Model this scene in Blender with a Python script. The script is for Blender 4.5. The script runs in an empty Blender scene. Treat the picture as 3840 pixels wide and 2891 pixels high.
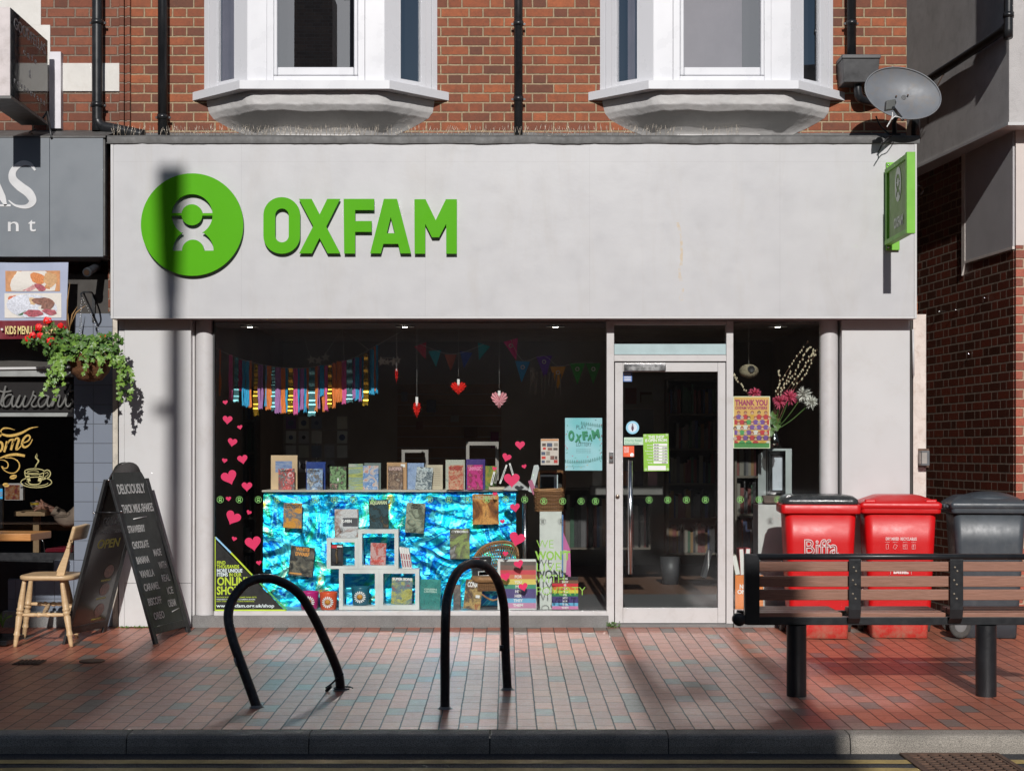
import bpy, math, random
from mathutils import Vector, Matrix, noise
random.seed(7)
R = math.radians
S = bpy.context.scene
COL = S.collection

# ------------------------------------------------------------ camera, sky, sun, exposure
F, CX, HY, CZ, CY = 5760.0, 1898.0, 1700.0, 1.35, -12.0   # photograph's focal length (px), vanishing point, eye height, distance
cam = bpy.data.objects.new('camera', bpy.data.cameras.new('camera')); COL.objects.link(cam)
cam.location = (0, CY, CZ); cam.rotation_euler = (R(90), 0, 0)
cam.data.sensor_width = 36; cam.data.lens = 36 * F / 3840
cam.data.shift_x = (1920 - CX) / 3840; cam.data.shift_y = (HY - 1445.5) / 3840
cam.data.clip_end = 2000; S.camera = cam

SUN_EL, SUN_DX = 27.5, 0.0
w = bpy.data.worlds.new('World'); S.world = w; w.use_nodes = True
nt = w.node_tree; bg = nt.nodes['Background']
sky = nt.nodes.new('ShaderNodeTexSky'); sky.sky_type = 'NISHITA'; sky.sun_disc = False
sky.sun_elevation = R(SUN_EL); sky.sun_rotation = math.pi
sky.air_density = 1.0; sky.dust_density = 0.6; sky.ozone_density = 1.6
nt.links.new(sky.outputs[0], bg.inputs[0]); bg.inputs[1].default_value = 0.046
sun = bpy.data.objects.new('sun', bpy.data.lights.new('sun', 'SUN')); COL.objects.link(sun)
sun.data.energy = 3.75; sun.data.angle = R(0.5); sun.data.color = (1.0, 0.968, 0.94)
sun.rotation_euler = Vector((SUN_DX, 1, -math.tan(R(SUN_EL)))).to_track_quat('-Z', 'Y').to_euler()
S.view_settings.view_transform = 'Standard'; S.view_settings.look = 'None'
S.view_settings.gamma = 1; S.view_settings.exposure = 0.0
cy = S.cycles
cy.use_denoising = True; cy.caustics_reflective = True; cy.caustics_refractive = False
cy.blur_glossy = 0.2; cy.max_bounces = 8; cy.diffuse_bounces = 4; cy.glossy_bounces = 4
cy.transparent_max_bounces = 12; cy.sample_clamp_indirect = 60; cy.sample_clamp_direct = 0

def px(p, y): return (p - CX) * (y - CY) / F
def pz(p, y): return CZ - (p - HY) * (y - CY) / F

# ------------------------------------------------------------ helpers: tags, meshes
def tag(o, label=None, cat=None, group=None, kind=None):
    if label: o['label'] = label
    if cat: o['category'] = cat
    if group: o['group'] = group
    if kind: o['kind'] = kind
    return o

def thing(name, label, cat, loc=(0, 0, 0), group=None):
    o = bpy.data.objects.new(name, None); COL.objects.link(o); o.location = loc; o.empty_display_size = .1
    return tag(o, label, cat, group)

def wloc(o):
    if not o.parent: return o.location.copy()
    return wloc(o.parent) + o.matrix_parent_inverse.translation + o.location

def link(name, me, mat, parent=None, bev=0, sub=0):
    o = bpy.data.objects.new(name, me); COL.objects.link(o)
    if mat: me.materials.clear(); me.materials.append(mat)
    if parent:
        o.parent = parent
        o.matrix_parent_inverse = Matrix.Translation(-wloc(parent))
    if bev:
        m = o.modifiers.new('bevel', 'BEVEL'); m.width = bev; m.segments = 2; m.limit_method = 'ANGLE'; m.angle_limit = R(40)
    if sub:
        m = o.modifiers.new('sub', 'SUBSURF'); m.levels = m.render_levels = sub
    return o

def copy_tree(o, parent=None):
    c = o.copy(); COL.objects.link(c); inv = o.matrix_parent_inverse.copy(); c.parent = parent; c.matrix_parent_inverse = inv
    for ch in list(o.children): copy_tree(ch, c)
    return c

class MB:
    def __init__(s): s.v, s.f, s.s = [], [], []
    def add(s, vs, fs, sm=False):
        n = len(s.v); s.v += [tuple(a) for a in vs]
        s.f += [tuple(i + n for i in f) for f in fs]; s.s += [sm] * len(fs); return s
    def hexa(s, a): return s.add(a, [(0, 3, 2, 1), (4, 5, 6, 7), (0, 1, 5, 4), (1, 2, 6, 5), (2, 3, 7, 6), (3, 0, 4, 7)])
    def box(s, x0, x1, y0, y1, z0, z1):
        return s.hexa([(x0, y0, z0), (x1, y0, z0), (x1, y1, z0), (x0, y1, z0), (x0, y0, z1), (x1, y0, z1), (x1, y1, z1), (x0, y1, z1)])
    def ob(s, o, u, v, w_, c=True):   # oriented box: origin, three edge vectors
        o, u, v, w_ = map(Vector, (o, u, v, w_))
        return s.hexa([o, o + u, o + u + v, o + v, o + w_, o + u + w_, o + u + v + w_, o + v + w_])
    def quad(s, a, b, c, d): return s.add([a, b, c, d], [(0, 1, 2, 3)])
    def prism(s, poly, y0, y1, sides=True):
        n = len(poly); vs = [(x, y0, z) for x, z in poly] + [(x, y1, z) for x, z in poly]
        a = sum(poly[i][0] * poly[(i + 1) % n][1] - poly[(i + 1) % n][0] * poly[i][1] for i in range(n))
        fs = [tuple(range(n)), tuple(range(2 * n - 1, n - 1, -1))] + [(i, i + n, (i + 1) % n + n, (i + 1) % n) for i in range(n)]
        if a < 0: fs = [f[::-1] for f in fs]
        return s.add(vs, fs)
    def tube(s, pts, r, n=10, caps=True, flat=None, closed=False):
        pts = [Vector(p) for p in pts]; m = len(pts)
        rr = r if isinstance(r, (list, tuple)) else [r] * m
        vs, fs = [], []; prev = None
        for i, p in enumerate(pts):
            t = (pts[min(i + 1, m - 1)] - pts[max(i - 1, 0)]) if not closed else (pts[(i + 1) % m] - pts[i - 1])
            t = t.normalized() if t.length > 1e-9 else Vector((0, 0, 1))
            if prev is None:
                u = t.cross(Vector((0, 1, 0)))
                if u.length < .1: u = t.cross(Vector((1, 0, 0)))
            else: u = prev - t * prev.dot(t)
            u.normalize(); prev = u; v = t.cross(u)
            for k in range(n):
                a = 2 * math.pi * k / n
                vs.append(p + u * (rr[i] * math.cos(a)) + v * (rr[i] * math.sin(a) * (flat or 1)))
        for i in range(m if closed else m - 1):
            for k in range(n):
                j = (i + 1) % m
                fs.append((i * n + k, i * n + (k + 1) % n, j * n + (k + 1) % n, j * n + k))
        s.add(vs, fs, True)
        if caps and not closed:
            b = len(s.v) - len(vs)
            s.f += [tuple(b + k for k in range(n))[::-1], tuple(b + (m - 1) * n + k for k in range(n))]; s.s += [False, False]
        return s
    def lathe(s, prof, c, n=24, axis='z'):
        vs, fs = [], []
        for r, h in prof:
            for k in range(n):
                a = 2 * math.pi * k / n; p = (r * math.cos(a), r * math.sin(a), h)
                if axis == 'y': p = (p[0], p[2], p[1])
                if axis == 'x': p = (p[2], p[0], p[1])
                vs.append((c[0] + p[0], c[1] + p[1], c[2] + p[2]))
        for i in range(len(prof) - 1):
            for k in range(n):
                f = (i * n + k, i * n + (k + 1) % n, (i + 1) * n + (k + 1) % n, (i + 1) * n + k)
                fs.append(f if axis != 'y' else f[::-1])
        return s.add(vs, fs, True)
    def ball(s, c, r, n=10, m=7, sc=(1, 1, 1)):
        prof = [(max(1e-4, math.sin(math.pi * i / m)) * r, -math.cos(math.pi * i / m) * r) for i in range(m + 1)]
        b = len(s.v); s.lathe(prof, (0, 0, 0), n)
        for i in range(b, len(s.v)): s.v[i] = tuple(c[k] + s.v[i][k] * sc[k] for k in range(3))
        return s
    def grid(s, fn, nu, nv, sm=True):
        vs = [fn(i / nu, j / nv) for j in range(nv + 1) for i in range(nu + 1)]
        return s.add(vs, [(j * (nu + 1) + i, j * (nu + 1) + i + 1, (j + 1) * (nu + 1) + i + 1, (j + 1) * (nu + 1) + i) for j in range(nv) for i in range(nu)], sm)
    def rot(s, c, ang, axis='Y', start=0):
        M = Matrix.Rotation(ang, 3, axis); c = Vector(c)
        for i in range(start, len(s.v)): s.v[i] = tuple(c + M @ (Vector(s.v[i]) - c))
        return s
    def obj(s, name, mat, parent=None, bev=0, sub=0):
        me = bpy.data.meshes.new(name); me.from_pydata(s.v, [], s.f)
        me.polygons.foreach_set('use_smooth', s.s); me.update()
        return link(name, me, mat, parent, bev, sub)

def struct(name, mb, mat):
    o = mb.obj(name, mat); o['kind'] = 'structure'; return o

def shape2d(name, splines, y0, th, mat, parent=None):
    cu = bpy.data.curves.new('c', 'CURVE'); cu.dimensions = '2D'; cu.fill_mode = 'BOTH'; cu.extrude = th / 2
    for pts in splines:
        sp = cu.splines.new('POLY'); sp.points.add(len(pts) - 1)
        for i, (x, z) in enumerate(pts): sp.points[i].co = (x, z, 0, 1)
        sp.use_cyclic_u = True
    ob = bpy.data.objects.new('c', cu); me = bpy.data.meshes.new_from_object(ob)
    bpy.data.objects.remove(ob); bpy.data.curves.remove(cu)
    me.transform(Matrix.Translation((0, y0, 0)) @ Matrix.Rotation(R(90), 4, 'X'))
    return link(name, me, mat, parent)

def text(name, s, x, y, z, h, mat, parent=None, w_=None, al='L', bold=0, th=.001, rot=0, shear=0, yaw=0, ls=1.0, outline=False):
    """letters standing upright facing the street; h = capital height; w_ = width to fit"""
    cu = bpy.data.curves.new('t', 'FONT'); cu.body = s; cu.size = 1; cu.extrude = 0 if outline else .5; cu.offset = bold; cu.shear = shear
    cu.space_line = ls
    cu.align_x = {'L': 'LEFT', 'C': 'CENTER', 'R': 'RIGHT'}[al]; cu.resolution_u = 3
    if outline: cu.fill_mode = 'NONE'; cu.bevel_depth = .028; cu.bevel_resolution = 0
    ob = bpy.data.objects.new('t', cu); me = bpy.data.meshes.new_from_object(ob)
    bpy.data.objects.remove(ob); bpy.data.curves.remove(cu)
    if not me.vertices: return None
    k = h / .729
    xs = [v.co.x for v in me.vertices]; wd = max(xs) - min(xs)
    sx = k if not w_ else w_ / wd
    M = Matrix.Translation((x, y, z)) @ Matrix.Rotation(yaw, 4, 'Z') @ Matrix.Rotation(rot, 4, 'Y') @ Matrix.Rotation(R(90), 4, 'X') @ Matrix.Diagonal((sx, k, th if not outline else k, 1))
    me.transform(M)
    return link(name, me, mat, parent)

def smooth(pts, n=8, closed=False):
    out = []; m = len(pts)
    P = [Vector(p) for p in pts]
    for i in range(m if closed else m - 1):
        a, b, c, d = (P[(i - 1) % m], P[i], P[(i + 1) % m], P[(i + 2) % m]) if closed else (P[max(i - 1, 0)], P[i], P[i + 1], P[min(i + 2, m - 1)])
        for k in range(n):
            t = k / n
            out.append(.5 * ((2 * b) + (c - a) * t + (2 * a - 5 * b + 4 * c - d) * t * t + (3 * b - a - 3 * c + d) * t ** 3))
    if not closed: out.append(P[-1])
    return out

# ------------------------------------------------------------ helpers: materials
def srgb(r, g, b):
    f = lambda c: (c / 255 / 12.92) if c / 255 <= .04045 else ((c / 255 + .055) / 1.055) ** 2.4
    return (f(r), f(g), f(b), 1)

class NM:
    """small node-graph writer"""
    def __init__(s, name):
        s.m = bpy.data.materials.new(name); s.m.use_nodes = True; s.t = s.m.node_tree
        s.b = s.t.nodes['Principled BSDF']; s.out = s.t.nodes['Material Output']; s._c = None
    def n(s, typ, **kw):
        nd = s.t.nodes.new('ShaderNode' + typ)
        for k, v in kw.items():
            if k.startswith('i_'): nd.inputs[k[2:].replace('_', ' ')].default_value = v
            else: setattr(nd, k, v)
        return nd
    def l(s, a, b): s.t.links.new(a, b)
    @property
    def co(s):
        if s._c is None: s._c = s.n('TexCoord').outputs['Object']
        return s._c
    def val(s, sock, v):
        if hasattr(v, 'links') or hasattr(v, 'is_linked'): s.l(v, sock)
        else: sock.default_value = v
    def math(s, op, a, b=None, c=None, clamp=False):
        nd = s.n('Math', operation=op, use_clamp=clamp); s.val(nd.inputs[0], a)
        if b is not None: s.val(nd.inputs[1], b)
        if c is not None: s.val(nd.inputs[2], c)
        return nd.outputs[0]
    def mix(s, f, a, b, mode='MIX'):
        nd = s.n('Mix', data_type='RGBA', blend_type=mode); s.val(nd.inputs[0], f); s.val(nd.inputs[6], a); s.val(nd.inputs[7], b)
        return nd.outputs[2]
    def ramp(s, fac, stops, interp='LINEAR'):
        nd = s.n('ValToRGB'); s.l(fac, nd.inputs[0]); cr = nd.color_ramp; cr.interpolation = interp
        while len(cr.elements) > 1: cr.elements.remove(cr.elements[0])
        cr.elements[0].position = stops[0][0]; cr.elements[0].color = stops[0][1] if not isinstance(stops[0][1], (int, float)) else (stops[0][1],) * 3 + (1,)
        for p, c in stops[1:]:
            e = cr.elements.new(p); e.color = c if not isinstance(c, (int, float)) else (c,) * 3 + (1,)
        return nd.outputs[0]
    def noise(s, scale, detail=4, rough=.55, vec=None, dist=0, dim='3D', out=0):
        nd = s.n('TexNoise', noise_dimensions=dim); nd.inputs['Scale'].default_value = scale; nd.inputs['Detail'].default_value = detail
        nd.inputs['Roughness'].default_value = rough; nd.inputs['Distortion'].default_value = dist
        s.l(vec if vec is not None else s.co, nd.inputs['Vector']); return nd.outputs[out]
    def map(s, sc=(1, 1, 1), loc=(0, 0, 0), rot=(0, 0, 0), vec=None):
        nd = s.n('Mapping'); nd.inputs['Scale'].default_value = sc; nd.inputs['Location'].default_value = loc; nd.inputs['Rotation'].default_value = rot
        s.l(vec if vec is not None else s.co, nd.inputs['Vector']); return nd.outputs[0]
    def bump(s, h, dist=.002, strength=1.0):
        nd = s.n('Bump'); nd.inputs['Distance'].default_value = dist; nd.inputs['Strength'].default_value = strength
        s.l(h, nd.inputs['Height']); s.l(nd.outputs[0], s.b.inputs['Normal']); return nd
    def set(s, **kw):
        names = dict(col='Base Color', rough='Roughness', metal='Metallic', spec='Specular IOR Level', coat='Coat Weight', ecol='Emission Color', estr='Emission Strength', sss='Subsurface Weight', sheen='Sheen Weight', ior='IOR', croughness='Coat Roughness')
        for k, v in kw.items(): s.val(s.b.inputs[names[k]], v)
        return s

_mats = {}
def mat(name, col, rough=.5, metal=0, var=.12, scale=6, bump=0, bscale=60, coat=0, spec=.5, dirt=0, dirtcol=(.06, .05, .04, 1)):
    """general painted / plain surface with slow tone variation, roughness variation and optional dirt and bump"""
    if name in _mats: return _mats[name]
    k = NM(name); n1 = k.noise(scale, 5)
    hi = tuple(min(1, c * (1 + var)) for c in col[:3]) + (1,); lo = tuple(c * (1 - var) for c in col[:3]) + (1,)
    c = k.ramp(n1, [(.3, lo), (.7, hi)])
    if dirt:
        d = k.ramp(k.noise(scale * 2.3, 8, .7, dist=.4), [(.5, 0.0), (.72, 1.0)])
        c = k.mix(k.math('MULTIPLY', d, dirt), c, dirtcol)
    r = k.ramp(k.noise(scale * 3, 4), [(.3, max(0, rough - .07)), (.7, min(1, rough + .07))])
    k.set(col=c, rough=r, metal=metal, coat=coat, spec=spec)
    if bump: k.bump(k.noise(bscale, 5, .6), bump)
    _mats[name] = k.m; return k.m

def emit(name, col, st):
    k = NM(name); k.set(col=col, ecol=col, estr=st, rough=.5); return k.m

def glass(name, f0=.1, tint=(1, 1, 1, 1), wob=0.0, rough=.10):
    k = NM(name); lw = k.n('LayerWeight'); lw.inputs[0].default_value = .5
    f = k.math('POWER', lw.outputs['Facing'], 5.0); f = k.math('MULTIPLY_ADD', f, 1 - f0, f0)
    tr = k.n('BsdfTransparent'); tr.inputs[0].default_value = tint
    gl = k.n('BsdfGlossy'); gl.inputs['Roughness'].default_value = rough
    if wob:
        b = k.n('Bump'); b.inputs['Distance'].default_value = wob; k.l(k.noise(.9, 1, .4), b.inputs['Height']); k.l(b.outputs[0], gl.inputs['Normal'])
    mx = k.n('MixShader'); k.l(f, mx.inputs[0]); k.l(tr.outputs[0], mx.inputs[1]); k.l(gl.outputs[0], mx.inputs[2])
    k.l(mx.outputs[0], k.out.inputs[0]); return k.m

def brick_mat(name, stops, mortar, ax='x', bw=.215, hw=.1025, ch=.075, jt=.009, bond='flemish', z0=0, glaze=.75, u0=0, stain=.5):
    """brickwork: per-brick colour, uneven joints, speckle and bump; course height ch"""
    k = NM(name); sp = k.n('SeparateXYZ')
    wob = k.n('MixRGB', blend_type='LINEAR_LIGHT'); wob.inputs[0].default_value = .0035
    k.l(k.co, wob.inputs[1]); k.l(k.noise(16, 3, .6, out=1), wob.inputs[2]); k.l(wob.outputs[0], sp.inputs[0])
    u = k.math('ADD', sp.outputs['X' if ax == 'x' else 'Y'], 50 + u0); z = k.math('ADD', sp.outputs['Z'], 10 - z0)
    row = k.math('FLOOR', k.math('DIVIDE', z, ch)); vz = k.math('MULTIPLY', k.math('FRACT', k.math('DIVIDE', z, ch)), ch)
    par = k.math('MODULO', row, 2.0)
    if bond == 'flemish': P = bw + hw + 2 * jt; off = P / 2
    else: P = bw + jt; off = P / 2
    uu = k.math('DIVIDE', k.math('ADD', u, k.math('MULTIPLY', par, off)), P)
    cell = k.math('FLOOR', uu); fr = k.math('MULTIPLY', k.math('FRACT', uu), P)
    if bond == 'flemish':
        ish = k.math('GREATER_THAN', fr, bw + jt)
        loc = k.math('SUBTRACT', fr, k.math('MULTIPLY', ish, bw + jt)); ln = k.math('SUBTRACT', bw, k.math('MULTIPLY', ish, bw - hw))
    else: ish = 0.0; loc = fr; ln = bw
    dx = k.math('MINIMUM', loc, k.math('SUBTRACT', ln, loc)); dz = k.math('MINIMUM', vz, k.math('SUBTRACT', ch - jt, vz))
    d = k.math('MINIMUM', dx, dz)                      # distance inside the brick; negative = mortar
    edge = k.n('MapRange'); edge.inputs[1].default_value = 0.0; edge.inputs[2].default_value = .0035; k.l(d, edge.inputs[0])
    idv = k.n('CombineXYZ'); k.l(k.math('ADD', k.math('MULTIPLY', cell, 2.0), ish), idv.inputs[0]); k.l(row, idv.inputs[1])
    wn = k.n('TexWhiteNoise', noise_dimensions='2D'); k.l(idv.outputs[0], wn.inputs['Vector'])
    c = k.ramp(wn.outputs[0], stops)
    sm = k.noise(7, 9, .78, dist=.6); c = k.mix(k.ramp(sm, [(.38, 0.0), (.66, stain)]), c, k.mix(.62, c, (.045, .026, .02, 1)))
    c = k.mix(k.ramp(k.noise(24, 8, .78, dist=.5), [(.46, 0.0), (.70, .55)]), c, k.mix(.6, c, (.03, .02, .018, 1)))
    c = k.mix(k.math('MULTIPLY', k.noise(160, 4), .3), c, k.mix(.4, c, (.55, .24, .12, 1)))
    mo = k.ramp(k.noise(40, 5), [(.3, tuple(x * .65 for x in mortar[:3]) + (1,)), (.7, mortar)])
    c = k.mix(edge.outputs[0], mo, c)
    k.set(col=c, rough=glaze, spec=.35)
    h = k.math('ADD', k.math('MULTIPLY', edge.outputs[0], 1.0), k.math('MULTIPLY', k.noise(70, 6, .65), .45))
    k.bump(h, .006)
    return k.m
# ------------------------------------------------------------ materials
M_white = mat('white_paint', (.555, .55, .545, 1), .42, var=.03, scale=2, dirt=.25, dirtcol=(.45, .42, .38, 1))
M_upvc = mat('white_upvc', (.66, .665, .69, 1), .3, var=.015, scale=2)
M_frame = mat('frame_paint', (.535, .52, .51, 1), .4, var=.04, scale=4, dirt=.3, dirtcol=(.32, .28, .24, 1))
M_black = mat('black_metal', (.012, .013, .015, 1), .38, var=.3, scale=9, bump=.0006, bscale=120)
M_pipe = mat('black_pipe', (.014, .015, .017, 1), .33, var=.3, scale=5, dirt=.25, dirtcol=(.06, .055, .05, 1))
M_lead = mat('lead_flashing', (.10, .098, .095, 1), .6, var=.25, scale=8, dirt=.5, dirtcol=(.05, .045, .035, 1), bump=.003, bscale=12)
M_steel = mat('steel', (.6, .6, .6, 1), .22, metal=1, var=.05)
M_green = mat('sign_green', (.085, .385, .0, 1), .45, var=.03, scale=3, spec=.12)
M_green_in = mat('sign_green_edge', (.04, .21, .0, 1), .5)
M_vgreen = mat('vinyl_green', (.20, .50, .12, 1), .5)
M_wgreen = mat('letter_green', (.22, .46, .05, 1), .5)
M_pink = mat('heart_pink', (.60, .006, .085, 1), .55, var=.03)
M_paper = mat('white_paper', (.78, .78, .76, 1), .7, var=.03)
M_ink = mat('black_ink', (.012, .012, .014, 1), .6)
M_dark = mat('dark_interior', (.055, .05, .045, 1), .85, var=.2)
M_darkwall = mat('interior_wall', (.34, .31, .28, 1), .9, var=.15, scale=1.5)
M_shelf = mat('interior_shelf', (.09, .075, .06, 1), .7)
M_glass = glass('shop_glass', .12, (.97, .99, .975, 1), .0006)
M_doorglass = glass('door_glass', .14, (.92, .95, .93, 1), .0006)
M_sideglass = glass('side_glass', .12, (.95, .98, .96, 1), .0006)
M_bayglass = glass('bay_glass', .5, (.80, .82, .84, 1), .00015, rough=.0)
M_cglass = glass('cafe_glass', .10, (.6, .6, .6, 1), rough=.02)
M_wlet = mat('white_letter', (.62, .62, .62, 1), .5)
M_cafe = mat('cafe_grey', (.175, .195, .215, 1), .38, var=.04, scale=2)
M_riser = None

def fascia_mat():
    k = NM('fascia_board'); sp = k.n('SeparateXYZ'); k.l(k.co, sp.inputs[0])
    c = k.ramp(k.noise(1.6, 7, .6, vec=k.map((1, 1, 2.2))), [(.3, (.485, .483, .49, 1)), (.7, (.525, .523, .527, 1))])
    st = k.ramp(k.noise(3.2, 9, .75, vec=k.map((1, 1, .22)), dist=.6), [(.50, 0.0), (.74, .45)])   # faint runs of old rain
    c = k.mix(st, c, (.43, .405, .37, 1))
    ru = k.ramp(k.noise(26, 8, .75), [(.66, 0.0), (.72, .6)])
    c = k.mix(ru, c, (.58, .58, .58, 1))
    # sheet joints: two verticals and one long horizontal under the top edge
    j = None
    for x0 in (-2.03, -.62, .64, 2.1):
        d = k.math('ABSOLUTE', k.math('SUBTRACT', sp.outputs['X'], x0)); g = k.math('LESS_THAN', d, .0022); j = g if j is None else k.math('MAXIMUM', j, g)
    g = k.math('LESS_THAN', k.math('ABSOLUTE', k.math('SUBTRACT', sp.outputs['Z'], 3.585)), .0018); j = k.math('MAXIMUM', j, g)
    c = k.mix(k.math('MULTIPLY', j, .22), c, (.28, .27, .27, 1))
    # a thin rusty run low on the right of the board
    wx = k.math('ADD', sp.outputs['X'], k.math('MULTIPLY', k.math('SUBTRACT', k.noise(3.5, 3), .5), .16))
    d = k.math('ABSOLUTE', k.math('SUBTRACT', wx, k.math('MULTIPLY_ADD', sp.outputs['Z'], -.06, 1.496)))
    z1 = k.math('MULTIPLY', k.math('GREATER_THAN', sp.outputs['Z'], 2.52), k.math('LESS_THAN', sp.outputs['Z'], 3.12))
    g = k.math('MULTIPLY', k.math('MULTIPLY', k.math('LESS_THAN', d, .012), z1), k.ramp(k.noise(20, 5), [(.4, 0.0), (.6, .55)]))
    c = k.mix(g, c, (.55, .38, .16, 1))
    k.set(col=c, rough=k.ramp(k.noise(5, 5), [(.3, .28), (.7, .45)]), spec=.5)
    k.bump(k.math('ADD', k.noise(2.2, 6, .6), k.math('MULTIPLY', k.noise(60, 4), .08)), .0022)
    return k.m
M_fascia = fascia_mat()

ST_RED = [(0, (.12, .045, .03, 1)), (.15, (.19, .055, .03, 1)), (.45, (.26, .070, .031, 1)), (.8, (.32, .086, .034, 1)), (1, (.42, .115, .042, 1))]
M_brick = brick_mat('old_red_brick', ST_RED, (.43, .32, .20, 1), z0=.03, stain=.8)
ST_MOD = [(0, (.11, .035, .022, 1)), (.4, (.20, .055, .03, 1)), (1, (.27, .085, .045, 1))]
M_brick_l = brick_mat('cafe_brick', ST_MOD, (.27, .2, .15, 1), z0=.03, u0=.1)
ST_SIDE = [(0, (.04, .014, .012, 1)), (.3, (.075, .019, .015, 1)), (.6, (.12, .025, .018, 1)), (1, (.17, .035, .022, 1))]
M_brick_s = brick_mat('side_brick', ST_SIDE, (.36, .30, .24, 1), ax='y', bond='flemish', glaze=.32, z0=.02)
M_brick_r = brick_mat('corner_brick', [(0, (.22, .05, .03, 1)), (1, (.42, .1, .06, 1))], (.5, .36, .25, 1), bw=.225, glaze=.5, z0=.02, bond='s', stain=.25)

def paver_mat():
    k = NM('clay_pavers'); sp = k.n('SeparateXYZ')
    wob = k.n('MixRGB', blend_type='LINEAR_LIGHT'); wob.inputs[0].default_value = .004
    k.l(k.co, wob.inputs[1]); k.l(k.noise(7, 2, .5, out=1), wob.inputs[2]); k.l(wob.outputs[0], sp.inputs[0])
    W, L = .103, .205
    x = k.math('DIVIDE', k.math('ADD', sp.outputs['X'], 50.0), W); col = k.math('FLOOR', x); fx = k.math('MULTIPLY', k.math('FRACT', x), W)
    shift = k.n('TexWhiteNoise', noise_dimensions='1D'); k.l(col, shift.inputs['W'])
    off = k.math('ADD', k.math('MULTIPLY', k.math('MODULO', col, 2.0), .5), k.math('MULTIPLY', shift.outputs[0], .16))
    y = k.math('ADD', k.math('DIVIDE', k.math('ADD', sp.outputs['Y'], 50.0), L), off); row = k.math('FLOOR', y); fy = k.math('MULTIPLY', k.math('FRACT', y), L)
    dx = k.math('MINIMUM', fx, k.math('SUBTRACT', W, fx)); dy = k.math('MINIMUM', fy, k.math('SUBTRACT', L, fy))
    jx = k.n('MapRange'); jx.inputs[1].default_value = .002; jx.inputs[2].default_value = .0052; k.l(dx, jx.inputs[0])
    jy = k.n('MapRange'); jy.inputs[1].default_value = .0012; jy.inputs[2].default_value = .0052; k.l(dy, jy.inputs[0])
    e = k.math('MINIMUM', jx.outputs[0], jy.outputs[0])
    idv = k.n('CombineXYZ'); k.l(col, idv.inputs[0]); k.l(row, idv.inputs[1])
    wn = k.n('TexWhiteNoise', noise_dimensions='2D'); k.l(idv.outputs[0], wn.inputs['Vector'])
    c = k.ramp(wn.outputs[0], [(0, (.115, .105, .095, 1)), (.10, (.15, .13, .115, 1)), (.155, (.17, .15, .125, 1)), (.16, (.33, .080, .038, 1)), (.55, (.41, .098, .045, 1)), (1, (.47, .13, .062, 1))])
    c = k.mix(k.ramp(k.noise(2.0, 8, .7), [(.42, 0.0), (.72, .32)]), c, (.22, .14, .10, 1))
    c = k.mix(k.ramp(k.noise(150, 5, .7), [(.35, 0.0), (.75, .38)]), c, (.40, .27, .21, 1))
    c = k.mix(k.ramp(k.noise(26, 6, .8, vec=k.map((1, 5, 1))), [(.60, 0.0), (.72, .5)]), c, (.08, .05, .04, 1))
    gv = k.n('TexVoronoi'); gv.inputs['Scale'].default_value = 3.4; k.l(k.co, gv.inputs['Vector'])
    gum = k.math('MULTIPLY', k.math('LESS_THAN', gv.outputs['Distance'], .045), .7); c = k.mix(gum, c, (.30, .27, .24, 1))
    gv2 = k.n('TexVoronoi'); gv2.inputs['Scale'].default_value = 5.1; k.l(k.map(loc=(3, 7, 0)), gv2.inputs['Vector']); c = k.mix(k.math('MULTIPLY', k.math('LESS_THAN', gv2.outputs['Distance'], .05), .7), c, (.05, .04, .035, 1))
    c = k.mix(e, (.022, .014, .011, 1), c)
    k.set(col=c, rough=k.ramp(k.noise(30, 6, .7), [(.3, .38), (.7, .58)]), spec=.5)
    h = k.math('ADD', e, k.math('ADD', k.math('MULTIPLY', k.noise(90, 6, .7, vec=k.map((1, 2.4, 1))), .5), k.math('MULTIPLY', wn.outputs[0], .25)))
    k.bump(h, .0022)
    k.set(coat=k.math('MULTIPLY', e, k.ramp(k.noise(110, 5, .75), [(.34, .15), (.56, .55)]))); k.b.inputs['Coat Roughness'].default_value = .40; k.b.inputs['Coat IOR'].default_value = 1.5
    return k.m
M_paver = paver_mat()

def granite(name, c0, c1, sc=210, warm=None):
    k = NM(name); n1 = k.noise(sc, 4, .8)
    c = k.ramp(n1, [(.36, c0), (.47, tuple((a + b) / 2 for a, b in zip(c0, c1))), (.6, c1)])
    c = k.mix(k.ramp(k.noise(3, 7, .65), [(.4, 0.0), (.75, .5)]), c, tuple(x * .45 for x in c0[:3]) + (1,))
    k.set(col=c, rough=.75); k.bump(n1, .003); return k.m
M_kerb = granite('granite_kerb', (.09, .08, .07, 1), (.44, .40, .34, 1))
M_stone = granite('riser_stone', (.13, .125, .12, 1), (.26, .255, .245, 1), 260)
M_conc = granite('step_concrete', (.20, .20, .195, 1), (.30, .30, .29, 1), 90)

def asphalt():
    k = NM('asphalt'); v = k.n('TexVoronoi'); v.inputs['Scale'].default_value = 95; k.l(k.co, v.inputs['Vector'])
    c = k.ramp(k.noise(70, 5, .8), [(.35, (.02, .02, .023, 1)), (.65, (.085, .085, .088, 1))])
    c = k.mix(k.ramp(k.noise(1.2, 6), [(.4, 0.0), (.8, .5)]), c, (.03, .03, .03, 1))
    k.set(col=c, rough=.8); k.bump(v.outputs['Distance'], .012); return k.m
def line_mat():
    k = NM('yellow_line'); c = k.ramp(k.noise(9, 8, .75), [(.3, (.30, .21, .075, 1)), (.6, (.46, .34, .12, 1))])
    c = k.mix(k.ramp(k.noise(55, 7, .85), [(.55, 0.0), (.68, .85)]), c, (.07, .065, .06, 1))
    k.set(col=c, rough=.75); k.bump(k.noise(80, 4), .004); return k.m

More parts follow.
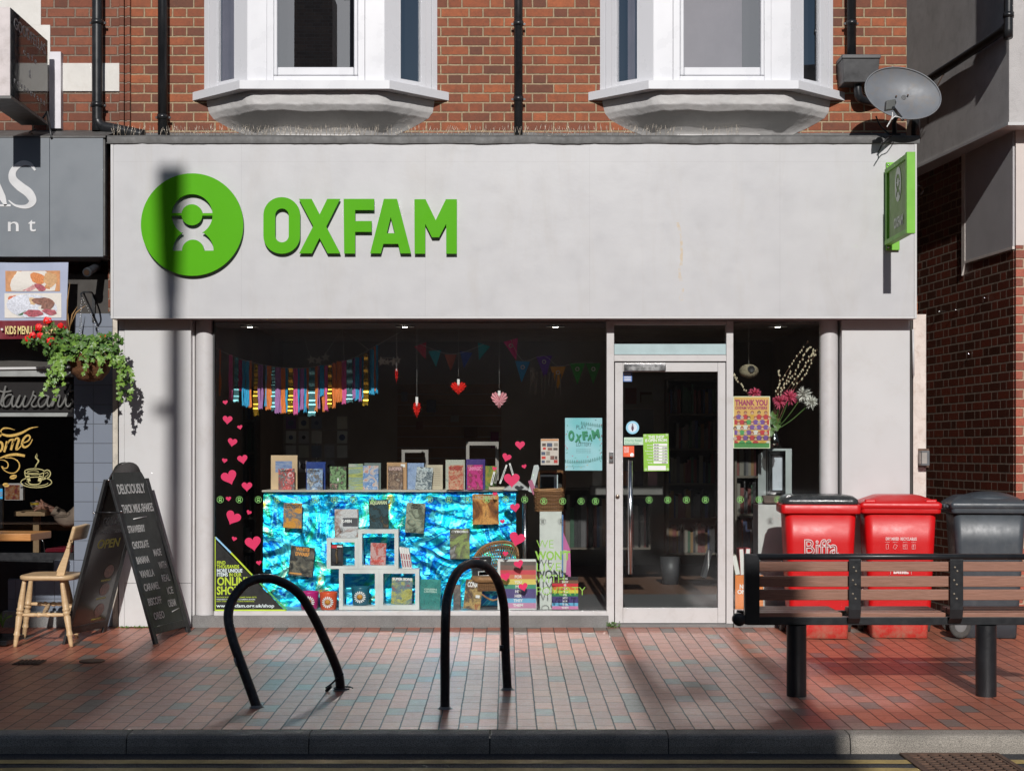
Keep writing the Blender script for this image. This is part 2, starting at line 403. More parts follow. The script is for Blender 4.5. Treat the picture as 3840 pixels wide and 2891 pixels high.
# ------------------------------------------------------------ setting: road, kerb, pavement
GP = [(0.6, 0), (0, 0), (-.5, -.021), (-1.15, -.045), (-2.2, -.064), (-3.98, -.090)]     # fall of the pavement towards the road
def gz(y):
    for (a, za), (b, zb) in zip(GP, GP[1:]):
        if b <= y <= a: return za + (zb - za) * (a - y) / (a - b)
    return GP[-1][1] if y < GP[-1][0] else 0
def fy(p):           # depth of the pavement point seen at image row p
    y = -2.0
    for _ in range(30): y = F * (CZ - gz(y)) / (p - HY) + CY
    return y
RZ = -.188
m = MB()
ys = [.6, 0, -.25, -.5, -.8, -1.15, -1.6, -2.2, -3, -3.98]
m.grid(lambda u, v: (-60 + 120 * u, ys[round(v * 9)], gz(ys[round(v * 9)])), 1, 9, True)
m.f = [f[::-1] for f in m.f]
struct('pavement', m, M_paver)
m = MB()      # kerb stones with open joints and rounded noses
xs = [-30.0]
k0 = (1360 - CX) / 727
joints = sorted([px(478, -4.1) + .915 * i for i in range(-14, 0)] + [px(478, -4.1), px(1160, -4.1), px(1837, -4.1), px(2505, -4.1), px(3185, -4.1)] + [px(3185, -4.1) + .915 * i for i in range(1, 14)])
prof = [(-3.984, -.30), (-3.984, -.0935), (-3.99, -.0905), (-4.085, -.093), (-4.105, -.099), (-4.117, -.112), (-4.128, -.15), (-4.136, -.30)]
for a, b in zip(joints, joints[1:]):
    a += .003; b -= .003; n = len(prof)
    vs = [(a, y, z) for y, z in prof] + [(b, y, z) for y, z in prof]
    m.add(vs, [tuple(range(n - 1, -1, -1)), tuple(range(n, 2 * n))] + [(i, i + 1, i + 1 + n, i + n) for i in range(n - 1)])
struct('kerb', m, M_kerb)
m = MB(); m.box(-29, 29, -4.11, -3.97, -.3, -.113)
struct('kerb_joint_bed', m, M_ink)
m = MB(); m.quad((-300, -300, RZ), (300, -300, RZ), (300, -4.12, RZ), (-300, -4.12, RZ)); m.quad((-300, .5, -.2), (300, .5, -.2), (300, 300, -.2), (-300, 300, -.2))
struct('road', m, asphalt())
M_line = line_mat()
gx0, gx1 = px(3395, -4.2), px(3740, -4.2)
m = MB()
for y0, y1 in ((-4.30, -4.395), (-4.50, -4.60)):
    for xa, xb in ((-40, gx0 + .03), (gx1 + .01, 40)):
        n = int((xb - xa) / .05) + 1
        def fn(u, v, xa=xa, xb=xb, y0=y0, y1=y1):
            x = xa + (xb - xa) * u
            return (x, y0 + (y1 - y0) * v + (.007 * noise.noise((x * 9, y0 * 7 + v * 5, 0))), RZ + .004)
        m.grid(fn, n, 1); 
m.f = [f[::-1] for f in m.f]
struct('yellow_road_lines', m, M_line)

# gully grate
g = thing('drain_grate', 'rusty brown cast iron drain grate in the road by the kerb', 'drain grate', (px(3560, -4.3), -4.35, RZ))
M_rust = mat('rusty_iron', (.10, .055, .035, 1), .75, var=.4, scale=18, bump=.002, dirt=.4)
m = MB(); Y0, Y1 = -4.66, -4.155
m.box(gx0 - .02, gx1 + .02, Y1 - .025, Y1, RZ, RZ + .012); m.box(gx0 - .02, gx1 + .02, Y0, Y0 + .025, RZ, RZ + .012)
m.box(gx0 - .02, gx0 + .005, Y0 + .025, Y1 - .025, RZ, RZ + .012); m.box(gx1 - .005, gx1 + .02, Y0 + .025, Y1 - .025, RZ, RZ + .012)
m.obj('outer_frame', M_rust, g, .002)
m = MB(); nn = 8
for i in range(nn + 1):
    x = gx0 + .008 + (gx1 - gx0 - .03) * i / nn; m.box(x, x + .013, Y0 + .028, Y1 - .028, RZ + .001, RZ + .010)
for j in range(9):
    y = Y0 + .03 + (Y1 - Y0 - .07) * j / 8
    for i in range(nn):
        x = gx0 + .021 + (gx1 - gx0 - .03) * i / nn; o_ = .012 if i % 2 else 0
        m.box(x + .0003, x + (gx1 - gx0 - .03) / nn - .0133, y + o_, y + o_ + .011, RZ + .002, RZ + .0095)
m.obj('grate_bars', M_rust, g)
m = MB(); m.box(gx0, gx1, Y0 + .02, Y1 - .02, RZ + .0006, RZ + .0010); m.obj('pit_shade_sheet', M_ink, g)  # flat black sheet on the road, drawn for the shade below the grate
# small covers in the paving at the left
for nm, lb, xa, ya, ex in (('stopcock_cover', 'small oval dark iron cover set in the paving', 345, 2480, .085), ('drain_cover', 'small square iron grid cover at the left of the paving', 110, 2485, .09)):
    y = fy(ya); x = px(xa, y); z = gz(y) + .002; m = MB()
    if ex == .085: m.lathe([(ex, 0), (ex, .006), (ex - .01, .008), (.0001, .006)], (0, 0, 0), 24)
    else:
        m.box(-ex, ex, -ex, ex, 0, .004)
        for i in range(6): m.box(-ex + .012 + i * .028, -ex + .026 + i * .028, -ex + .01, ex - .01, .0045, .009)
    o = m.obj(nm, M_rust); o.location = (x, y, z); o.rotation_euler = (R(1.5), 0, 0); tag(o, lb, 'cover')
# litter in the gutter
m = MB(); m.prism([(-.03, 0), (-.008, .008), (.012, .006), (.032, .001), (.005, -.008)], 0, .001)
o = m.obj('paper_scrap', M_paper); o.location = (px(2820, -4.14), -4.15, RZ + .012); o.rotation_euler = (R(70), 0, 0); tag(o, 'crumpled white paper scrap lying in the gutter under the kerb', 'litter')

# ------------------------------------------------------------ the shop building
B = thing('shop_building', 'red brick charity shop building with white shopfront and two white bay windows', 'building', (0, .5, 0))
WY = .17                                   # plane of the upper brick wall
XL, XR = px(470, WY), px(3400, WY)
m = MB(); zo = pz(309, -.16) - .05; m.box(px(490, WY), XR, WY, WY + .3, 2.6, zo)
for xa_, xb_ in ((px(490, WY), -1.469 - .90), (-1.469 + .90, 1.667 - .90), (1.667 + .90, XR)): m.box(xa_, xb_, WY, WY + .3, zo, 6.4)
m.obj('brick_wall', M_brick, B)
m = MB()                                   # moulded pilaster strip between the two upper walls
zt = 6.4
for a, b, d in ((450, 468, .03), (469, 478, .012), (479, 492, .035)):
    m.box(px(a, WY), px(b, WY), WY - d, WY + .1, 2.6, zt)
m.obj('brick_pier', M_brick_l, B, .006)
# roof mass (seen by the light only as the building's body) and rear
m = MB(); m.box(XL + .02, XR - .02, WY + .31, 9, 6.38, 6.5); m.obj('flat_roof', M_lead, B)
m = MB(); FY = -.22; fx0, fx1 = px(415, FY), px(3438, FY); fz0, fz1 = pz(1195, FY), pz(533, FY)
m.box(fx0 + .021, fx1 - .021, FY, FY + .03, fz0 + .021, fz1); m.obj('fascia_board', M_fascia, B)
m = MB()
m.box(fx0, fx0 + .02, FY - .004, FY + .2, fz0, fz1); m.box(fx1 - .02, fx1, FY - .004, FY + .2, fz0, fz1)
m.box(fx0 + .0205, fx1 - .0205, FY - .004, FY + .025, fz0, fz0 + .02)
m.obj('fascia_trim', M_white, B, .002)
m = MB(); m.box(fx0 + .03, fx1 - .03, FY + .031, .25, fz0 + .003, fz0 + .03); m.box(fx0 + .02, fx1 - .02, .2, .25, fz0 + .03, 2.7); m.obj('soffit', mat('soffit_paint', (.28, .24, .24, 1), .6), B)
m = MB(); xs_ = 60
def fl(u, v):
    x = fx0 - .03 + (fx1 - fx0 + .05) * u
    prof_ = [(FY - .012, fz1 - .014), (FY - .016, fz1 + .03), (FY - .008, fz1 + .05), (WY - .002, fz1 + .10), (WY - .002, fz1 + .15)]
    y, z = prof_[round(v * 4)]; wv = .006 * noise.noise((x * 3.1, v, 0)) + .003 * noise.noise((x * 17, v * 3, 2))
    return (x, y + (wv if v < .8 else 0), z + wv)
m.grid(fl, 160, 4); m.obj('lead_flashing', M_lead, B)
m = MB(); m.box(fx0 + .03, fx1 - .03, FY + .032, WY - .003, 2.75, fz1 - .002); m.obj('fascia_core', M_dark, B)
# anti-bird spikes: strips along the flashing
M_spike = mat('spike_wire', (.62, .55, .45, 1), .4, metal=.6)
for (a, b, dn) in ((428, 760, .9), (770, 1020, 1.1), (1030, 1380, 1.1), (1390, 1900, 1.0), (1905, 2500, .9), (2510, 2560, .6), (2620, 2800, .35)):
    m = MB(); x = px(a, -.1); xe = px(b, -.1); zb = fz1 + .066
    m.box(x, xe, -.115, -.095, zb, zb + .005)
    while x < xe:
        for s_ in (-1, 0, 1):
            if random.random() < .88 * dn:
                dx = random.uniform(-.012, .012) * 2 + random.choice((0, 0, 0, .02)); ln = random.uniform(.045, .085) + .012
                m.tube([(x, -.105, zb + .004), (x + dx, -.105 + s_ * .02, zb + ln)], .00115, 4)
        x += random.uniform(.022, .05)
    m.obj('bird_spike_strip', M_spike, B)

# pilasters, round columns, riser
M_colm = mat('column_paint', (.55, .535, .53, 1), .38, var=.03, scale=3, dirt=.35, dirtcol=(.4, .36, .32, 1))
for nm, a, b, yy, zb in (('pilaster', 445, 716, -.07, .005), ('pilaster', 3157, 3412, -.07, .03)):
    m = MB(); xa, xb = px(a, yy), px(b, yy)
    if a == 445:
        m.box(xa, xa + .042, yy + .006, .2, zb, fz0 + .002); m.box(xa + .044, xb, yy, .2, .345, fz0 + .002); m.box(xa + .044, xb, yy + .002, .2, zb, .342)
    else: m.box(xa, xb, yy, .2, zb, fz0 + .002)
    m.obj(nm, M_white, B, .002)
for a, b, yy in ((728, 800, .01), (3078, 3148, .01)):
    xa, xb = px(a, -.03), px(b, -.03); r = (xb - xa) / 2
    m = MB(); m.lathe([(r, .09), (r, fz0 + .003)], ((xa + xb) / 2, .03, 0), 32); m.obj('round_column', M_colm, B)
m = MB(); m.box(px(716, 0), px(730, 0), -.0, .2, .02, fz0 + .002); m.obj('reveal', M_frame, B)
m = MB(); m.box(px(3150, 0), px(3157, 0), 0, .2, .02, fz0 + .002); m.obj('reveal', M_frame, B)
m = MB(); m.box(XR - .02, XR + .001, WY + .302, 9, 2.6, 6.4); m.box(3.2, 3.27, .21, 9, -.05, 2.6); m.obj('flank_wall', M_brick, B)
xa, xb = px(722, -.05), px(2282, -.05); m = MB()
m.box(xa, xb, -.055, .3, -.02, pz(2308, -.055)); m.obj('stall_riser', M_stone, B, .004)
xa2 = px(2750, -.03); m = MB(); m.box(xa2, px(3157, -.03), -.055, .3, -.02, pz(2310, -.055)); m.obj('stall_riser', M_stone, B, .004)
m = MB(); m.box(px(2283, -.05), px(2749, -.05), -.05, .3, -.02, .024); m.obj('door_step', M_stone, B, .003)

# display window: frame and pane
def window(x0, x1, zb, zt_, fr, name='shop_window'):
    wb = MB(); wb.box(x0, x1, -.035, .03, zb - fr, zb)
    w_ = wb.obj(name, M_frame, B, .003)
    q = MB(); q.quad((x0, 0, zb), (x1, 0, zb), (x1, 0, zt_), (x0, 0, zt_)); q.obj('pane', M_glass if x1 < 1 else M_sideglass, w_)
    return w_
ZB = pz(2291, -.03)
w1 = window(px(805, 0), px(2274, 0), ZB, fz0 + .001, .038)
m = MB(); m.box(px(800, 0), px(806, 0), -.02, .03, ZB, fz0); m.obj('frame', mat('dark_gasket', (.03, .03, .03, 1), .5), w1)
w2 = window(px(2752, 0), px(3078, 0), pz(2286, -.03), fz0 + .001, .038)
# door set
m = MB(); yj = -.035
J = lambda a, b, z0, z1, d=0: m.box(px(a, yj), px(b, yj), yj - d, .06, z0, z1)
J(2275, 2303, .025, fz0); J(2724, 2750, .025, fz0); J(2303.3, 2723.7, pz(1355, yj), pz(1331, yj), -.002); J(2303.3, 2723.7, pz(1217, yj), fz0, -.002)
m.obj('door_frame', M_frame, B, .003)
m = MB(); m.box(px(2304, 0), px(2723, 0), .0, .012, pz(1329, 0), pz(1290, 0)); m.obj('transom_panel', mat('pale_blue_panel', (.36, .47, .48, 1), .5), B)
m = MB(); m.quad((px(2304, 0), .01, pz(1290, 0)), (px(2723, 0), .01, pz(1290, 0)), (px(2723, 0), .01, pz(1218, 0)), (px(2304, 0), .01, pz(1218, 0))); m.obj('transom_pane', M_glass, B)
D = MB(); yd = -.03; a, b, t, bt = 2306, 2721, 1360, 2336
D.box(px(a, yd), px(2336, yd), yd, .02, pz(bt, yd), pz(t, yd)); D.box(px(2692, yd), px(b, yd), yd, .02, pz(bt, yd), pz(t, yd))
D.box(px(2336, yd) + .0005, px(2692, yd) - .0005, yd + .001, .02, pz(1394, yd), pz(t, yd)); D.box(px(2336, yd) + .0005, px(2692, yd) - .0005, yd + .001, .02, pz(bt, yd), pz(2279, yd))
door = D.obj('shop_door', M_frame, B, .003)
m = MB(); x0, x1, z0, z1 = px(2336, 0), px(2692, 0), pz(2279, 0), pz(1394, 0); m.quad((x0, -.004, z0), (x1, -.004, z0), (x1, -.004, z1), (x0, -.004, z1)); m.obj('pane', M_doorglass, door)
m = MB(); X = px(2364, -.1); m.tube([(X, -.10, pz(2152, -.1)), (X, -.10, pz(1727, -.1))], .0185, 20)
for p in (1790, 2095): m.tube([(X, -.10, pz(p, -.1)), (X, -.005, pz(p, -.1))], .009, 8)
m.obj('pull_handle', M_steel, door)
m = MB(); m.box(px(2340, -.07), px(2497, -.07), -.075, -.031, pz(1392, -.07), pz(1366, -.07)); m.obj('door_closer', M_steel, door, .004)
m = MB(); m.lathe([(.0001, 0), (.010, 0), (.016, .004), (.016, .012)], (px(2316, -.04), -.046, pz(1861, -.04)), 18, 'y'); m.obj('keyhole', mat('lock_bronze', (.25, .2, .16, 1), .35, metal=.9), door)
m = MB(); m.box(px(2284, -.05), px(2301, -.05), -.048, -.036, pz(1736, -.05), pz(1695, -.05)); e_ = m.obj('entry_buzzer', M_steel, B, .002)
m = MB(); m.lathe([(.0001, 0), (.012, 0), (.012, .006)], (px(2292, -.05), -.054, pz(1715, -.05)), 16, 'y'); m.obj('buzzer_button', mat('brown_button', (.1, .05, .04, 1), .4), e_)

# corner strip by the side wall
m = MB(); m.box(px(3413, -.03), px(3422, -.03), -.03, .2, .02, fz0); m.obj('gap_shade_strip', M_dark, B)  # solid dark strip, its colour standing in for the shade of a gap
m = MB(); m.box(px(3422, 0), px(3470, 0), -.02, .2, -.02, pz(1180, 0)); m.obj('corner_post', mat('cream_paint', (.66, .58, .52, 1), .6, var=.08, scale=9, dirt=.5, dirtcol=(.4, .27, .2, 1), bump=.002), B)
m = MB(); m.tube([(px(3425, -.06), -.05, pz(1235, -.05)), (px(3427, -.06), -.05, pz(1410, -.05))], .008, 8); m.obj('white_conduit', M_white, B)
m = MB(); m.box(px(424, 0), px(444, 0), -.02, .2, -.02, 2.75); m.obj('party_wall_strip', mat('cream_party', (.55, .5, .42, 1), .7, var=.1, scale=9, bump=.003, dirt=.4), B)
m = MB(); m.box(px(408, -.05), px(430, -.05), -.07, .2, 2.45, fz1 + .02); m.obj('brick_edge', M_brick_l, B)

# ---- interior of the shop
IX0, IX1, ID = px(716, .2), px(3300, .2), 5.2
m = MB(); m.box(IX0, IX1, .06, ID, .06, .10); m.obj('shop_floor', None, B)
fo = COL.objects[-1] if False else [o for o in B.children if o.name.startswith('shop_floor')][0]
k = NM('floor_vinyl'); sp = k.n('SeparateXYZ'); k.l(k.co, sp.inputs[0])
k.set(col=k.mix(k.math('GREATER_THAN', sp.outputs['Y'], 1.65), k.ramp(k.noise(120, 4), [(.3, (.10, .105, .11, 1)), (.7, (.17, .175, .18, 1))]), k.ramp(k.noise(6, 6, vec=k.map((1, 9, 1))), [(.3, (.14, .075, .05, 1)), (.7, (.20, .11, .075, 1))])), rough=.5)
fo.data.materials.append(k.m)
m = MB(); m.box(IX0, IX1, ID, ID + .1, .1, 2.9); m.box(IX0 - .1, IX0, .2, ID, .1, 2.9); m.box(IX1, IX1 + .1, .2, ID, .1, 2.9); m.obj('interior_wall', M_darkwall, B)
m = MB(); m.box(IX0, IX1, .251, ID, 2.60, 2.7); m.obj('ceiling', mat('ceiling_paint', (.5, .47, .43, 1), .9), B)
m = MB(); m.box(px(810, .3), px(3070, .3), .06, .62, fz0 - .012, fz0 - .001); can = m.obj('canopy_lining', mat('lining', (.16, .15, .14, 1), .7), B)
M_lamp = emit('lamp_glow', (1, .93, .8, 1), 25.0)
for p in (937, 1518, 2083, 2916):
    x = px(p, .3); m = MB(); m.lathe([(.076, 0), (.076, .008), (.045, .006)], (x, .3, fz0 - .022), 24); dl = m.obj('downlight', mat('dl_rim', (.22, .21, .2, 1), .5), B)
    m = MB(); m.lathe([(.022, 0), (.0001, 0)], (x, .3, fz0 - .0235), 14); m.obj('bulb', M_lamp, dl)
m = MB(); m.box(px(2470, 1.1), px(2600, 1.1), 1.1, 1.14, 2.2, 2.33); m.obj('dark_transom_box', M_dark, B) if False else None

# ---- bay windows
M_plaster = mat('corbel_plaster', (.52, .51, .50, 1), .75, var=.05, scale=7, bump=.006, bscale=14, dirt=.3, dirtcol=(.35, .33, .31, 1))
M_curtain = mat('net_curtain', (.50, .42, .45, 1), .85, var=.1, scale=5)
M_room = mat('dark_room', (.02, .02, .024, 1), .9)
def bay(cx):
    f0, f1, hb, hf = -.14, WY, .926, .530
    zs, zt = pz(309, -.16), 6.3
    root = bpy.data.objects.new('bay_window', None); COL.objects.link(root); root.parent = B
    root.matrix_parent_inverse = Matrix.Translation(-wloc(B))
    m = MB()
    fb = lambda M, x0, x1, z0, z1, y0, y1: M.box(cx + x0, cx + x1, y0, y1, z0, z1)
    fb(m, -hf, -.3795, zs, zt, f0, f0 + .05); fb(m, .3795, hf, zs, zt, f0, f0 + .05)
    for s in (-1, 1):           # side facets: panel next to the corner
        A = Vector((cx + s * hf, f0, 0)); E = Vector((cx + s * hb, f1, 0)); d = (E - A); L = d.length; d.normalize(); nrm = Vector((d.y * s, -d.x * s, 0))
        m.ob(A + d * .001 + Vector((0, 0, zs)), d * (.27 * L), -nrm * .05, (0, 0, zt - zs))
    m.obj('corner_panel', M_upvc, root, .002)
    m = MB(); w0, w1 = .378, .326
    fb(m, -w0, -w1, zs + .002, zt, f0 - .008, f0 + .05); fb(m, w1, w0, zs + .002, zt, f0 - .008, f0 + .05)
    fb(m, -w1 + .0004, w1 - .0004, zs + .002, zs + .052, f0 - .006, f0 + .05)
    for q in (-.2, .2): fb(m, q - .018, q + .018, zs + .016, zs + .021, f0 - .012, f0 - .0062)
    fr = m.obj('window_frame', M_upvc, root, .003)
    m = MB(); g0 = .295
    fb(m, -w1 + .001, -g0, zs + .053, zt, f0 - .016, f0 + .045); fb(m, g0, w1 - .001, zs + .053, zt, f0 - .016, f0 + .045)
    fb(m, -g0 + .0004, g0 - .0004, zs + .053, zs + .118, f0 - .0145, f0 + .045)
    m.obj('sash', M_upvc, root, .008)
    m = MB(); m.quad((cx - g0, f0 + .006, zs + .118), (cx + g0, f0 + .006, zs + .118), (cx + g0, f0 + .006, zt), (cx - g0, f0 + .006, zt)); m.obj('pane', M_bayglass, root)
    for s in (-1, 1):
        A = Vector((cx + s * hf, f0, 0)); E = Vector((cx + s * hb, f1, 0)); d = (E - A); L = d.length; d.normalize(); nrm = Vector((d.y * s, -d.x * s, 0)); Z = Vector((0, 0, 1))
        m = MB()
        m.ob(A + d * (.272 * L) + Z * zs, d * (.03 * L), -nrm * .05, Z * (zt - zs))
        m.ob(A + d * (.69 * L) + Z * zs, d * (.09 * L), -nrm * .05, Z * (zt - zs))
        m.ob(A + d * (.79 * L) + Z * zs - nrm * .006, d * (.10 * L), -nrm * .05, Z * (zt - zs))
        m.ob(A + d * (.90 * L) + Z * zs - nrm * .002, d * (.10 * L), -nrm * .05, Z * (zt - zs))
        m.ob(A + d * (.3025 * L) + Z * zs, d * (.387 * L), -nrm * .05, Z * .055)
        for q in (.42, .56): m.ob(A + d * (q * L) + Z * (zs + .02) + nrm * .005, d * .036, -nrm * .006, Z * .005)
        m.obj('window_frame', M_upvc, root, .002)
        p = A + d * (.30 * L) - nrm * .02; q = A + d * (.70 * L) - nrm * .02
        m = MB(); a_, b_ = (p, q) if s > 0 else (q, p)
        m.quad(a_ + Z * (zs + .05), b_ + Z * (zs + .05), b_ + Z * zt, a_ + Z * zt); m.obj('pane', M_bayglass, root)
    m = MB(); sb, sf, zz = 1.015, .575, zs - .066     # projecting sill
    m.hexa([(cx - sb, WY, zz), (cx - sf, -.225, zz), (cx + sf, -.225, zz), (cx + sb, WY, zz), (cx - sb, WY, zs - .001), (cx - sf, -.225, zs - .001), (cx + sf, -.225, zs - .001), (cx + sb, WY, zs - .001)])
    m.obj('sill', M_upvc, root)
    # plastered corbel under the sill
    sec = [(0, .905, .50, .335), (.12, .90, .50, .333), (.32, .885, .495, .328), (.46, .85, .475, .29), (.56, .80, .455, .22), (.70, .72, .43, .13), (.85, .62, .39, .07), (1, .52, .36, .03)]
    zb, N = fz1 + .09, 26; z1 = zz - .001
    def corb(u, v):
        t = v * (len(sec) - 1); i = min(int(t), len(sec) - 2); q = t - i; q = q * q * (3 - 2 * q) * .5 + q * .5
        k_, wb, wf, pr = [sec[i][j] + (sec[i + 1][j] - sec[i][j]) * q for j in range(4)]
        P = [(-wb, 0), (-wf - .04, pr * .93), (-wf + .02, pr), (wf - .02, pr), (wf + .04, pr * .93), (wb, 0)]
        ln = [0]
        for a, b in zip(P, P[1:]): ln.append(ln[-1] + math.dist(a, b))
        s_ = u * ln[-1]; j = 0
        while j < 4 and ln[j + 1] < s_: j += 1
        f_ = (s_ - ln[j]) / (ln[j + 1] - ln[j]); x = P[j][0] + (P[j + 1][0] - P[j][0]) * f_; y = P[j][1] + (P[j + 1][1] - P[j][1]) * f_
        nz = noise.noise((x * 5, y * 6, k_ * 3)) * .010 + noise.noise((x * 19, y * 19, k_ * 9)) * .004
        return (cx + x, WY - y - nz, z1 + (zb - z1) * k_ + nz)
    m = MB(); m.grid(corb, 90, 40); m.obj('corbel', M_plaster, root)
    m = MB(); m.box(cx - .33, cx + .33, WY - .13, WY - .02, fz1 + .07, fz1 + .115); m.obj('corbel_foot', M_plaster, root, .01)
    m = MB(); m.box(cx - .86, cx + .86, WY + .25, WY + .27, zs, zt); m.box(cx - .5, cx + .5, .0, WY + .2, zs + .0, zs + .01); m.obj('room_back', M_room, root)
    return root
bl = bay(-1.469)
br = copy_tree(bl, B)
for c_ in br.children: c_.data = c_.data.copy(); br.location = (3.136, 0, 0)
br['label'] = 'right bay window with pale curtain drawn across most of it'; bl['label'] = 'left bay window with dark room behind the glass'
def curtain(root, x0, x1, y, amp=.02, n=50, fr=9, mt=None):
    m = MB(); m.grid(lambda u, v: (x0 + (x1 - x0) * u, y + amp * math.sin(u * fr * 6.28 + math.sin(v * 3)) * (.6 + .4 * v), 4.2 + 2.1 * v), n, 4)
    m.obj('curtain', mt or M_curtain, root)
curtain(br, 1.667 - .30, 1.667 + .19, .10, .008, 60, 3)
curtain(br, .96, 1.10, .12, .012, 20, 2); curtain(bl, -2.24, -2.10, .11, .012, 20, 2)

# ---- rainwater pipes
def pipe(name, pts, r, clips=(), par=None):
    m = MB(); m.tube(smooth(pts, 6) if len(pts) > 2 else pts, r, 18); o = m.obj(name, M_pipe, par)
    for (x, y, z) in clips:
        m = MB(); m.lathe([(r, -.018), (r + .006, -.018), (r + .006, .018), (r, .018)], (x, y, z), 18); m.box(x - r - .022, x + r + .022, y + r * .3, y + r * .3 + .012, z - .008, z + .008); m.obj('pipe_clip', M_pipe, o)
    return o
y = .085; r = .038
x = px(610, y); pipe('drainpipe', [(x, y, 6.3), (x, y, 3.80)], r, [(x, y, pz(440, y))], B)
x = px(1944, y); pipe('drainpipe', [(x, y, 6.3), (x, y, 3.80)], .034, [(x, y, pz(372, y)), (x, y, pz(90, y))], B)
x = px(3193, y); dp = pipe('drainpipe', [(x, y, 6.3), (x, y, pz(222, y))], .036, [(x, y, pz(88, y))], B)
yh = .06; m = MB(); a, b, t, bo = px(3146, yh), px(3290, yh), pz(219, yh), pz(318, yh)
m.add([(a + .02, -.02, bo), (b - .02, -.02, bo), (b - .02, WY, bo), (a + .02, WY, bo), (a + .006, -.045, t - .03), (b - .006, -.045, t - .03), (b - .006, WY, t - .03), (a + .006, WY, t - .03)], [(0, 3, 2, 1), (0, 1, 5, 4), (1, 2, 6, 5), (2, 3, 7, 6), (3, 0, 4, 7), (4, 5, 6, 7)])
m.box(a, b, -.055, WY, t - .0295, t); m.obj('hopper_head', mat('hopper_grey', (.07, .07, .072, 1), .45, var=.3, scale=7, dirt=.6, dirtcol=(.02, .02, .02, 1)), dp, .004)
m = MB(); x = px(3215, y); m.tube(smooth([(x, .06, bo), (x, .06, bo - .06), (x + .02, .07, bo - .105), (x + .10, .12, bo - .12), (x + .2, .2, bo - .12)], 5), .034, 14); m.obj('outlet_elbow', M_pipe, dp)
x = px(3453, .1); m = MB(); m.tube([(x - .045, .08, 3.80), (x - .045, .08, 3.80 + .45)], .036, 14); m.obj('drainpipe', M_pipe, B)

# ---- fascia sign: round emblem and five letters standing off the board
SG = thing('shop_sign', 'large bright green emblem and OXFAM letters on the white fascia', 'shop sign', (px(960, FY), FY, pz(840, FY)))
q7 = lambda x, y: (px(400 + x * .6329, FY - .03), pz(500 + y * .6329, FY - .03))
def arc(cx_, cy_, r_, a0, a1, n=24): return [(cx_ + r_ * math.cos(R(a0 + (a1 - a0) * i / n)), cy_ - r_ * math.sin(R(a0 + (a1 - a0) * i / n))) for i in range(n + 1)]
def emblem_holes():       # crop pixel space, y down
    hx, hy, R1, R0 = 507, 485, 122, 62; bx, by = 513, 697
    a1 = math.degrees(math.asin(10 / R1)); a0 = math.degrees(math.asin(10 / R0))
    top = arc(hx, hy, R1, 180 - a1, a1) + arc(hx, hy, R0, a0, 180 - a0)
    b1 = math.degrees(math.asin(5 / R1)); b0 = math.degrees(math.asin(5 / R0))
    low = arc(hx, hy, R1, 180 + b1, 180 + 60.3) + arc(bx, by, R1, 180 - 60.3, 180) + arc(bx, by, 65, 180, 0) + arc(bx, by, R1, 0, 60.3) + arc(hx, hy, R1, -60.3, -b1) + arc(hx, hy, R0, -b0, -180 + b0)
    return [top, low]
circ = arc(508, 543, 303, 0, 360, 96)[:-1]
shape2d('emblem', [[q7(*p) for p in circ]] + [[q7(*p) for p in h_] for h_ in emblem_holes()], FY - .032, .022, M_green, SG)
def stad(x0, x1, y0, y1, r_, n=10):
    return arc(x1 - r_, y0 + r_, r_, 0, 90, n) + arc(x0 + r_, y0 + r_, r_, 90, 180, n) + arc(x0 + r_, y1 - r_, r_, 180, 270, n) + arc(x1 - r_, y1 - r_, r_, 270, 360, n)
LET = {'O': [stad(930, 1147, 381, 715, 106), stad(1000, 1080, 448, 648, 40)],
 'X': [[(1140, 391), (1215, 391), (1263, 483), (1308, 391), (1384, 391), (1302, 555), (1385, 713), (1310, 713), (1262, 622), (1217, 713), (1142, 713), (1225, 552)]],
 'F': [[(1405, 391), (1586, 391), (1586, 457), (1473, 457), (1473, 522), (1571, 522), (1571, 586), (1473, 586), (1473, 714), (1408, 714)]],
 'A': [[(1643, 391), (1721, 391), (1804, 713), (1741, 713), (1728, 657), (1640, 657), (1625, 713), (1562, 713)], [(1684, 498), (1708, 594), (1660, 594)]],
 'M': [[(1824, 393), (1890, 393), (1950, 517), (2010, 393), (2075, 393), (2075, 715), (2012, 715), (2012, 538), (1970, 618), (1928, 618), (1888, 538), (1888, 715), (1825, 715)]]}
for c_, sp_ in LET.items():
    shape2d('letter', [[q7(*p) for p in s_] for s_ in sp_], FY - .032, .022, M_green, SG)

# projecting sign at the right end
PS = thing('projecting_sign', 'small green hanging sign sticking out from the right end of the fascia', 'sign', (px(3360, FY), FY, pz(770, FY)))
X0, X1 = px(3321, FY), px(3370, FY); m = MB(); m.box(X0, X1, FY - .03, FY - .004, pz(940, FY), pz(612, FY)); m.obj('back_plate', mat('bracket_green', (.17, .47, .03, 1), .5), PS, .002)
M_gl = mat('bracket_green', (.17, .47, .03, 1), .5)
xs0, xs1 = 2.890, 2.952; ya, yb = FY - .03, FY - .70; zb_, zt_ = pz(873, yb), pz(572, yb)
m = MB(); m.box(xs0 + .005, xs1 - .005, ya, yb + .045, zt_ - .035, zt_); m.box(xs0 + .005, xs1 - .005, ya, yb + .045, zb_, zb_ + .035); m.box(xs0, xs1, yb, yb + .045, zb_ - .004, zt_ + .004); m.box(xs0 + .01, xs1 - .01, ya - .04, ya, zb_ + .0355, zt_ - .0355)
m.obj('sign_frame', M_gl, PS, .002)
m = MB(); m.box(xs0 + .018, xs1 - .018, yb + .046, ya - .10, zb_ + .036, zt_ - .036); m.obj('sign_panel', mat('panel_green', (.16, .30, .05, 1), .45, spec=.3), PS)
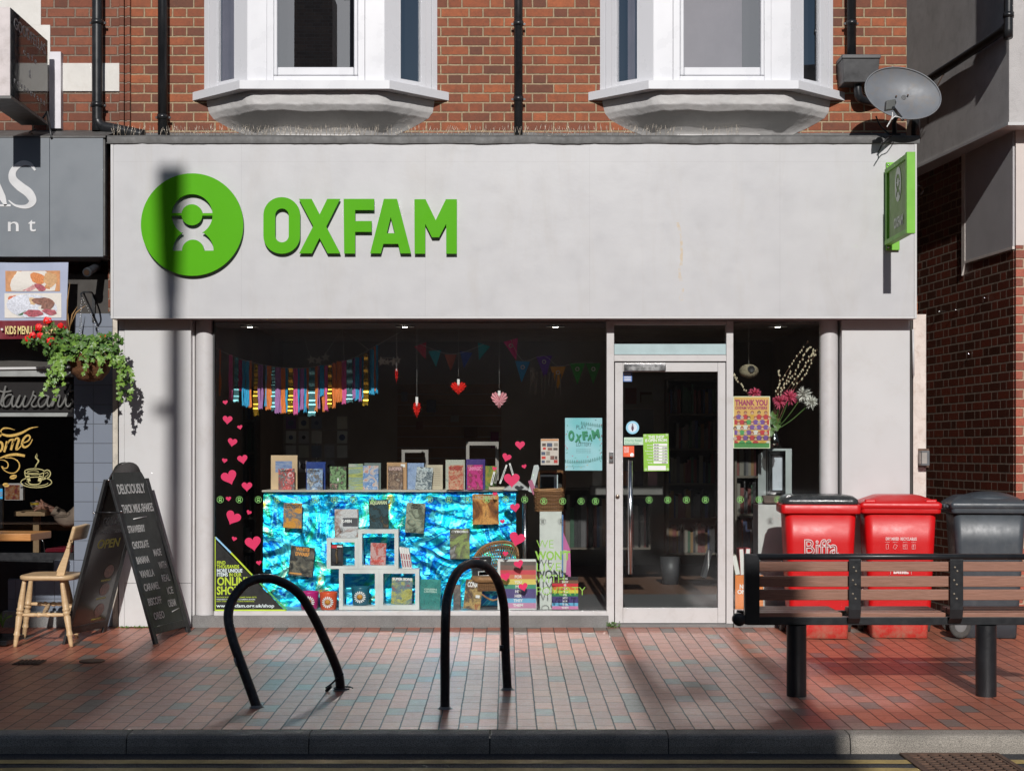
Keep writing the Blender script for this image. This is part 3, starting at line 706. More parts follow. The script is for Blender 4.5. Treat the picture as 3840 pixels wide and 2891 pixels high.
def on_side(o, xpl, yc, zc, w_, sgn=-1):     # stand a street-facing mesh on a panel that faces along -x
    me = o.data; ct = sum((v.co for v in me.vertices), Vector()) / len(me.vertices)
    for v in me.vertices: c = v.co - ct; v.co = Vector((xpl + c.y * .5 - .0012, yc - c.x, zc + c.z))
U = .00082
em = [[((x - 508) * U, -(y - 543) * U) for x, y in h_] for h_ in emblem_holes()]
M_pw = mat('sign_pale', (.55, .62, .5, 1), .4)
o = shape2d('emblem', [[((x - 508) * U * .62, -(y - 560) * U * .9) for x, y in arc(508, 543, 175, 0, 360, 40)[:-1]]] + [[(x * .55, z * .6) for x, z in h_] for h_ in em], 0, .002, M_pw, PS)
on_side(o, xs0 + .0165, (ya - .10 + yb + .046) / 2, (zb_ + zt_) / 2 + .10, 1)
o = text('lettering', 'OXFAM', 0, 0, 0, .075, M_pw, PS, w_=.26, al='C', bold=.04); on_side(o, xs0 + .0165, (ya - .10 + yb + .046) / 2, zb_ + .125, 1)
for (bx_, bz_) in ((3327, 622), (3327, 930), (3362, 700)):
    m = MB(); m.lathe([(.0001, 0), (.008, 0), (.009, .006)], (px(bx_, FY), FY - .036, pz(bz_, FY)), 10, 'y'); m.obj('bolt', M_steel, PS)
# ------------------------------------------------------------ satellite dish
SD = thing('satellite_dish', 'grey oval satellite dish on a bracket at the right end of the brick wall', 'satellite dish', (px(3440, .1), .1, 3.85))
M_dish = mat('dish_grey', (.15, .16, .175, 1), .5, var=.12, scale=6, dirt=.4, dirtcol=(.22, .16, .1, 1))
yc = -.42; cxd, czd = px(3386, yc), pz(350, yc); ra, rb = 143 * (yc + 12) / F, 100 * (yc + 12) / F
def dishf(u, v):
    a = u * 2 * math.pi; r_ = v; ang = R(-14)
    x, z = ra * r_ * math.cos(a), rb * r_ * math.sin(a); xx = x * math.cos(ang) - z * math.sin(ang); zz = x * math.sin(ang) + z * math.cos(ang)
    return (cxd + xx, yc + .06 * (1 - r_ * r_) + zz * .25, czd + zz)
m = MB(); m.grid(lambda u, v: dishf(-u, max(v, .001)), 48, 10); o = m.obj('reflector', M_dish, SD)
m = MB(); m.tube([dishf(i / 48, 1) for i in range(48)], .006, 6, closed=True); m.obj('rim', M_dish, SD)
y2 = yc - .26; P = lambda x, y, d: (px(x, d), d, pz(y, d))
m = MB(); m.tube([P(3385, 450, yc + .02), P(3350, 405, y2)], .012, 8); m.obj('feed_arm', M_black, SD)
m = MB(); m.ob(P(3322, 413, y2), (.07, .01, .012), (0, .06, 0), (.006, 0, .07)); m.lathe([(.022, 0), (.028, .05)], P(3350, 385, y2 + .02), 12, 'y'); m.obj('receiver_head', mat('lnb_grey', (.09, .095, .09, 1), .5), SD, .004)
m = MB(); m.tube(smooth([P(3346, 418, y2 + .03), P(3346, 440, y2 + .03), P(3334, 462, y2 + .05), P(3326, 477, y2 + .05)], 5), .004, 6); m.tube(smooth([P(3330, 470, y2 + .05), P(3352, 440, y2 + .06), P(3372, 441, y2 + .1), P(3384, 450, yc)], 5), .004, 6); m.obj('white_cable', M_paper, SD)
m = MB(); m.tube([(cxd + .02, yc + .05, czd - .02), (cxd + .04, .0, czd - .12), (cxd + .04, -.02, 3.80)], .02, 10); m.box(cxd - .0, cxd + .08, -.04, WY, 3.80, 3.84); m.obj('wall_bracket', M_black, SD)
m = MB(); m.tube(smooth([P(3285, 437, -.2), P(3300, 470, -.15), P(3330, 500, -.1), P(3350, 508, -.1)], 5), .006, 6); m.tube(smooth([P(3345, 510, -.25), P(3315, 530, -.27), P(3300, 560, -.26), P(3293, 572, -.25)], 5), .006, 6); m.obj('black_cable', M_black, SD)
for (a, b) in ((3366, 357), (3410, 353), (3402, 428)):
    m = MB(); m.lathe([(.0001, 0), (.006, 0), (.007, .008)], (px(a, yc), yc + .035, pz(b, yc)), 8, 'y'); m.obj('rusty_screw', M_rust, SD)

# ------------------------------------------------------------ right-hand building (flank wall comes towards the street)
RB = thing('corner_building', 'neighbouring building with grey rendered upper wall over dark red glazed brick', 'building', (4.2, .4, 0))
def wx(y, off=0): return 4.148 - .1143 * y - off          # x of the brick flank at depth y
def rwx(y): return 3.986 - .126 * (y - .2)               # x of the rendered upper wall
def side(mb, ya, yb, z0a, z1a, z0b, z1b, off, th=.05, fn=None):    # slab along the flank between depths ya > yb
    a, b = wx(ya, off), wx(yb, off)
    mb.hexa([(a, ya, z0a), (b, yb, z0b), (b + th, yb, z0b), (a + th, ya, z0a), (a, ya, z1a), (b, yb, z1b), (b + th, yb, z1b), (a + th, ya, z1a)])
yk = .37; zr = 3.972                                      # corner depth, underside of the render
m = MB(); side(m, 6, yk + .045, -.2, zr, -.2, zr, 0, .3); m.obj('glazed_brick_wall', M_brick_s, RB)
M_render = mat('grey_render', (.50, .48, .47, 1), .9, var=.1, scale=4, bump=.004, bscale=170, dirt=.25, dirtcol=(.16, .15, .14, 1))
M_render2 = mat('grey_panel_render', (.46, .445, .45, 1), .9, var=.06, scale=4, bump=.004, bscale=170)
m = MB(); a, b = rwx(6), rwx(.18)
m.hexa([(a, 6, zr), (b, .18, zr), (9, .10, zr), (9, 6, zr), (a, 6, 7), (b, .18, 7), (9, .10, 7), (9, 6, 7)])
m.obj('rendered_wall', M_render, RB, .004)
m = MB(); m.hexa([(a - .012, 6, zr - .024), (b - .012, .168, zr - .024), (9, .088, zr - .024), (9, 6, zr - .024), (a - .012, 6, zr - .001), (b - .012, .168, zr - .001), (9, .088, zr - .001), (9, 6, zr - .001)]); m.obj('drip_edge', M_white, RB)
yA, yB = 1.33, yk + .03; zp0 = 3.02
m = MB(); side(m, yA, yB, zp0, zr - .025, zp0, zr - .025, .012, .02); m.obj('render_panel', M_render2, RB)
M_wline = mat('white_edge_paint', (.68, .62, .57, 1), .6, var=.08, scale=20)
m = MB(); side(m, yA + .07, yA, zp0 - .12, zr - .025, zp0 - .02, zr - .025, .016, .02); side(m, yA, yB, zp0 - .022, zp0, zp0 - .022, zp0, .0155, .02); m.obj('panel_edge', M_wline, RB)
xc = wx(yk)
m = MB(); m.box(xc - .001, 9, yk - .002, yk + .3, zp0 + .005, zr - .0255); m.obj('white_front_wall', mat('cream_front', (.60, .53, .49, 1), .6, var=.05), RB)
m = MB(); m.box(xc, 9, yk, yk + .298, -.2, zp0 + .0045); m.obj('brick_front_wall', M_brick_r, RB)
m = MB(); m.box(4.5, 9, .7, 8, -.2, 7); m.obj('building_body', M_render2, RB)
# rainwater pipe along the flank
m = MB(); xp, yp = 3.947, .07
rw = lambda y: rwx(y) - .055
m.tube(smooth([(xp, yp, 7), (xp, yp, 4.80), (xp - .004, yp + .03, 4.715), (rw(.3), .25, 4.69), (rw(1.0), 1.0, 4.675), (rw(1.6), 1.6, 4.665), (rw(1.75) + .04, 1.75, 4.66)], 7), .036, 16)
rp = m.obj('rainwater_pipe', M_pipe, RB)
for z in (5.0, 4.79): m = MB(); m.lathe([(.036, -.02), (.043, -.02), (.043, .02), (.036, .02)], (xp, yp, z), 16); m.obj('pipe_collar', M_pipe, rp)
m = MB(); m.tube([(rw(1.3), 1.3, 4.63), (rw(1.3) - .03, 1.25, 4.60), (rw(1.6) - .02, 1.55, 4.46), (rw(1.75) + .04, 1.75, 4.3)], .005, 6); m.obj('bracket_stay', M_rust, rp)
# dark alarm cable box on flank
m = MB(); m.lathe([(.03, -.05), (.045, 0), (.03, .05)], (px(3447, -.1), -.06, pz(712, -.1)), 12, 'y'); m.obj('black_cap', M_black, RB)
for (a, b) in ((3530, 1170), (3590, 1165), (3700, 1120), (3640, 1330)):
    y = 5.56 / ((a - CX) / F + .1143) * 1.0 - 12; y = (4.148 + .1143 * 12) / ((a - CX) / F + .1143) - 12
    m = MB(); xw = wx(y); m.tube([(xw, y, pz(b, y)), (xw - .03, y, pz(b, y) + .01)], .006, 6); m.obj('wall_stub', M_steel, RB)
# small outdoor lamp on the corner post
WL = thing('wall_lamp', 'small grey box lamp on the cream post right of the shop', 'lamp', (px(3465, -.05), -.05, pz(1715, -.05)))
m = MB(); m.box(px(3453, -.1), px(3484, -.1), -.12, -.03, pz(1746, -.1), pz(1690, -.1)); m.obj('lamp_body', mat('lamp_grey', (.12, .125, .13, 1), .4), WL, .005)
m = MB(); m.box(px(3453, -.1) - .003, px(3453, -.1) - .0005, -.11, -.045, pz(1738, -.1), pz(1697, -.1)); m.box(px(3457, -.12), px(3476, -.12), -.1225, -.1205, pz(1738, -.1), pz(1697, -.1)); m.obj('lens', mat('lens_glass', (.35, .33, .3, 1), .15), WL)
m = MB(); m.box(px(3444, -.03), px(3484, -.03), -.03, -.0205, pz(1752, -.03), pz(1682, -.03)); m.obj('back_plate', M_rust, WL)

# ------------------------------------------------------------ opposite side of the street (casts the shade, shows in the glass)
OB = thing('opposite_building', 'long dark terrace across the street behind the viewer', 'building', (-10, -19, 0))
M_ob = brick_mat('terrace_brick', [(0, (.10, .06, .045, 1)), (1, (.22, .14, .10, 1))], (.25, .22, .18, 1))
m = MB(); m.box(-40, 1.75, -28, -18.95, -.2, 9.0); m.obj('wall', M_ob, OB)
m = MB(); m.box(-4.42, -3.62, -21.2, -20.3, 9.0, 10.95); m.obj('chimney', M_ob, OB)
m = MB(); m.box(-9, 1.2, -18.95, -18.80, 2.9, 3.7); m.obj('fascia_board', M_white, OB)
text('lettering', 'Opticians', -2.9, -18.78, 3.1, .42, mat('opt_grey', (.3, .3, .3, 1), .6), OB, al='L', yaw=math.pi)
for s_ in range(4):
    m = MB(); m.box(-8.6 + s_ * 2.4, -6.6 + s_ * 2.4, -18.93, -18.9, .3, 2.7); m.obj('shop_window', mat('opp_window', (.03, .035, .04, 1), .1), OB)
    m = MB(); m.box(-8.2 + s_ * 2.4, -7.2 + s_ * 2.4, -18.94, -18.9, 4.9, 6.5); m.obj('upper_window', M_upvc, OB)
OC = thing('far_corner_building', 'lower building across the street beyond the gap', 'building', (18, -19, 0))
m = MB(); m.box(10.5, 40, -28, -19, -.2, 7.5); m.obj('wall', M_ob, OC)
m = MB(); m.box(10.4, 40.1, -28.1, -18.9, 7.5, 7.7); m.obj('roof_edge', M_white, OC)
FT = thing('added_far_block', 'added unseen long block closing off the low sky beyond the gap', 'building', (6, -60, 0))  # added out of view to keep the bright horizon out of the glass
m = MB(); m.box(-40, 60, -75, -60, -.2, 17); m.obj('wall', M_ob, FT)
m = MB(); m.box(-40.1, 60.1, -75.1, -59.9, 17, 17.3); m.obj('roof_edge', M_lead, FT)
SL = thing('street_lamp', 'tall dark street lamp post across the street', 'street lamp', (-2.57, -14.2, -.1))
m = MB(); m.tube([(-2.57, -14.2, -.1), (-2.57, -14.2, 3.2), (-2.57, -14.2, 3.3), (-2.57, -14.2, 9.81)], [.09, .09, .075, .065], 14); m.obj('post', M_black, SL)
m = MB(); m.tube([(-2.57, -14.2, 9.82), (-2.57, -14.2, 10.05), (-2.57, -14.2, 10.58)], [.075, .085, .11], 12); m.box(-2.68, -2.46, -14.3, -13.9, 10.585, 10.68); m.obj('lamp_head', M_black, SL)
m = MB(); m.box(-2.74, -2.62, -14.22, -14.2, 9.0, 9.1); m.obj('sign_bracket', M_black, SL)

# ------------------------------------------------------------ café on the left
CB = thing('cafe_building', 'cafe next door with grey fascia, grey tiled pilaster and dark window', 'building', (-5, .5, 0))
m = MB(); m.box(-9, px(451, WY), WY, WY + .3, 2.6, 6.4); m.obj('brick_wall', M_brick_l, CB)
M_stone_w = mat('painted_stone', (.66, .64, .60, 1), .7, var=.04, dirt=.2, dirtcol=(.45, .4, .33, 1), bump=.002, bscale=30)
m = MB()
for a, b, t, bo in ((-600, 153, -400, 96), (-600, 188, 96, 240), (-600, 450, 239, 344)):
    m.box(px(a, WY - .012), px(b, WY - .012), WY - .012, WY + .01, pz(bo, WY), pz(t, WY) - .0005)
m.obj('painted_stone_band', M_stone_w, CB)
CF = -.28; cz0, cz1 = pz(963, CF), pz(517, CF); cxr = px(386, CF)
m = MB(); m.box(-9, px(186, CF) - .0015, CF, CF + .36, cz0, cz1); m.box(px(186, CF), cxr, CF + .002, CF + .36, cz0, cz1); m.obj('fascia', M_cafe, CB, .002)
m = MB(); m.box(cxr, cxr + .012, CF + .012, CF + .36, cz0 + .01, cz1 - .01); m.obj('fascia_end', M_lead, CB)
m = MB(); m.add([(-9, CF - .004, cz1), (cxr + .02, CF - .004, cz1), (cxr + .02, WY, cz1 + .15), (-9, WY, cz1 + .15), (-9, CF - .004, cz1 + .012), (cxr + .02, CF - .004, cz1 + .012)], [(0, 1, 5, 4), (4, 5, 2, 3)]); m.obj('lead_flashing', M_lead, CB)
m = MB(); m.box(-9, px(424, .05), .0, .3, 2.44, 2.75); m.box(-9, px(276, .05), .045, .3, pz(1410, .05), 2.439); m.obj('dark_canopy_back', M_dark, CB)
# serif letters of the fascia cropped by the picture edge
CS = thing('cafe_fascia_lettering', 'white letters A S over n t on the grey cafe fascia', 'shop sign', (-3.7, CF, 3))
yl = CF - .004
def ribbon(name, pts, wd, y, mt, par, th=.004, n=8, ps=True):   # flat calligraphic stroke through image points; wd = list of widths in px
    pts = smooth([(a, 0, b) for a, b in pts], n) if n > 1 else [Vector((a, 0, b)) for a, b in pts]
    mm = len(pts); mb = MB(); L_, R_ = [], []
    for i, p in enumerate(pts):
        t = (pts[min(i + 1, mm - 1)] - pts[max(i - 1, 0)]).normalized(); nn_ = Vector((-t.z, 0, t.x))
        f = i / (mm - 1) * (len(wd) - 1); j = min(int(f), len(wd) - 2) if len(wd) > 1 else 0
        w_ = wd[0] if len(wd) == 1 else wd[j] + (wd[j + 1] - wd[j]) * (f - j)
        a, b = p + nn_ * w_ / 2, p - nn_ * w_ / 2
        L_.append((px(a.x, y), pz(a.z, y))); R_.append((px(b.x, y), pz(b.z, y)))
    vs = [(x, y, z) for x, z in L_] + [(x, y, z) for x, z in R_] + [(x, y + th, z) for x, z in L_] + [(x, y + th, z) for x, z in R_]
    fs = []
    for i in range(mm - 1): fs += [(i, i + 1, mm + i + 1, mm + i), (2 * mm + i, i + 2 * mm + 1, i + 1, i), (mm + i, mm + i + 1, 3 * mm + i + 1, 3 * mm + i)]
    mb.add(vs, fs)
    return mb.obj(name, mt, par)
ribbon('letter', [(132, 640), (112, 616), (80, 614), (50, 640), (48, 672), (75, 700), (108, 725), (122, 755), (100, 775), (60, 772), (32, 752)], [6, 14, 20, 24, 30, 34, 34, 28, 16, 8, 3], yl, M_wlet, CS)
ribbon('letter', [(-30, 640), (8, 740), (22, 772)], [14, 26, 10], yl, M_wlet, CS, n=1); ribbon('letter', [(-10, 771), (40, 771)], [8], yl, M_wlet, CS, n=1)
text('letter', 'n', px(24, yl), yl, pz(868, yl), .115, M_wlet, CS, w_=.082, bold=.005); text('letter', 't', px(106, yl), yl, pz(868, yl), .115, M_wlet, CS, w_=.058, bold=.005)
# café projecting sign
GS = thing('cafe_projecting_sign', 'dark grey box sign of the cafe hanging out over the pavement, top left', 'sign', (-3.6, -.3, 4.3))
gx = -3.556; y0_, y1_ = CY + F * gx / (40 - CX), CY + F * gx / (179 - CX)
M_gsp = mat('sign_dark_panel', (.035, .037, .042, 1), .07, var=.05, spec=.6)
zt0, zb0 = pz(28, y0_), pz(360, y0_)
m = MB(); m.box(gx - .20, gx - .004, y0_, y1_, zb0, zt0); m.obj('sign_box', mat('sign_box_white', (.62, .56, .55, 1), .5, dirt=.4, dirtcol=(.3, .25, .22, 1)), GS, .003)
m = MB(); m.box(gx - .0035, gx, y0_ + .004, y1_ - .004, zb0 + .004, zt0 - .004); m.obj('sign_panel', M_gsp, GS)
m = MB(); m.box(gx - .205, gx + .004, y0_ - .004, y1_ + .004, zb0 - .02, zb0 - .0005); m.obj('sign_base', mat('sign_base_grey', (.12, .12, .115, 1), .5), GS)
def on_side2(o, yc_, zc_):
    me = o.data; ct = sum((v.co for v in me.vertices), Vector()) / len(me.vertices)
    for v in me.vertices: c = v.co - ct; v.co = Vector((gx + .0012 - c.y, yc_ + c.x, zc_ + c.z))
M_gl2 = mat('sign_grey_letter', (.30, .31, .33, 1), .4); ymid = (y0_ + y1_) / 2; H = zt0 - zb0
for s_, h_, w_, f in (('GOODFELLAS', .085, (y1_ - y0_) * .9, .86), ('cafe', .05, .34, .62), ('&', .06, .05, .42), ('restaurant', .05, .78, .20)):
    s2 = ' '.join(s_) if s_ != 'GOODFELLAS' and len(s_) > 1 else s_
    o = text('lettering', s2, 0, 0, 0, h_, M_gl2, GS, w_=w_ * .95, al='C', bold=.01); on_side2(o, ymid, zb0 + H * f)
m = MB(); xa, xb = px(178, .05), px(221, .05); m.box(xa, xb, .10, WY, pz(482, .1), pz(195, .1)); m.obj('fixing_plate', mat('plate_pale', (.62, .60, .63, 1), .5), GS)
m = MB(); m.box(gx - .12, gx - .06, y1_ - .0, .12, zb0 + .1, zb0 + .16); m.box(gx - .12, gx - .06, y1_, .12, zt0 - .2, zt0 - .14); m.tube([(px(176, -.1), -.1, pz(420, -.1)), (px(195, CF), CF - .01, pz(520, CF))], .009, 8); m.obj('bracket_arm', M_black, GS)
m = MB(); m.tube(smooth([(px(135, 0), .0, pz(485, 0)), (px(120, 0), -.05, pz(500, 0)), (px(122, 0), -.1, pz(513, 0)), (px(140, 0), -.12, pz(514, 0))], 5), .006, 6); m.obj('cable', M_black, GS)
# pipe with a bend
y = .085; pipe('drainpipe', [(px(365, y), y, 6.3), (px(365, y), y, pz(400, y)), (px(366, y), y, pz(450, y)), (px(384, y), y - .01, pz(475, y)), (px(430, y), y - .03, pz(487, y)), (px(545, y), y - .06, pz(513, y))], .042, [(px(365, y), y, pz(85, y)), (px(365, y), y, pz(395, y))], CB)

# tiled pilaster and stall riser
def tile_mat():
    k = NM('grey_tiles'); sp = k.n('SeparateXYZ'); k.l(k.co, sp.inputs[0])
    ux = k.math('FRACT', k.math('DIVIDE', k.math('ADD', sp.outputs['X'], 50.0 - (50 + px(350, -.02)) % .1525), .1525)); uz = k.math('FRACT', k.math('DIVIDE', k.math('ADD', sp.outputs['Z'], 10 - (10 + pz(1590, -.02)) % .1515), .1515))
    a = k.math('MINIMUM', k.math('MINIMUM', ux, k.math('SUBTRACT', 1.0, ux)), k.math('MINIMUM', uz, k.math('SUBTRACT', 1.0, uz)))
    e = k.n('MapRange'); e.inputs[1].default_value = .008; e.inputs[2].default_value = .02; k.l(a, e.inputs[0])
    base = k.ramp(k.noise(2.2, 4), [(.3, (.165, .19, .235, 1)), (.7, (.19, .215, .26, 1))])
    k.set(col=k.mix(e.outputs[0], (.11, .12, .14, 1), base), rough=.32); k.bump(k.math('ADD', e.outputs[0], k.math('MULTIPLY', k.noise(12, 3), .3)), .003); return k.m
M_tile = tile_mat()
m = MB(); m.box(px(277, -.02), px(424, -.02), -.02, .25, .0, 2.44); m.obj('tiled_pilaster', M_tile, CB, .003)
m = MB(); m.box(px(30, -.01), px(276, -.01), -.01, .22, pz(2290, 0), pz(2170, 0)); m.box(px(202, -.01), px(276, -.01), -.01, .21, pz(2169, 0), pz(2100, 0)); m.obj('tiled_stall_riser', M_tile, CB)
m = MB(); m.box(px(8, -.05), px(276, -.05), -.05, .22, -.03, pz(2291, -.05)); m.obj('concrete_step', M_conc, CB, .006)
M_cfr = mat('cafe_frame', (.28, .29, .28, 1), .5, dirt=.4, dirtcol=(.1, .1, .1, 1))
m = MB(); m.box(-6, px(276, .02), .02, .06, pz(1562, .02), pz(1548, .02)); m.box(-6, px(276, .02), .02, .06, pz(1412, .02), pz(1385, .02)); m.obj('window_bar', M_cfr, CB, .002)
m = MB(); m.quad((-6, .04, pz(2168, .04)), (px(276, .04), .04, pz(2168, .04)), (px(276, .04), .04, pz(1412, .04)), (-6, .04, pz(1412, .04))); m.obj('cafe_pane', M_cglass, CB)
m = MB(); m.box(-6, px(276, .04), .03, .07, pz(2100, .04), pz(2072, .04)); m.box(-6, px(201, .04), .03, .12, .1, pz(2101, .04)); m.obj('window_sill', M_black, CB)
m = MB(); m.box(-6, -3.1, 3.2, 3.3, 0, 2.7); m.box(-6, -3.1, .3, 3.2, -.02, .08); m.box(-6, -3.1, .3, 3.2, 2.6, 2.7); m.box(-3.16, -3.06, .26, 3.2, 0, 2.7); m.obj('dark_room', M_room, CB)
m = MB(); m.box(-6, px(276, .15), .08, .085, pz(1332, .05), pz(1290, .05)); m.obj('roller_blind', M_lead, CB)
m = MB(); m.hexa([(-6, -.0, pz(1400, 0)), (px(276, 0), -.0, pz(1382, 0)), (px(276, 0), .045, pz(1382, 0)), (-6, .045, pz(1400, 0)), (-6, -.0, pz(1385, 0)), (px(250, 0), -.0, pz(1375, 0)), (px(250, 0), .045, pz(1375, 0)), (-6, .045, pz(1385, 0))]); m.obj('white_rail', M_white, CB)
# neon-style script behind the fanlight
NS = thing('neon_sign', 'unlit white tube script reading restaurant behind the cafe fanlight', 'neon sign', (px(120, .1), .1, pz(1500, .1)))
m = MB(); yn = .07
q = lambda a, b: (px(a * .3003, yn), yn, pz(1300 + b * .3003, yn))
strokes = [[(-60, 760), (0, 720), (40, 640), (72, 490), (40, 600), (10, 700), (40, 752)], [(-20, 552), (60, 568), (145, 552)],
 [(150, 600), (90, 610), (45, 680), (60, 750), (120, 720), (165, 610), (150, 700), (165, 752), (215, 700), (250, 605)], [(250, 605), (205, 700), (215, 752), (260, 735), (320, 610), (290, 700), (300, 750), (345, 730), (395, 640), (425, 555), (410, 600), (450, 625), (430, 660), (395, 720), (420, 752), (470, 735)],
 [(600, 618), (540, 610), (480, 680), (500, 752), (560, 720), (610, 615), (590, 700), (610, 750), (650, 700), (680, 610)], [(680, 610), (650, 750), (700, 640), (740, 605), (745, 640), (725, 720), (745, 752), (790, 700), (850, 560), (890, 470), (850, 600), (820, 700), (850, 750), (900, 700)], [(830, 560), (920, 545)]]
for s_ in strokes: m.tube(smooth([q(a, b) for a, b in s_], 6), .0075, 8)
m.obj('tube_script', mat('neon_tube', (.55, .55, .52, 1), .35), NS)
m = MB(); m.box(-6, px(276, .1), .10, .11, pz(1546, .1), pz(1414, .1)); m.obj('backing_panel', mat('neon_back', (.05, .045, .045, 1), .5), NS)
# gilded window lettering: end of a cursive word with flourishes, cup and beans
M_gold = mat('gold_leaf', (.78, .50, .14, 1), .32, metal=.55, var=.3, scale=160, bump=.0008, bscale=200)
GW = thing('gold_window_script', 'gold leaf script ending in ome with flourishes on the cafe window', 'window lettering', (px(60, .03), .03, pz(1680, .03)))
yg = .034; g = lambda L_: [(a * .3003, 1300 + b * .3003) for a, b in L_]
for pts, wd in (([(185, 1040), (120, 1020), (50, 1018), (10, 1050), (20, 1075)], [1, 4, 6, 5, 2]), ([(478, 1000), (380, 1018), (270, 1075), (170, 1105), (90, 1110), (20, 1090)], [1, 5, 9, 10, 9, 6]), ([(20, 1090), (0, 1120), (-40, 1140)], [5, 4]),
 ([(-20, 1190), (20, 1200), (30, 1250), (10, 1300), (-30, 1310)], [9, 9, 8, 5]), ([(90, 1180), (75, 1240), (50, 1315)], [10, 9, 8]), ([(80, 1240), (120, 1170), (165, 1165), (160, 1200), (135, 1290)], [3, 6, 9, 9, 8]), ([(150, 1225), (200, 1145), (235, 1160), (215, 1230), (205, 1280), (235, 1270), (270, 1225)], [3, 6, 9, 9, 8, 4, 3]),
 ([(280, 1205), (350, 1175), (375, 1130), (345, 1105), (295, 1150), (275, 1220), (310, 1255), (370, 1220), (405, 1155)], [4, 5, 6, 7, 8, 9, 8, 4, 3]), ([(0, 1390), (90, 1358), (200, 1345), (310, 1362)], [4, 8, 10, 9]), ([(60, 1385), (160, 1392), (230, 1440), (240, 1510), (190, 1570), (120, 1575), (50, 1540), (15, 1490)], [3, 3.5, 4, 5, 4, 3.5, 3, 2]), ([(0, 1412), (60, 1420), (100, 1460), (90, 1510), (45, 1515), (30, 1490)], [2, 3, 4, 4, 3, 3])):
    ribbon('gold_stroke', g(pts), wd, yg, M_gold, GW, th=.001, n=7)
for cx_, cy_, a_, rx, ry in ((165, 1625, -15, 46, 27), (75, 1725, 8, 42, 26)):
    mm = MB(); c = (cx_ * .3003, 1300 + cy_ * .3003)
    pl = [(c[0] + (rx * math.cos(t) * math.cos(R(a_)) - ry * math.sin(t) * math.sin(R(a_))) * .3003, c[1] + (rx * math.cos(t) * math.sin(R(a_)) + ry * math.sin(t) * math.cos(R(a_))) * .3003) for t in [i * 2 * math.pi / 20 for i in range(20)]]
    mm.prism([(px(a, yg), pz(b, yg)) for a, b in pl], yg, yg + .001); bn = mm.obj('coffee_bean', M_gold, GW)
    ribbon('bean_crease', [(c[0] - rx * .25, c[1] + 3), (c[0] + rx * .25, c[1] - 3)], [1.5], yg - .002, M_ink, bn, th=.001, n=1)
M_gold2 = mat('gold_outline', (.50, .45, .20, 1), .4, metal=.3, var=.2, scale=90)
CU = thing('gold_cup_decal', 'gold outline decal of a steaming coffee cup and saucer on cafe window', 'decal', (px(135, .03), .03, pz(1800, .03)))
el = lambda cx_, cy_, rx, ry, a0=0, a1=360, n=20: [(cx_ + rx * math.cos(R(a0 + (a1 - a0) * i / n)), cy_ + ry * math.sin(R(a0 + (a1 - a0) * i / n))) for i in range(n + 1)]
ribbon('steam', [(139, 1700), (133, 1715), (143, 1728), (134, 1745), (131, 1753)], [1, 3, 3, 2, 1.5], yg, M_gold2, CU, th=.001)
ribbon('steam', [(141, 1706), (138, 1717), (146, 1728), (138, 1742), (135, 1752)], [1, 2, 2, 1.5, 1], yg, M_gold2, CU, th=.001)
ribbon('cup_rim', el(129, 1768, 37, 11), [3], yg, M_gold2, CU, th=.001, n=1); ribbon('cup_body', [(92, 1770), (97, 1790), (110, 1812), (129, 1816), (148, 1812), (160, 1790), (165, 1770)], [3], yg, M_gold2, CU, th=.001)
ribbon('cup_shade', [(103, 1783), (108, 1805)], [14], yg, M_gold2, CU, th=.001, n=1); ribbon('cup_shade', [(152, 1783), (147, 1805)], [11], yg, M_gold2, CU, th=.001, n=1)
ribbon('handle', [(163, 1768), (178, 1762), (189, 1772), (184, 1788), (166, 1796), (158, 1798)], [3.5], yg, M_gold2, CU, th=.001); ribbon('handle', [(168, 1775), (178, 1771), (180, 1780), (168, 1788)], [2], yg, M_gold2, CU, th=.001)
ribbon('coffee', el(125, 1769, 22, 5, 20, 330), [2], yg, M_gold2, CU, th=.001, n=1)
ribbon('saucer', el(136, 1808, 58, 20), [3], yg, M_gold2, CU, th=.001, n=1); ribbon('saucer', el(137, 1808, 44, 13, 10, 170), [2.4], yg, M_gold2, CU, th=.001, n=1)

# menu banner hanging under the café fascia
BN = thing('menu_banner', 'pale blue and maroon vinyl banner with two food photographs under cafe fascia', 'banner', (px(120, -.25), -.25, pz(1140, -.25)))
M_bb = mat('banner_blue', (.36, .40, .52, 1), .4, var=.05); yb_ = -.25
def bf(x0, x1, t, bo, d=0): 
    return lambda u, v: ((lambda X_, Z_: (px(X_, yb_), yb_ - d + .012 * math.sin(X_ * .02 + Z_ * .006) + .02 * max(0, (1090 - Z_) / 90) * 0, pz(Z_ + .00, yb_)))(x0 + (x1 - x0 - (8 if x1 > 250 else 0) * (1 - v)) * u, t + (bo - t) * (1 - v)))
m = MB(); m.grid(bf(-140, 258, 985, 1202), 30, 10); m.obj('banner_sheet', M_bb, BN)
m = MB(); m.grid(bf(-140, 257, 1202, 1271), 30, 6); m.obj('maroon_band', mat('banner_maroon', (.16, .012, .022, 1), .35), BN)
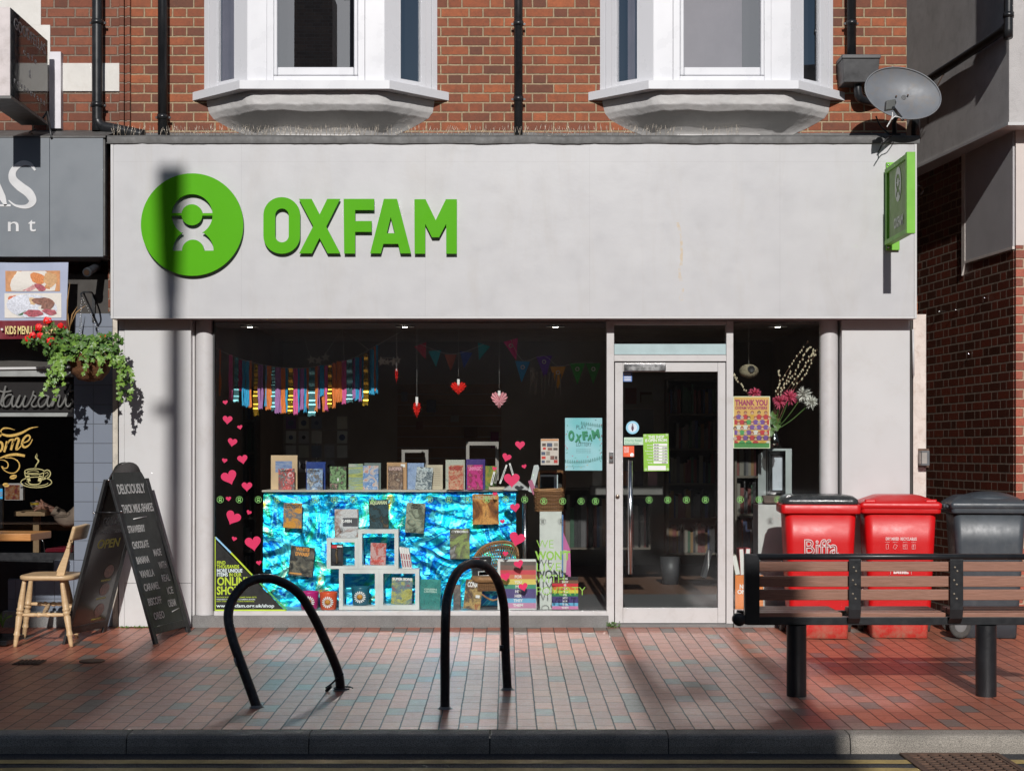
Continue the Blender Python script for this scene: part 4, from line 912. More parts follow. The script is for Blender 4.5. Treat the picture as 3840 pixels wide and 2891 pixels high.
def picf(nm, x0, x1, t, bo, mt, blobs, tag_):
    m = MB(); m.grid(bf(x0, x1, t, bo, .003), 16, 8); o = m.obj(nm, mt, BN)
    for (cx_, cy_, rx, ry, a_, col, shp) in blobs:
        pts = []
        N_ = 18 if shp == 'e' else 12
        for i in range(N_):
            t_ = i * 2 * math.pi / N_; k_ = 1 if shp == 'e' else random.uniform(.75, 1.15)
            pts.append((cx_ + rx * k_ * math.cos(t_) * math.cos(R(a_)) - ry * k_ * math.sin(t_) * math.sin(R(a_)), cy_ + rx * k_ * math.cos(t_) * math.sin(R(a_)) + ry * k_ * math.sin(t_) * math.cos(R(a_))))
        pts = [(min(max(a, x0 + 1), x1 - 1), min(max(b, t + 1), bo - 1)) for a, b in pts]
        mb = MB(); picf.d += .00012
        f_ = lambda a, b: (px(a, yb_), yb_ - .0045 - picf.d + .012 * math.sin(a * .02 + b * .006), pz(b, yb_))
        c_ = f_(cx_, cy_); mb.add([c_] + [f_(a, b) for a, b in pts], [(0, i + 1, (i + 1) % N_ + 1) for i in range(N_)])
        mb.obj('food_item', col, o)
    return o
picf.d = 0
fc = lambda n, c, v=.3, s=60: mat('food_' + n, c, .5, var=v, scale=s)
fw, fe, fo_, fb_, fg, fp, fm, fbr = fc('plate', (.68, .64, .58, 1), .05), fc('egg', (.75, .70, .6, 1), .08), fc('yolk', (.75, .35, .03, 1), .1), fc('beans', (.62, .22, .07, 1), .5, 190), fc('greens', (.04, .12, .04, 1), .6, 120), fc('bacon', (.35, .08, .10, 1), .5, 50), fc('meat', (.22, .10, .07, 1), .5, 60), fc('toast', (.55, .32, .15, 1), .2)
picf('food_photo', 20, 227, 1016, 1093, fc('table', (.55, .25, .10, 1), .2, 30), [(125, 1070, 88, 62, 0, fw, 'e'), (82, 1035, 34, 20, 0, fe, 'b'), (85, 1037, 9, 7, 0, fo_, 'e'), (138, 1045, 34, 22, 10, fb_, 'b'), (190, 1050, 26, 30, 20, fbr, 'b'), (80, 1075, 24, 14, 10, fp, 'b'), (112, 1078, 24, 13, -5, fc('ham', (.55, .28, .28, 1)), 'b'), (150, 1078, 26, 12, 15, fp, 'b')], 'a')
picf('food_photo', 16, 232, 1100, 1192, fw, [(120, 1150, 98, 46, 6, fc('dish', (.60, .62, .68, 1), .25, 80), 'e'), (52, 1122, 22, 14, 20, fc('carrot', (.62, .14, .05, 1)), 'b'), (88, 1125, 26, 20, 0, fe, 'b'), (118, 1130, 20, 16, 0, fc('potato', (.6, .42, .24, 1)), 'b'), (52, 1152, 18, 14, 0, fg, 'b'), (74, 1166, 20, 16, 0, fg, 'b'), (165, 1132, 42, 18, 8, fm, 'b'), (180, 1150, 26, 14, 0, fm, 'b'), (130, 1175, 40, 14, 0, fp, 'b'), (190, 1172, 30, 12, 10, fp, 'b')], 'b')
M_yt = mat('banner_yellow', (.75, .62, .25, 1), .5)
text('lettering', 'KIDS MENU', px(22, yb_), yb_ - .018, pz(1253, yb_), .062, M_yt, BN, w_=.20, bold=.02); text('lettering', 'DESSERTS', px(146, yb_), yb_ - .018, pz(1253, yb_), .062, M_yt, BN, w_=.185, bold=.02)
for a in (10, 132):
    m = MB(); m.lathe([(.0001, 0), (.009, 0)], (px(a, yb_), yb_ - .018, pz(1236, yb_)), 12, 'y'); m.obj('bullet_dot', M_wlet, BN)
# CCTV camera
CC = thing('security_camera', 'small black bullet camera under the grey cafe fascia', 'camera', (px(345, -.15), -.15, pz(1010, -.15)))
m = MB(); a = Vector(P(365, 1000, -.12)); b = Vector(P(325, 1022, -.34)); m.tube([a, a.lerp(b, .85)], .030, 14); m.tube([a.lerp(b, .8), b], .034, 14); m.obj('camera_body', mat('cctv', (.03, .033, .038, 1), .35), CC, .002)
m = MB(); d_ = (b - a).normalized(); m.tube([b, b + d_ * .004], .022, 12); m.obj('lens', mat('cctv_lens', (.05, .03, .02, 1), .1), CC)
m = MB(); m.tube([a, P(382, 985, -.05), P(384, 965, -.05)], .012, 8); m.obj('mount', M_black, CC)
# hanging basket with bracket
HBk = thing('basket_bracket', 'black iron wall bracket with hook above the hanging basket', 'bracket', (px(348, -.03), -.03, pz(1150, -.03)))
m = MB(); yB2 = -.03
m.box(px(345, yB2), px(356, yB2), -.032, -.0205, pz(1208, yB2), pz(1105, yB2))
m.tube(smooth([P(350, 1108, -.03), P(345, 1098, -.20), P(334, 1096, -.36), P(316, 1096, -.43), P(304, 1102, -.45), P(306, 1112, -.46)], 5), .007, 8)
m.tube([P(350, 1180, -.03), P(314, 1100, -.42)], .007, 8); m.obj('iron_arm', M_black, HBk)
HB = thing('hanging_basket', 'hanging basket of trailing ivy and red geraniums beside the cafe', 'hanging basket', (px(338, -.45), -.45, pz(1360, -.45)))
bc = Vector(P(338, 1332, -.42)); hk = Vector(P(306, 1112, -.46))
hr = .155
def fibre(): 
    k = NM('coir_liner'); c = k.ramp(k.noise(45, 8, .8, vec=k.map((1, 1, .6)), dist=1.5), [(.3, (.05, .02, .008, 1)), (.6, (.22, .09, .03, 1)), (.8, (.32, .15, .06, 1))]); k.set(col=c, rough=.95); k.bump(k.noise(60, 8, .8, dist=1.5), .02); return k.m
m = MB(); prof_ = [(.02, -.20), (.09, -.185), (.135, -.13), (hr, -.06), (hr + .005, 0), (hr - .02, .01), (.001, .01)]
def bas(u, v):
    t = v * 6; i = min(int(t), 5); r_ = prof_[i][0] + (prof_[i + 1][0] - prof_[i][0]) * (t - i); h_ = prof_[i][1] + (prof_[i + 1][1] - prof_[i][1]) * (t - i)
    a = u * 2 * math.pi; q_ = 1 + .12 * noise.noise((math.cos(a) * 3, math.sin(a) * 3, h_ * 18)); return (bc.x + r_ * q_ * math.cos(a), bc.y + r_ * q_ * math.sin(a), bc.z + h_)
m.grid(bas, 40, 24); m.obj('coir_bowl', fibre(), HB)
m = MB()
for a in (20, 140, 260):
    e = bc + Vector((hr * math.cos(R(a)), hr * math.sin(R(a)), 0)); n_ = 22
    for i in range(n_):
        p = hk.lerp(e, (i + .5) / n_); dd = (e - hk).normalized() * (e - hk).length / n_ * .62
        m.tube([p - dd / 2, p + dd / 2], .0028, 5)
m.obj('chain', M_steel, HB)
# ivy leaves: five-lobed blades on trails and over the rim
M_leaf = None
def leafmat(nm, c0, c1):
    k = NM(nm); gi = k.n('ObjectInfo'); c = k.ramp(k.noise(16, 4, .7), [(.3, c0), (.7, c1)]); k.set(col=c, rough=.42, sss=.0)
    k.b.inputs['Transmission Weight'].default_value = 0; return k.m
M_ivy = leafmat('ivy_green', (.06, .15, .02, 1), (.22, .36, .055, 1)); M_ger = leafmat('geranium_leaf', (.03, .09, .015, 1), (.11, .2, .035, 1)); M_stem = mat('plant_stem', (.16, .12, .05, 1), .7)
LOBE = [(0, 0), (.28, -.10), (.55, .02), (.42, .25), (.62, .52), (.30, .52), (.0, 1.0), (-.30, .52), (-.62, .52), (-.42, .25), (-.55, .02), (-.28, -.10)]
def leaf(mb, p, sz, nrm, up):
    nrm = Vector(nrm).normalized(); up = Vector(up); up = (up - nrm * up.dot(nrm)).normalized(); rt = nrm.cross(up)
    p = Vector(p); c = p + up * sz * .35 + nrm * sz * .08
    mb.add([c] + [p + rt * x * sz + up * y * sz for x, y in LOBE], [(0, i + 1, (i + 1) % 12 + 1) for i in range(12)], False)
random.seed(11)
ivy = MB(); stems = MB(); ger = MB()
def rnd(a): return random.uniform(-a, a)
for i in range(560):
    a = random.uniform(0, 6.283); r_ = hr * random.uniform(.2, 1.28); z = random.uniform(-.03, .085) + .05 * (1 - r_ / hr)
    if math.sin(a) > .6 and random.random() < .6: continue
    p = bc + Vector((r_ * math.cos(a) * 1.25 - .03, r_ * math.sin(a), z + .03 - .35 * max(0, r_ - .12)))
    leaf(ivy if random.random() < .55 else ger, p, random.uniform(.030, .062), (math.cos(a) * .5 + rnd(.6), -1 + rnd(.8), .5 + rnd(.6)), (rnd(1), rnd(.4), -1 + rnd(.7)))
for i in range(240):      # upright leafy mass at the sides
    sx_ = random.choice((-1, -1, 1)); p = bc + Vector((sx_ * random.uniform(.06, .33 if sx_ < 0 else .22), rnd(.13) - .03, random.uniform(-.03, .16)))
    leaf(ger, p, random.uniform(.020, .042), (rnd(.8), -1, rnd(.8) + .4), (rnd(1), 0, rnd(1)))
for i in range(30):        # trails
    a = random.uniform(math.pi * .9, math.pi * 2.1) if i > 7 else random.uniform(-.6, .3)
    p = bc + Vector((hr * 1.1 * math.cos(a), hr * 1.0 * math.sin(a), .02)); L_ = random.choice((.08, .12, .16, .22, .28)) if i % 7 else .42
    pts = [p]; d = Vector((math.cos(a) * .6 + rnd(.3), math.sin(a) * .5, .1)); st = .035
    for k_ in range(int(L_ / st)):
        d = (d + Vector((rnd(.35), rnd(.25), -.45))).normalized(); pts.append(pts[-1] + d * st)
        if k_ > 0:
            for _ in range(random.choice((1, 2, 2))): leaf(ivy, pts[-1] + Vector((rnd(.012), -.004, rnd(.01))), random.uniform(.024, .05) * (1.1 - .3 * k_ * st / L_), (rnd(.7), -1 + rnd(.5), .35 + rnd(.5)), (rnd(.9), rnd(.3), -1 + rnd(.9)))
    stems.tube(pts, .0018, 4)
ivy.obj('ivy_leaves', M_ivy, HB); ger.obj('geranium_leaves', M_ger, HB); stems.obj('trailing_stems', M_stem, HB)
FLV = MB()
M_gf = mat('geranium_red', (.80, .012, .012, 1), .5, var=.15, scale=60)
for (a, b, s_) in ((178, 1203, 24), (147, 1228, 22), (120, 1258, 20), (105, 1270, 18), (190, 1280, 24), (227, 1222, 15), (238, 1235, 18), (388, 1268, 22), (150, 1258, 16)):
    c = Vector(P(a, b, -.42 + rnd(.1))); m = MB()
    for j in range(14): leaf(FLV, c + Vector((rnd(.05), .02 + rnd(.02), -.035 + rnd(.035))), random.uniform(.02, .042), (rnd(.8), -1, rnd(.8) + .4), (rnd(1), 0, rnd(1)))
    for j in range(26):
        dd = Vector((rnd(1), rnd(1) - .4, rnd(1) * .8)); dd.normalize(); q_ = c + dd * s_ * .5 / 480 * 1.15; nn_ = (dd + Vector((rnd(.4), -.7, rnd(.4)))).normalized(); u_ = nn_.cross(Vector((rnd(1), rnd(1), rnd(1)))).normalized(); v_ = nn_.cross(u_); r_ = .010
        m.add([q_ + u_ * r_ * math.cos(t) + v_ * r_ * math.sin(t) for t in (0, 1.05, 2.09, 3.14, 4.19, 5.24)], [(0, 1, 2, 3, 4, 5)])
    fst = MB(); fst.tube([c, c.lerp(bc, .5) + Vector((0, 0, -.03)), bc + Vector((rnd(.1), 0, .02))], .0022, 5, caps=False); fst.obj('flower_stalk', M_stem, HB)
    m.obj('geranium_flower', M_gf, HB)
FLV.obj('flower_leaves', M_ger, HB)
m = MB()
for (a, b, c2, d2) in ((250, 1190, 262, 1060), (255, 1200, 322, 1145), (258, 1210, 290, 1150), (262, 1215, 255, 1175)): m.tube([P(a, b + 40, -.42), P((a + c2) / 2 - 3, (b + d2) / 2, -.43), P(c2, d2, -.44)], [.003, .006, .001], 4)
m.obj('dry_grass_blade', mat('dry_grass', (.35, .2, .08, 1), .7), HB)
# ------------------------------------------------------------ bicycle hoops
M_hoop = mat('hoop_black', (.010, .011, .013, 1), .42, var=.3, scale=14, bump=.0012, bscale=90, dirt=.55, dirtcol=(.07, .07, .07, 1))
def on_ground(a, b): y = fy(b); return Vector((px(a, y), y, gz(y)))
h1 = thing('bicycle_stand', 'black tubular cycle hoop leaning to the left, cable lock at its foot', 'bicycle stand', on_ground(1130, 2620))
A, Bp = on_ground(963, 2652), on_ground(1275, 2588)
def P3(a, b, y): return Vector((px(a, y), y, pz(b, y)))
dy = lambda t: A.y + (Bp.y - A.y) * t
pts = [A - Vector((0, 0, .03)), A, P3(905, 2490, dy(.06)), P3(872, 2395, dy(.12)), P3(856, 2310, dy(.2)), P3(876, 2240, dy(.3)), P3(935, 2180, dy(.42)), P3(1020, 2170, dy(.55)), P3(1110, 2215, dy(.68)), P3(1170, 2300, dy(.78)), P3(1225, 2415, dy(.88)), P3(1268, 2520, dy(.97)), Bp + Vector((.005, 0, 0)), Bp + Vector((.02, 0, -.05))]
m = MB(); m.tube(smooth(pts, 8), .0275, 20); m.obj('tube', M_hoop, h1)
a_, b_ = P3(892, 2462, dy(.08)), P3(903, 2492, dy(.07)); m = MB(); m.tube([a_, b_], .0285, 20); m.obj('worn_sticker', mat('sticker_grey', (.25, .27, .3, 1), .5, var=.5, scale=60), h1)
h2 = thing('bicycle_stand', 'black upright tubular cycle hoop in front of the shop window', 'bicycle stand', on_ground(1790, 2620))
A2, B2 = on_ground(1669, 2657), on_ground(1903, 2586); dy = lambda t: A2.y + (B2.y - A2.y) * t
pts = [A2 - Vector((0, 0, .03)), A2, P3(1669, 2480, dy(.0)), P3(1671, 2320, dy(.0)), P3(1680, 2230, dy(.1)), P3(1712, 2150, dy(.3)), P3(1760, 2115, dy(.5)), P3(1815, 2120, dy(.62)), P3(1862, 2170, dy(.8)), P3(1888, 2260, dy(.92)), P3(1893, 2350, dy(1)), P3(1897, 2470, dy(1)), B2, B2 - Vector((0, 0, .03))]
m = MB(); m.tube(smooth(pts, 8), .0265, 20); m.obj('tube', M_hoop, h2)
m = MB(); m.tube([P3(1882, 2418, dy(1) - .015), P3(1882, 2440, dy(1) - .015)], .016, 8); m.obj('small_tag', M_black, h2)
for hh, pt in ((h1, A), (h1, Bp), (h2, A2), (h2, B2)):
    m = MB(); m.lathe([(.044 * (1 + .2 * math.sin(i * 2.3)), .0015) if i == 0 else ((.036, .005) if i == 1 else (.0278, .015)) for i in range(3)], pt, 22); m.obj('mortar_collar', M_stone, hh)
CL = thing('cable_lock', 'broken black cable lock lying round the foot of the leaning hoop', 'bicycle lock', Bp)
m = MB(); c = Bp + Vector((.02, 0, .012)); m.tube(smooth([c + Vector((.05 * math.cos(t) * 1.1, .055 * math.sin(t), .003)) for t in (0, .8, 1.6, 2.4, 3.1, 3.9, 4.7, 5.5)], 5), .0042, 6)
m.tube(smooth([P3(1222, 2578, Bp.y - .02), P3(1240, 2565, Bp.y - .05), P3(1262, 2545, Bp.y - .04), P3(1288, 2524, Bp.y - .032)], 6), .005, 6); m.obj('cable', M_hoop, CL)
m = MB(); m.tube([P3(1224, 2590, Bp.y - .03), P3(1240, 2572, Bp.y - .045)], .011, 10); m.obj('lock_barrel', M_hoop, CL)

# ------------------------------------------------------------ bench seen from behind
M_slat = None
def wood(nm, c0, c1, sc=(1, 18, 18), rough=.5, bmp=.002, sp=8):
    k = NM(nm); n1 = k.noise(sp, 7, .65, vec=k.map(sc), dist=.6); c = k.ramp(n1, [(.3, c0), (.7, c1)])
    c = k.mix(k.ramp(k.noise(30, 6, .8), [(.62, 0.0), (.72, .4)]), c, tuple(x * .5 for x in c0[:3]) + (1,)); k.set(col=c, rough=rough); k.bump(n1, bmp); return k.m
M_slat = wood('bench_slat_wood', (.20, .095, .06, 1), (.32, .155, .105, 1))
BY = -3.02; gb = gz(BY)
def bpx(a, y=BY): return px(a, y)
BE = thing('street_bench', 'long street bench seen from behind with brown slats on black metal frame', 'bench', (2.3, BY, gb))
xl, xr = bpx(2792), 3.24
m = MB(); m.tube([(xl + .012, BY, pz(2087, BY)), (xr, BY, pz(2087, BY))], .0185, 16); m.obj('top_rail', M_black, BE)
for t, b in ((2105, 2142), (2160, 2200), (2210, 2250)):
    yb = BY + .03
    for xa, xb in ((bpx(2846), bpx(3180)), (bpx(3228), bpx(3560)), (bpx(3610), xr - .04)):
        m = MB(); m.box(xa - .03, xb + .03, yb - .012, yb + .012, pz(b, yb - .012), pz(t, yb - .012)); m.obj('back_slat', M_slat, BE, .004)
m = MB(); m.prism([(xl, pz(2075, BY)), (xl, pz(2340, BY)), (xl + .085, pz(2340, BY)), (xl + .085, pz(2096, BY)), (xl + .07, pz(2078, BY))], BY - .02, BY + .035); m.obj('end_upright', M_black, BE, .003)
m = MB(); m.prism([(xr - .085, pz(2096, BY)), (xr - .085, pz(2340, BY)), (xr, pz(2340, BY)), (xr, pz(2075, BY)), (xr - .07, pz(2078, BY))][::-1], BY - .02, BY + .035); m.obj('end_upright', M_black, BE, .003)
zs0, zs1 = pz(2343, BY), pz(2322, BY)
m = MB(); m.box(xl + .02, xr - .02, BY + .04, BY + .09, zs0 - .005, zs1 + .01); m.obj('rear_beam', M_black, BE, .004)
m = MB(); m.box(xl + .02, xr - .02, BY + .40, BY + .45, zs0 - .005, zs1 + .01); m.obj('front_beam', M_black, BE, .004)
for j in range(4):
    ya = BY + .045 + j * .102
    for xa, xb in ((bpx(2850), bpx(3165)), (bpx(3230), bpx(3555)), (bpx(3612), xr - .05)):
        m = MB(); m.box(xa, xb, ya, ya + .088, pz(2322, BY + .045), pz(2297, BY + .045)); m.obj('seat_slat', M_slat, BE, .004)
for a, b in ((3181, 3227), (3560, 3610)):
    m = MB(); xa, xb = bpx(a), bpx(b); prof_ = [(BY - .014, pz(2096, BY)), (BY - .014, pz(2285, BY)), (BY - .002, pz(2318, BY)), (BY + .03, pz(2338, BY)), (BY + .12, pz(2341, BY)), (BY + .44, pz(2341, BY))]
    vs, fs = [], []
    for y, z in prof_: vs += [(xa, y, z), (xb, y, z), (xb, y + .008, z + (.008 if z < pz(2330, BY) else 0)), (xa, y + .008, z + (.008 if z < pz(2330, BY) else 0))]
    for i in range(len(prof_) - 1):
        o_ = i * 4; fs += [(o_ + 1, o_, o_ + 4, o_ + 5), (o_ + 3, o_ + 2, o_ + 6, o_ + 7), (o_, o_ + 3, o_ + 7, o_ + 4), (o_ + 2, o_ + 1, o_ + 5, o_ + 6)]
    fs.append((0, 1, 2, 3)); m.add(vs, fs); br_ = m.obj('back_bracket', M_black, BE, .003)
    for (da, pb) in ((18, 2126), (27, 2140), (15, 2174), (25, 2190), (15, 2225), (25, 2243)):
        m = MB(); m.lathe([(.0001, -.004), (.0055, -.003), (.0065, .002)], (bpx(a + da), BY - .016, pz(pb, BY)), 10, 'y'); m.obj('bolt_head', mat('bolt_zinc', (.30, .26, .2, 1), .45, metal=.5), br_)
for a, b, rnd_ in ((2957, 3031, 0), (3671, 3748, 1)):
    xa, xb = bpx(a), bpx(b); r = (xb - xa) / 2; m = MB(); m.lathe([(r, gb - .01), (r, zs0 - .005)], ((xa + xb) / 2, BY + .22 - .22 + r, 0), 28); m.obj('leg', M_black, BE)
for xx, s in ((xl, -1), (xr, 1)):
    c = (bpx(2771) if s < 0 else xr + .03, BY + .0, pz(2322, BY))
    m = MB(); m.lathe([(.0001, -.022), (.032, -.022), (.0375, -.016), (.0375, .03), (.0001, .03)], c, 28, 'y'); m.box(c[0], c[0] + .04 if s < 0 else c[0] - .04, BY - .004, BY + .024, c[2] - .02, c[2] + .015) if s < 0 else m.box(c[0] - .04, c[0], BY - .004, BY + .024, c[2] - .02, c[2] + .015)
    m.obj('end_cap', M_black, BE)

# ------------------------------------------------------------ wheelie bins
def dirtred():
    k = NM('bin_red'); sp = k.n('SeparateXYZ'); k.l(k.co, sp.inputs[0])
    z = k.n('MapRange'); z.inputs[1].default_value = .19; z.inputs[2].default_value = .0; k.l(sp.outputs['Z'], z.inputs[0])
    d = k.math('MULTIPLY', z.outputs[0], k.ramp(k.noise(14, 8, .75), [(.36, 0.0), (.62, 1.0)]))
    d2 = k.ramp(k.noise(9, 8, .8, vec=k.map((1, 1, .5))), [(.66, 0.0), (.74, .4)])
    c = k.mix(d, (.56, .004, .006, 1), (.42, .19, .13, 1)); c = k.mix(d2, c, (.62, .10, .085, 1)); sc_ = k.ramp(k.noise(60, 8, .85, vec=k.map((1, 1, .15))), [(.66, 0.0), (.70, .6)]); c = k.mix(sc_, c, (.72, .3, .28, 1)); k.set(col=c, rough=k.ramp(k.noise(8, 6), [(.3, .3), (.7, .52)])); k.bump(k.noise(160, 4), .0006); return k.m
M_bin = dirtred(); M_lidd = mat('bin_lid_black', (.03, .033, .034, 1), .25, var=.2, scale=6, bump=.003, bscale=20, dirt=.3, dirtcol=(.12, .12, .11, 1))
M_bing = mat('bin_grey', (.045, .055, .065, 1), .42, var=.12, scale=5, dirt=.3, dirtcol=(.12, .13, .13, 1))
M_tyre = mat('bin_tyre', (.05, .048, .045, 1), .75, var=.3, dirt=.4, dirtcol=(.16, .14, .11, 1))
def rrect(cx, cy_, hx, hy, r_, n=5):
    out = []
    for (sx, sy, a0) in ((1, 1, 0), (-1, 1, 90), (-1, -1, 180), (1, -1, 270)):
        for i in range(n + 1):
            a = R(a0 + 90 * i / n); out.append((cx + sx * (hx - r_) + r_ * math.cos(a), cy_ + sy * (hy - r_) + r_ * math.sin(a)))
    return out
def loft(mb, secs):      # secs: list of (ring of xy, z)
    n = len(secs[0][0]); vs = [(x, y, z) for ring, z in secs for x, y in ring]
    fs = [(i * n + k, i * n + (k + 1) % n, (i + 1) * n + (k + 1) % n, (i + 1) * n + k) for i in range(len(secs) - 1) for k in range(n)]
    b = len(mb.v); mb.add(vs, fs, True); mb.f += [tuple(b + k for k in range(n))[::-1], tuple(b + (len(secs) - 1) * n + k for k in range(n))]; mb.s += [False, False]
    return mb
def wheelie(label, lidmat, bodymat, rigid=None, lidstyle='flat', group='wheelie bins beside the shop'):
    t = thing('wheelie_bin', label, 'wheelie bin', (0, 0, 0), group)
    m = MB(); loft(m, [(rrect(0, 0, .215, .25, .03), .0), (rrect(0, 0, .218, .255, .03), .10), (rrect(0, 0, .232, .262, .035), .115), (rrect(0, .0, .262, .31, .06), .70), (rrect(0, 0, .272, .325, .06), .93)])
    m.obj('body', bodymat, t)
    m = MB(); loft(m, [(rrect(0, 0, .300, .350, .035), .925), (rrect(0, 0, .305, .355, .035), .935), (rrect(0, 0, .305, .355, .035), .985), (rrect(0, 0, .298, .348, .03), .992)]); m.obj('rim', bodymat, t)
    if lidstyle == 'dish':
        m = MB(); loft(m, [(rrect(0, 0, .285, .335, .05), .9925), (rrect(0, 0, .292, .34, .05), 1.005), (rrect(0, 0, .285, .335, .05), 1.03), (rrect(0, 0, .25, .30, .06), 1.055), (rrect(0, .02, .20, .26, .08), 1.062)])
        m.obj('lid', lidmat, t); m = MB(); m.box(-.15, .15, -.338, -.3345, 1.0, 1.018); m.obj('lid_lip', lidmat, t)
    else:
        m = MB(); loft(m, [(rrect(0, 0, .311, .362, .03), .962), (rrect(0, 0, .311, .362, .03), .998), (rrect(0, 0, .295, .345, .04), 1.01), (rrect(0, .02, .24, .30, .05), 1.03), (rrect(0, .03, .17, .24, .05), 1.055), (rrect(0, .03, .15, .22, .05), 1.058)])
        m.obj('lid', lidmat, t)
        for s in (-1, 1): m = MB(); loft(m, [(rrect(s * .23, -.325, .045, .02, .012), 1.0), (rrect(s * .23, -.32, .042, .018, .012), 1.03)]); m.obj('lid_grip', lidmat, t)
    m = MB(); m.tube([(-.2, .395, .98), (.2, .395, .98)], .014, 10); 
    for s in (-.2, .0, .2): m.tube([(s, .335, .96), (s, .395, .98)], .012, 8)
    m.obj('handle', bodymat, t)
    for s in (-1, 1):
        m = MB(); m.lathe([(.0001, -.025), (.06, -.025), (.085, -.022), (.1, -.018), (.1, .018), (.085, .022), (.06, .012), (.0001, .012)], (s * .26, .27, .10), 26, 'x'); wh = m.obj('wheel', M_tyre, t)
        m = MB(); m.lathe([(.0001, s * .0), (.045, s * .001), (.055, s * -.004)], (s * .292, .27, .10), 20, 'x'); m.obj('hub', mat('hub_grey', (.16, .16, .16, 1), .5), wh)
    return t
b1 = wheelie('left red wheelie bin with flat black lid and outlined white lettering', M_lidd, M_bin, lidstyle='dish')
b2 = wheelie('right red wheelie bin with red lid and dry mixed recyclables label', M_bin, M_bin)
b3 = wheelie('dark grey wheelie bin turned sideways by the brick wall', M_bing, M_bing)
m = MB(); m.grid(lambda u, v: (.24 * math.cos(math.pi * v) * (1 - .25 * abs(2 * u - 1) ** 3), -.33 + .62 * u, 1.0 + .085 * math.sin(math.pi * v) ** .6 * (math.sin(math.pi * u) ** .5)), 20, 14); m.obj('lid_dome', M_bing, b3)
m = MB(); m.ball((.20, -.17, 1.035), .07, 14, 8, (.28, 1.5, .32)); m.obj('grip_shade_bulge', M_ink, b3)  # solid black bulge; the shade of a grip slot put into its colour
yb1 = -.62; M_bw = mat('bin_print', (.72, .55, .53, 1), .5)
def bintext(par, s, cx_, z, h, w_, mt, out=False, bold=0, y=-.32):
    return text('lettering', s, cx_, y, z, h, mt, par, w_=w_, al='C', bold=bold, outline=out)
bintext(b1, 'Biffa', -.0, .622, .118, .262, M_bw, True, y=-.319)
bintext(b2, 'DRY MIXED  RECYCLABLES', .005, .728, .022, .235, M_bw, y=-.3155, bold=.03)
for i, xx in enumerate((-.10, -.04, .035, .10)):
    m = MB(); w2, h2, t2 = ((.010, .018), (.012, .016), (.016, .017), (.013, .017))[i] + (.0016,)
    m.box(xx - w2, xx - w2 + t2, -.3125, -.3110, .68 - h2, .68 + h2); m.box(xx + w2 - t2, xx + w2, -.3125, -.3110, .68 - h2, .68 + h2)
    m.box(xx - w2 + t2, xx + w2 - t2, -.3125, -.3110, .68 - h2, .68 - h2 + t2); m.box(xx - w2 + t2, xx + w2 - t2, -.3125, -.3110, .68 + h2 - t2, .68 + h2)
    if i > 1: m.box(xx - .001, xx + .001, -.3125, -.311, .68 - h2 + t2, .68 + h2 - t2); m.box(xx - w2 + t2, xx - .001, -.3125, -.311, .684, .6855)
    if i == 1: m.rot((xx, -.31, .68), R(30))
    m.obj('waste_symbol', M_bw, b2)
    bintext(b2, ('cardboard', 'paper', 'plastics', 'cans')[i], xx, .712, .006, .034, M_bw, y=-.3155)
bintext(b2, 'Biffa.', .005, .482, .05, .115, M_bw, bold=.05, y=-.302)
m = MB(); m.box(-.075, -.0725, -.3015, -.299, .475, .53); m.box(.0825, .085, -.3015, -.299, .475, .53); m.obj('label_rule', M_bw, b2)
b1.location = (2.345, -.43, gz(-.5) + .002); b1.rotation_euler = (0, 0, R(-6)); b1.scale = (.95, .78, 1.0)
b2.location = (2.950, -.40, gz(-.5) + .002); b2.rotation_euler = (0, 0, R(-8)); b2.scale = (.95, .78, 1)
b3.location = (px(3690, -.4), -.42, gz(-.5) + .002); b3.rotation_euler = (0, 0, R(83)); b3.scale = (.80, .80, 1.0)

# ------------------------------------------------------------ A-board
AB = thing('a_board', 'black chalkboard A-board with chalked milkshake list outside the cafe', 'chalkboard sign', (-2.9, -.5, 0))
w_ = Vector((.14, .61, 0)); wl = w_.length; wu = w_.normalized()
def rad(v): return Vector(v)
def abo(side_, ap, foot_n, mat_face, facelabel):
    """one leaf: ap = apex near corner, foot_n = near foot; leaf spans foot->apex by w"""
    up = ap - foot_n; L_ = up.length; u = up.normalized(); nrm = wu.cross(u); 
    if nrm.x * side_ < 0: nrm = -nrm
    fr = MB(); t = .02
    fr.ob(foot_n, wu * .055, u * L_, -nrm * t); fr.ob(foot_n + wu * (wl - .055), wu * .055, u * L_, -nrm * t)
    fr.ob(foot_n + wu * .0555 + u * .07, wu * (wl - .111), u * .055, -nrm * t); 
    fr.obj('leaf_frame', M_abk, AB, .003)
    n_ = 14; arch = [(wl * .5 + (wl * .5 - .056) * math.cos(math.pi * i / n_), L_ - .03 + .16 * math.sin(math.pi * i / n_)) for i in range(n_ + 1)]
    poly = [(.056, .126), (wl - .056, .126)] + arch
    mb = MB(); c0 = [foot_n + wu * a + u * b - nrm * .006 for a, b in poly]; c1 = [foot_n + wu * a + u * b - nrm * .016 for a, b in poly]; n2 = len(poly)
    mb.add(c0 + c1, [tuple(range(n2)), tuple(range(2 * n2 - 1, n2 - 1, -1))] + [(i, (i + 1) % n2, (i + 1) % n2 + n2, i + n2) for i in range(n2)])
    o = mb.obj('board', mat_face, AB)
    return foot_n, u, nrm, L_, o
M_abk = mat('board_frame_black', (.018, .019, .020, 1), .5, var=.4, scale=12, bump=.002, bscale=30, dirt=.3, dirtcol=(.08, .08, .08, 1))
M_chalkb = mat('chalkboard', (.035, .040, .037, 1), .55, var=.25, scale=5, dirt=.3, dirtcol=(.07, .075, .07, 1))
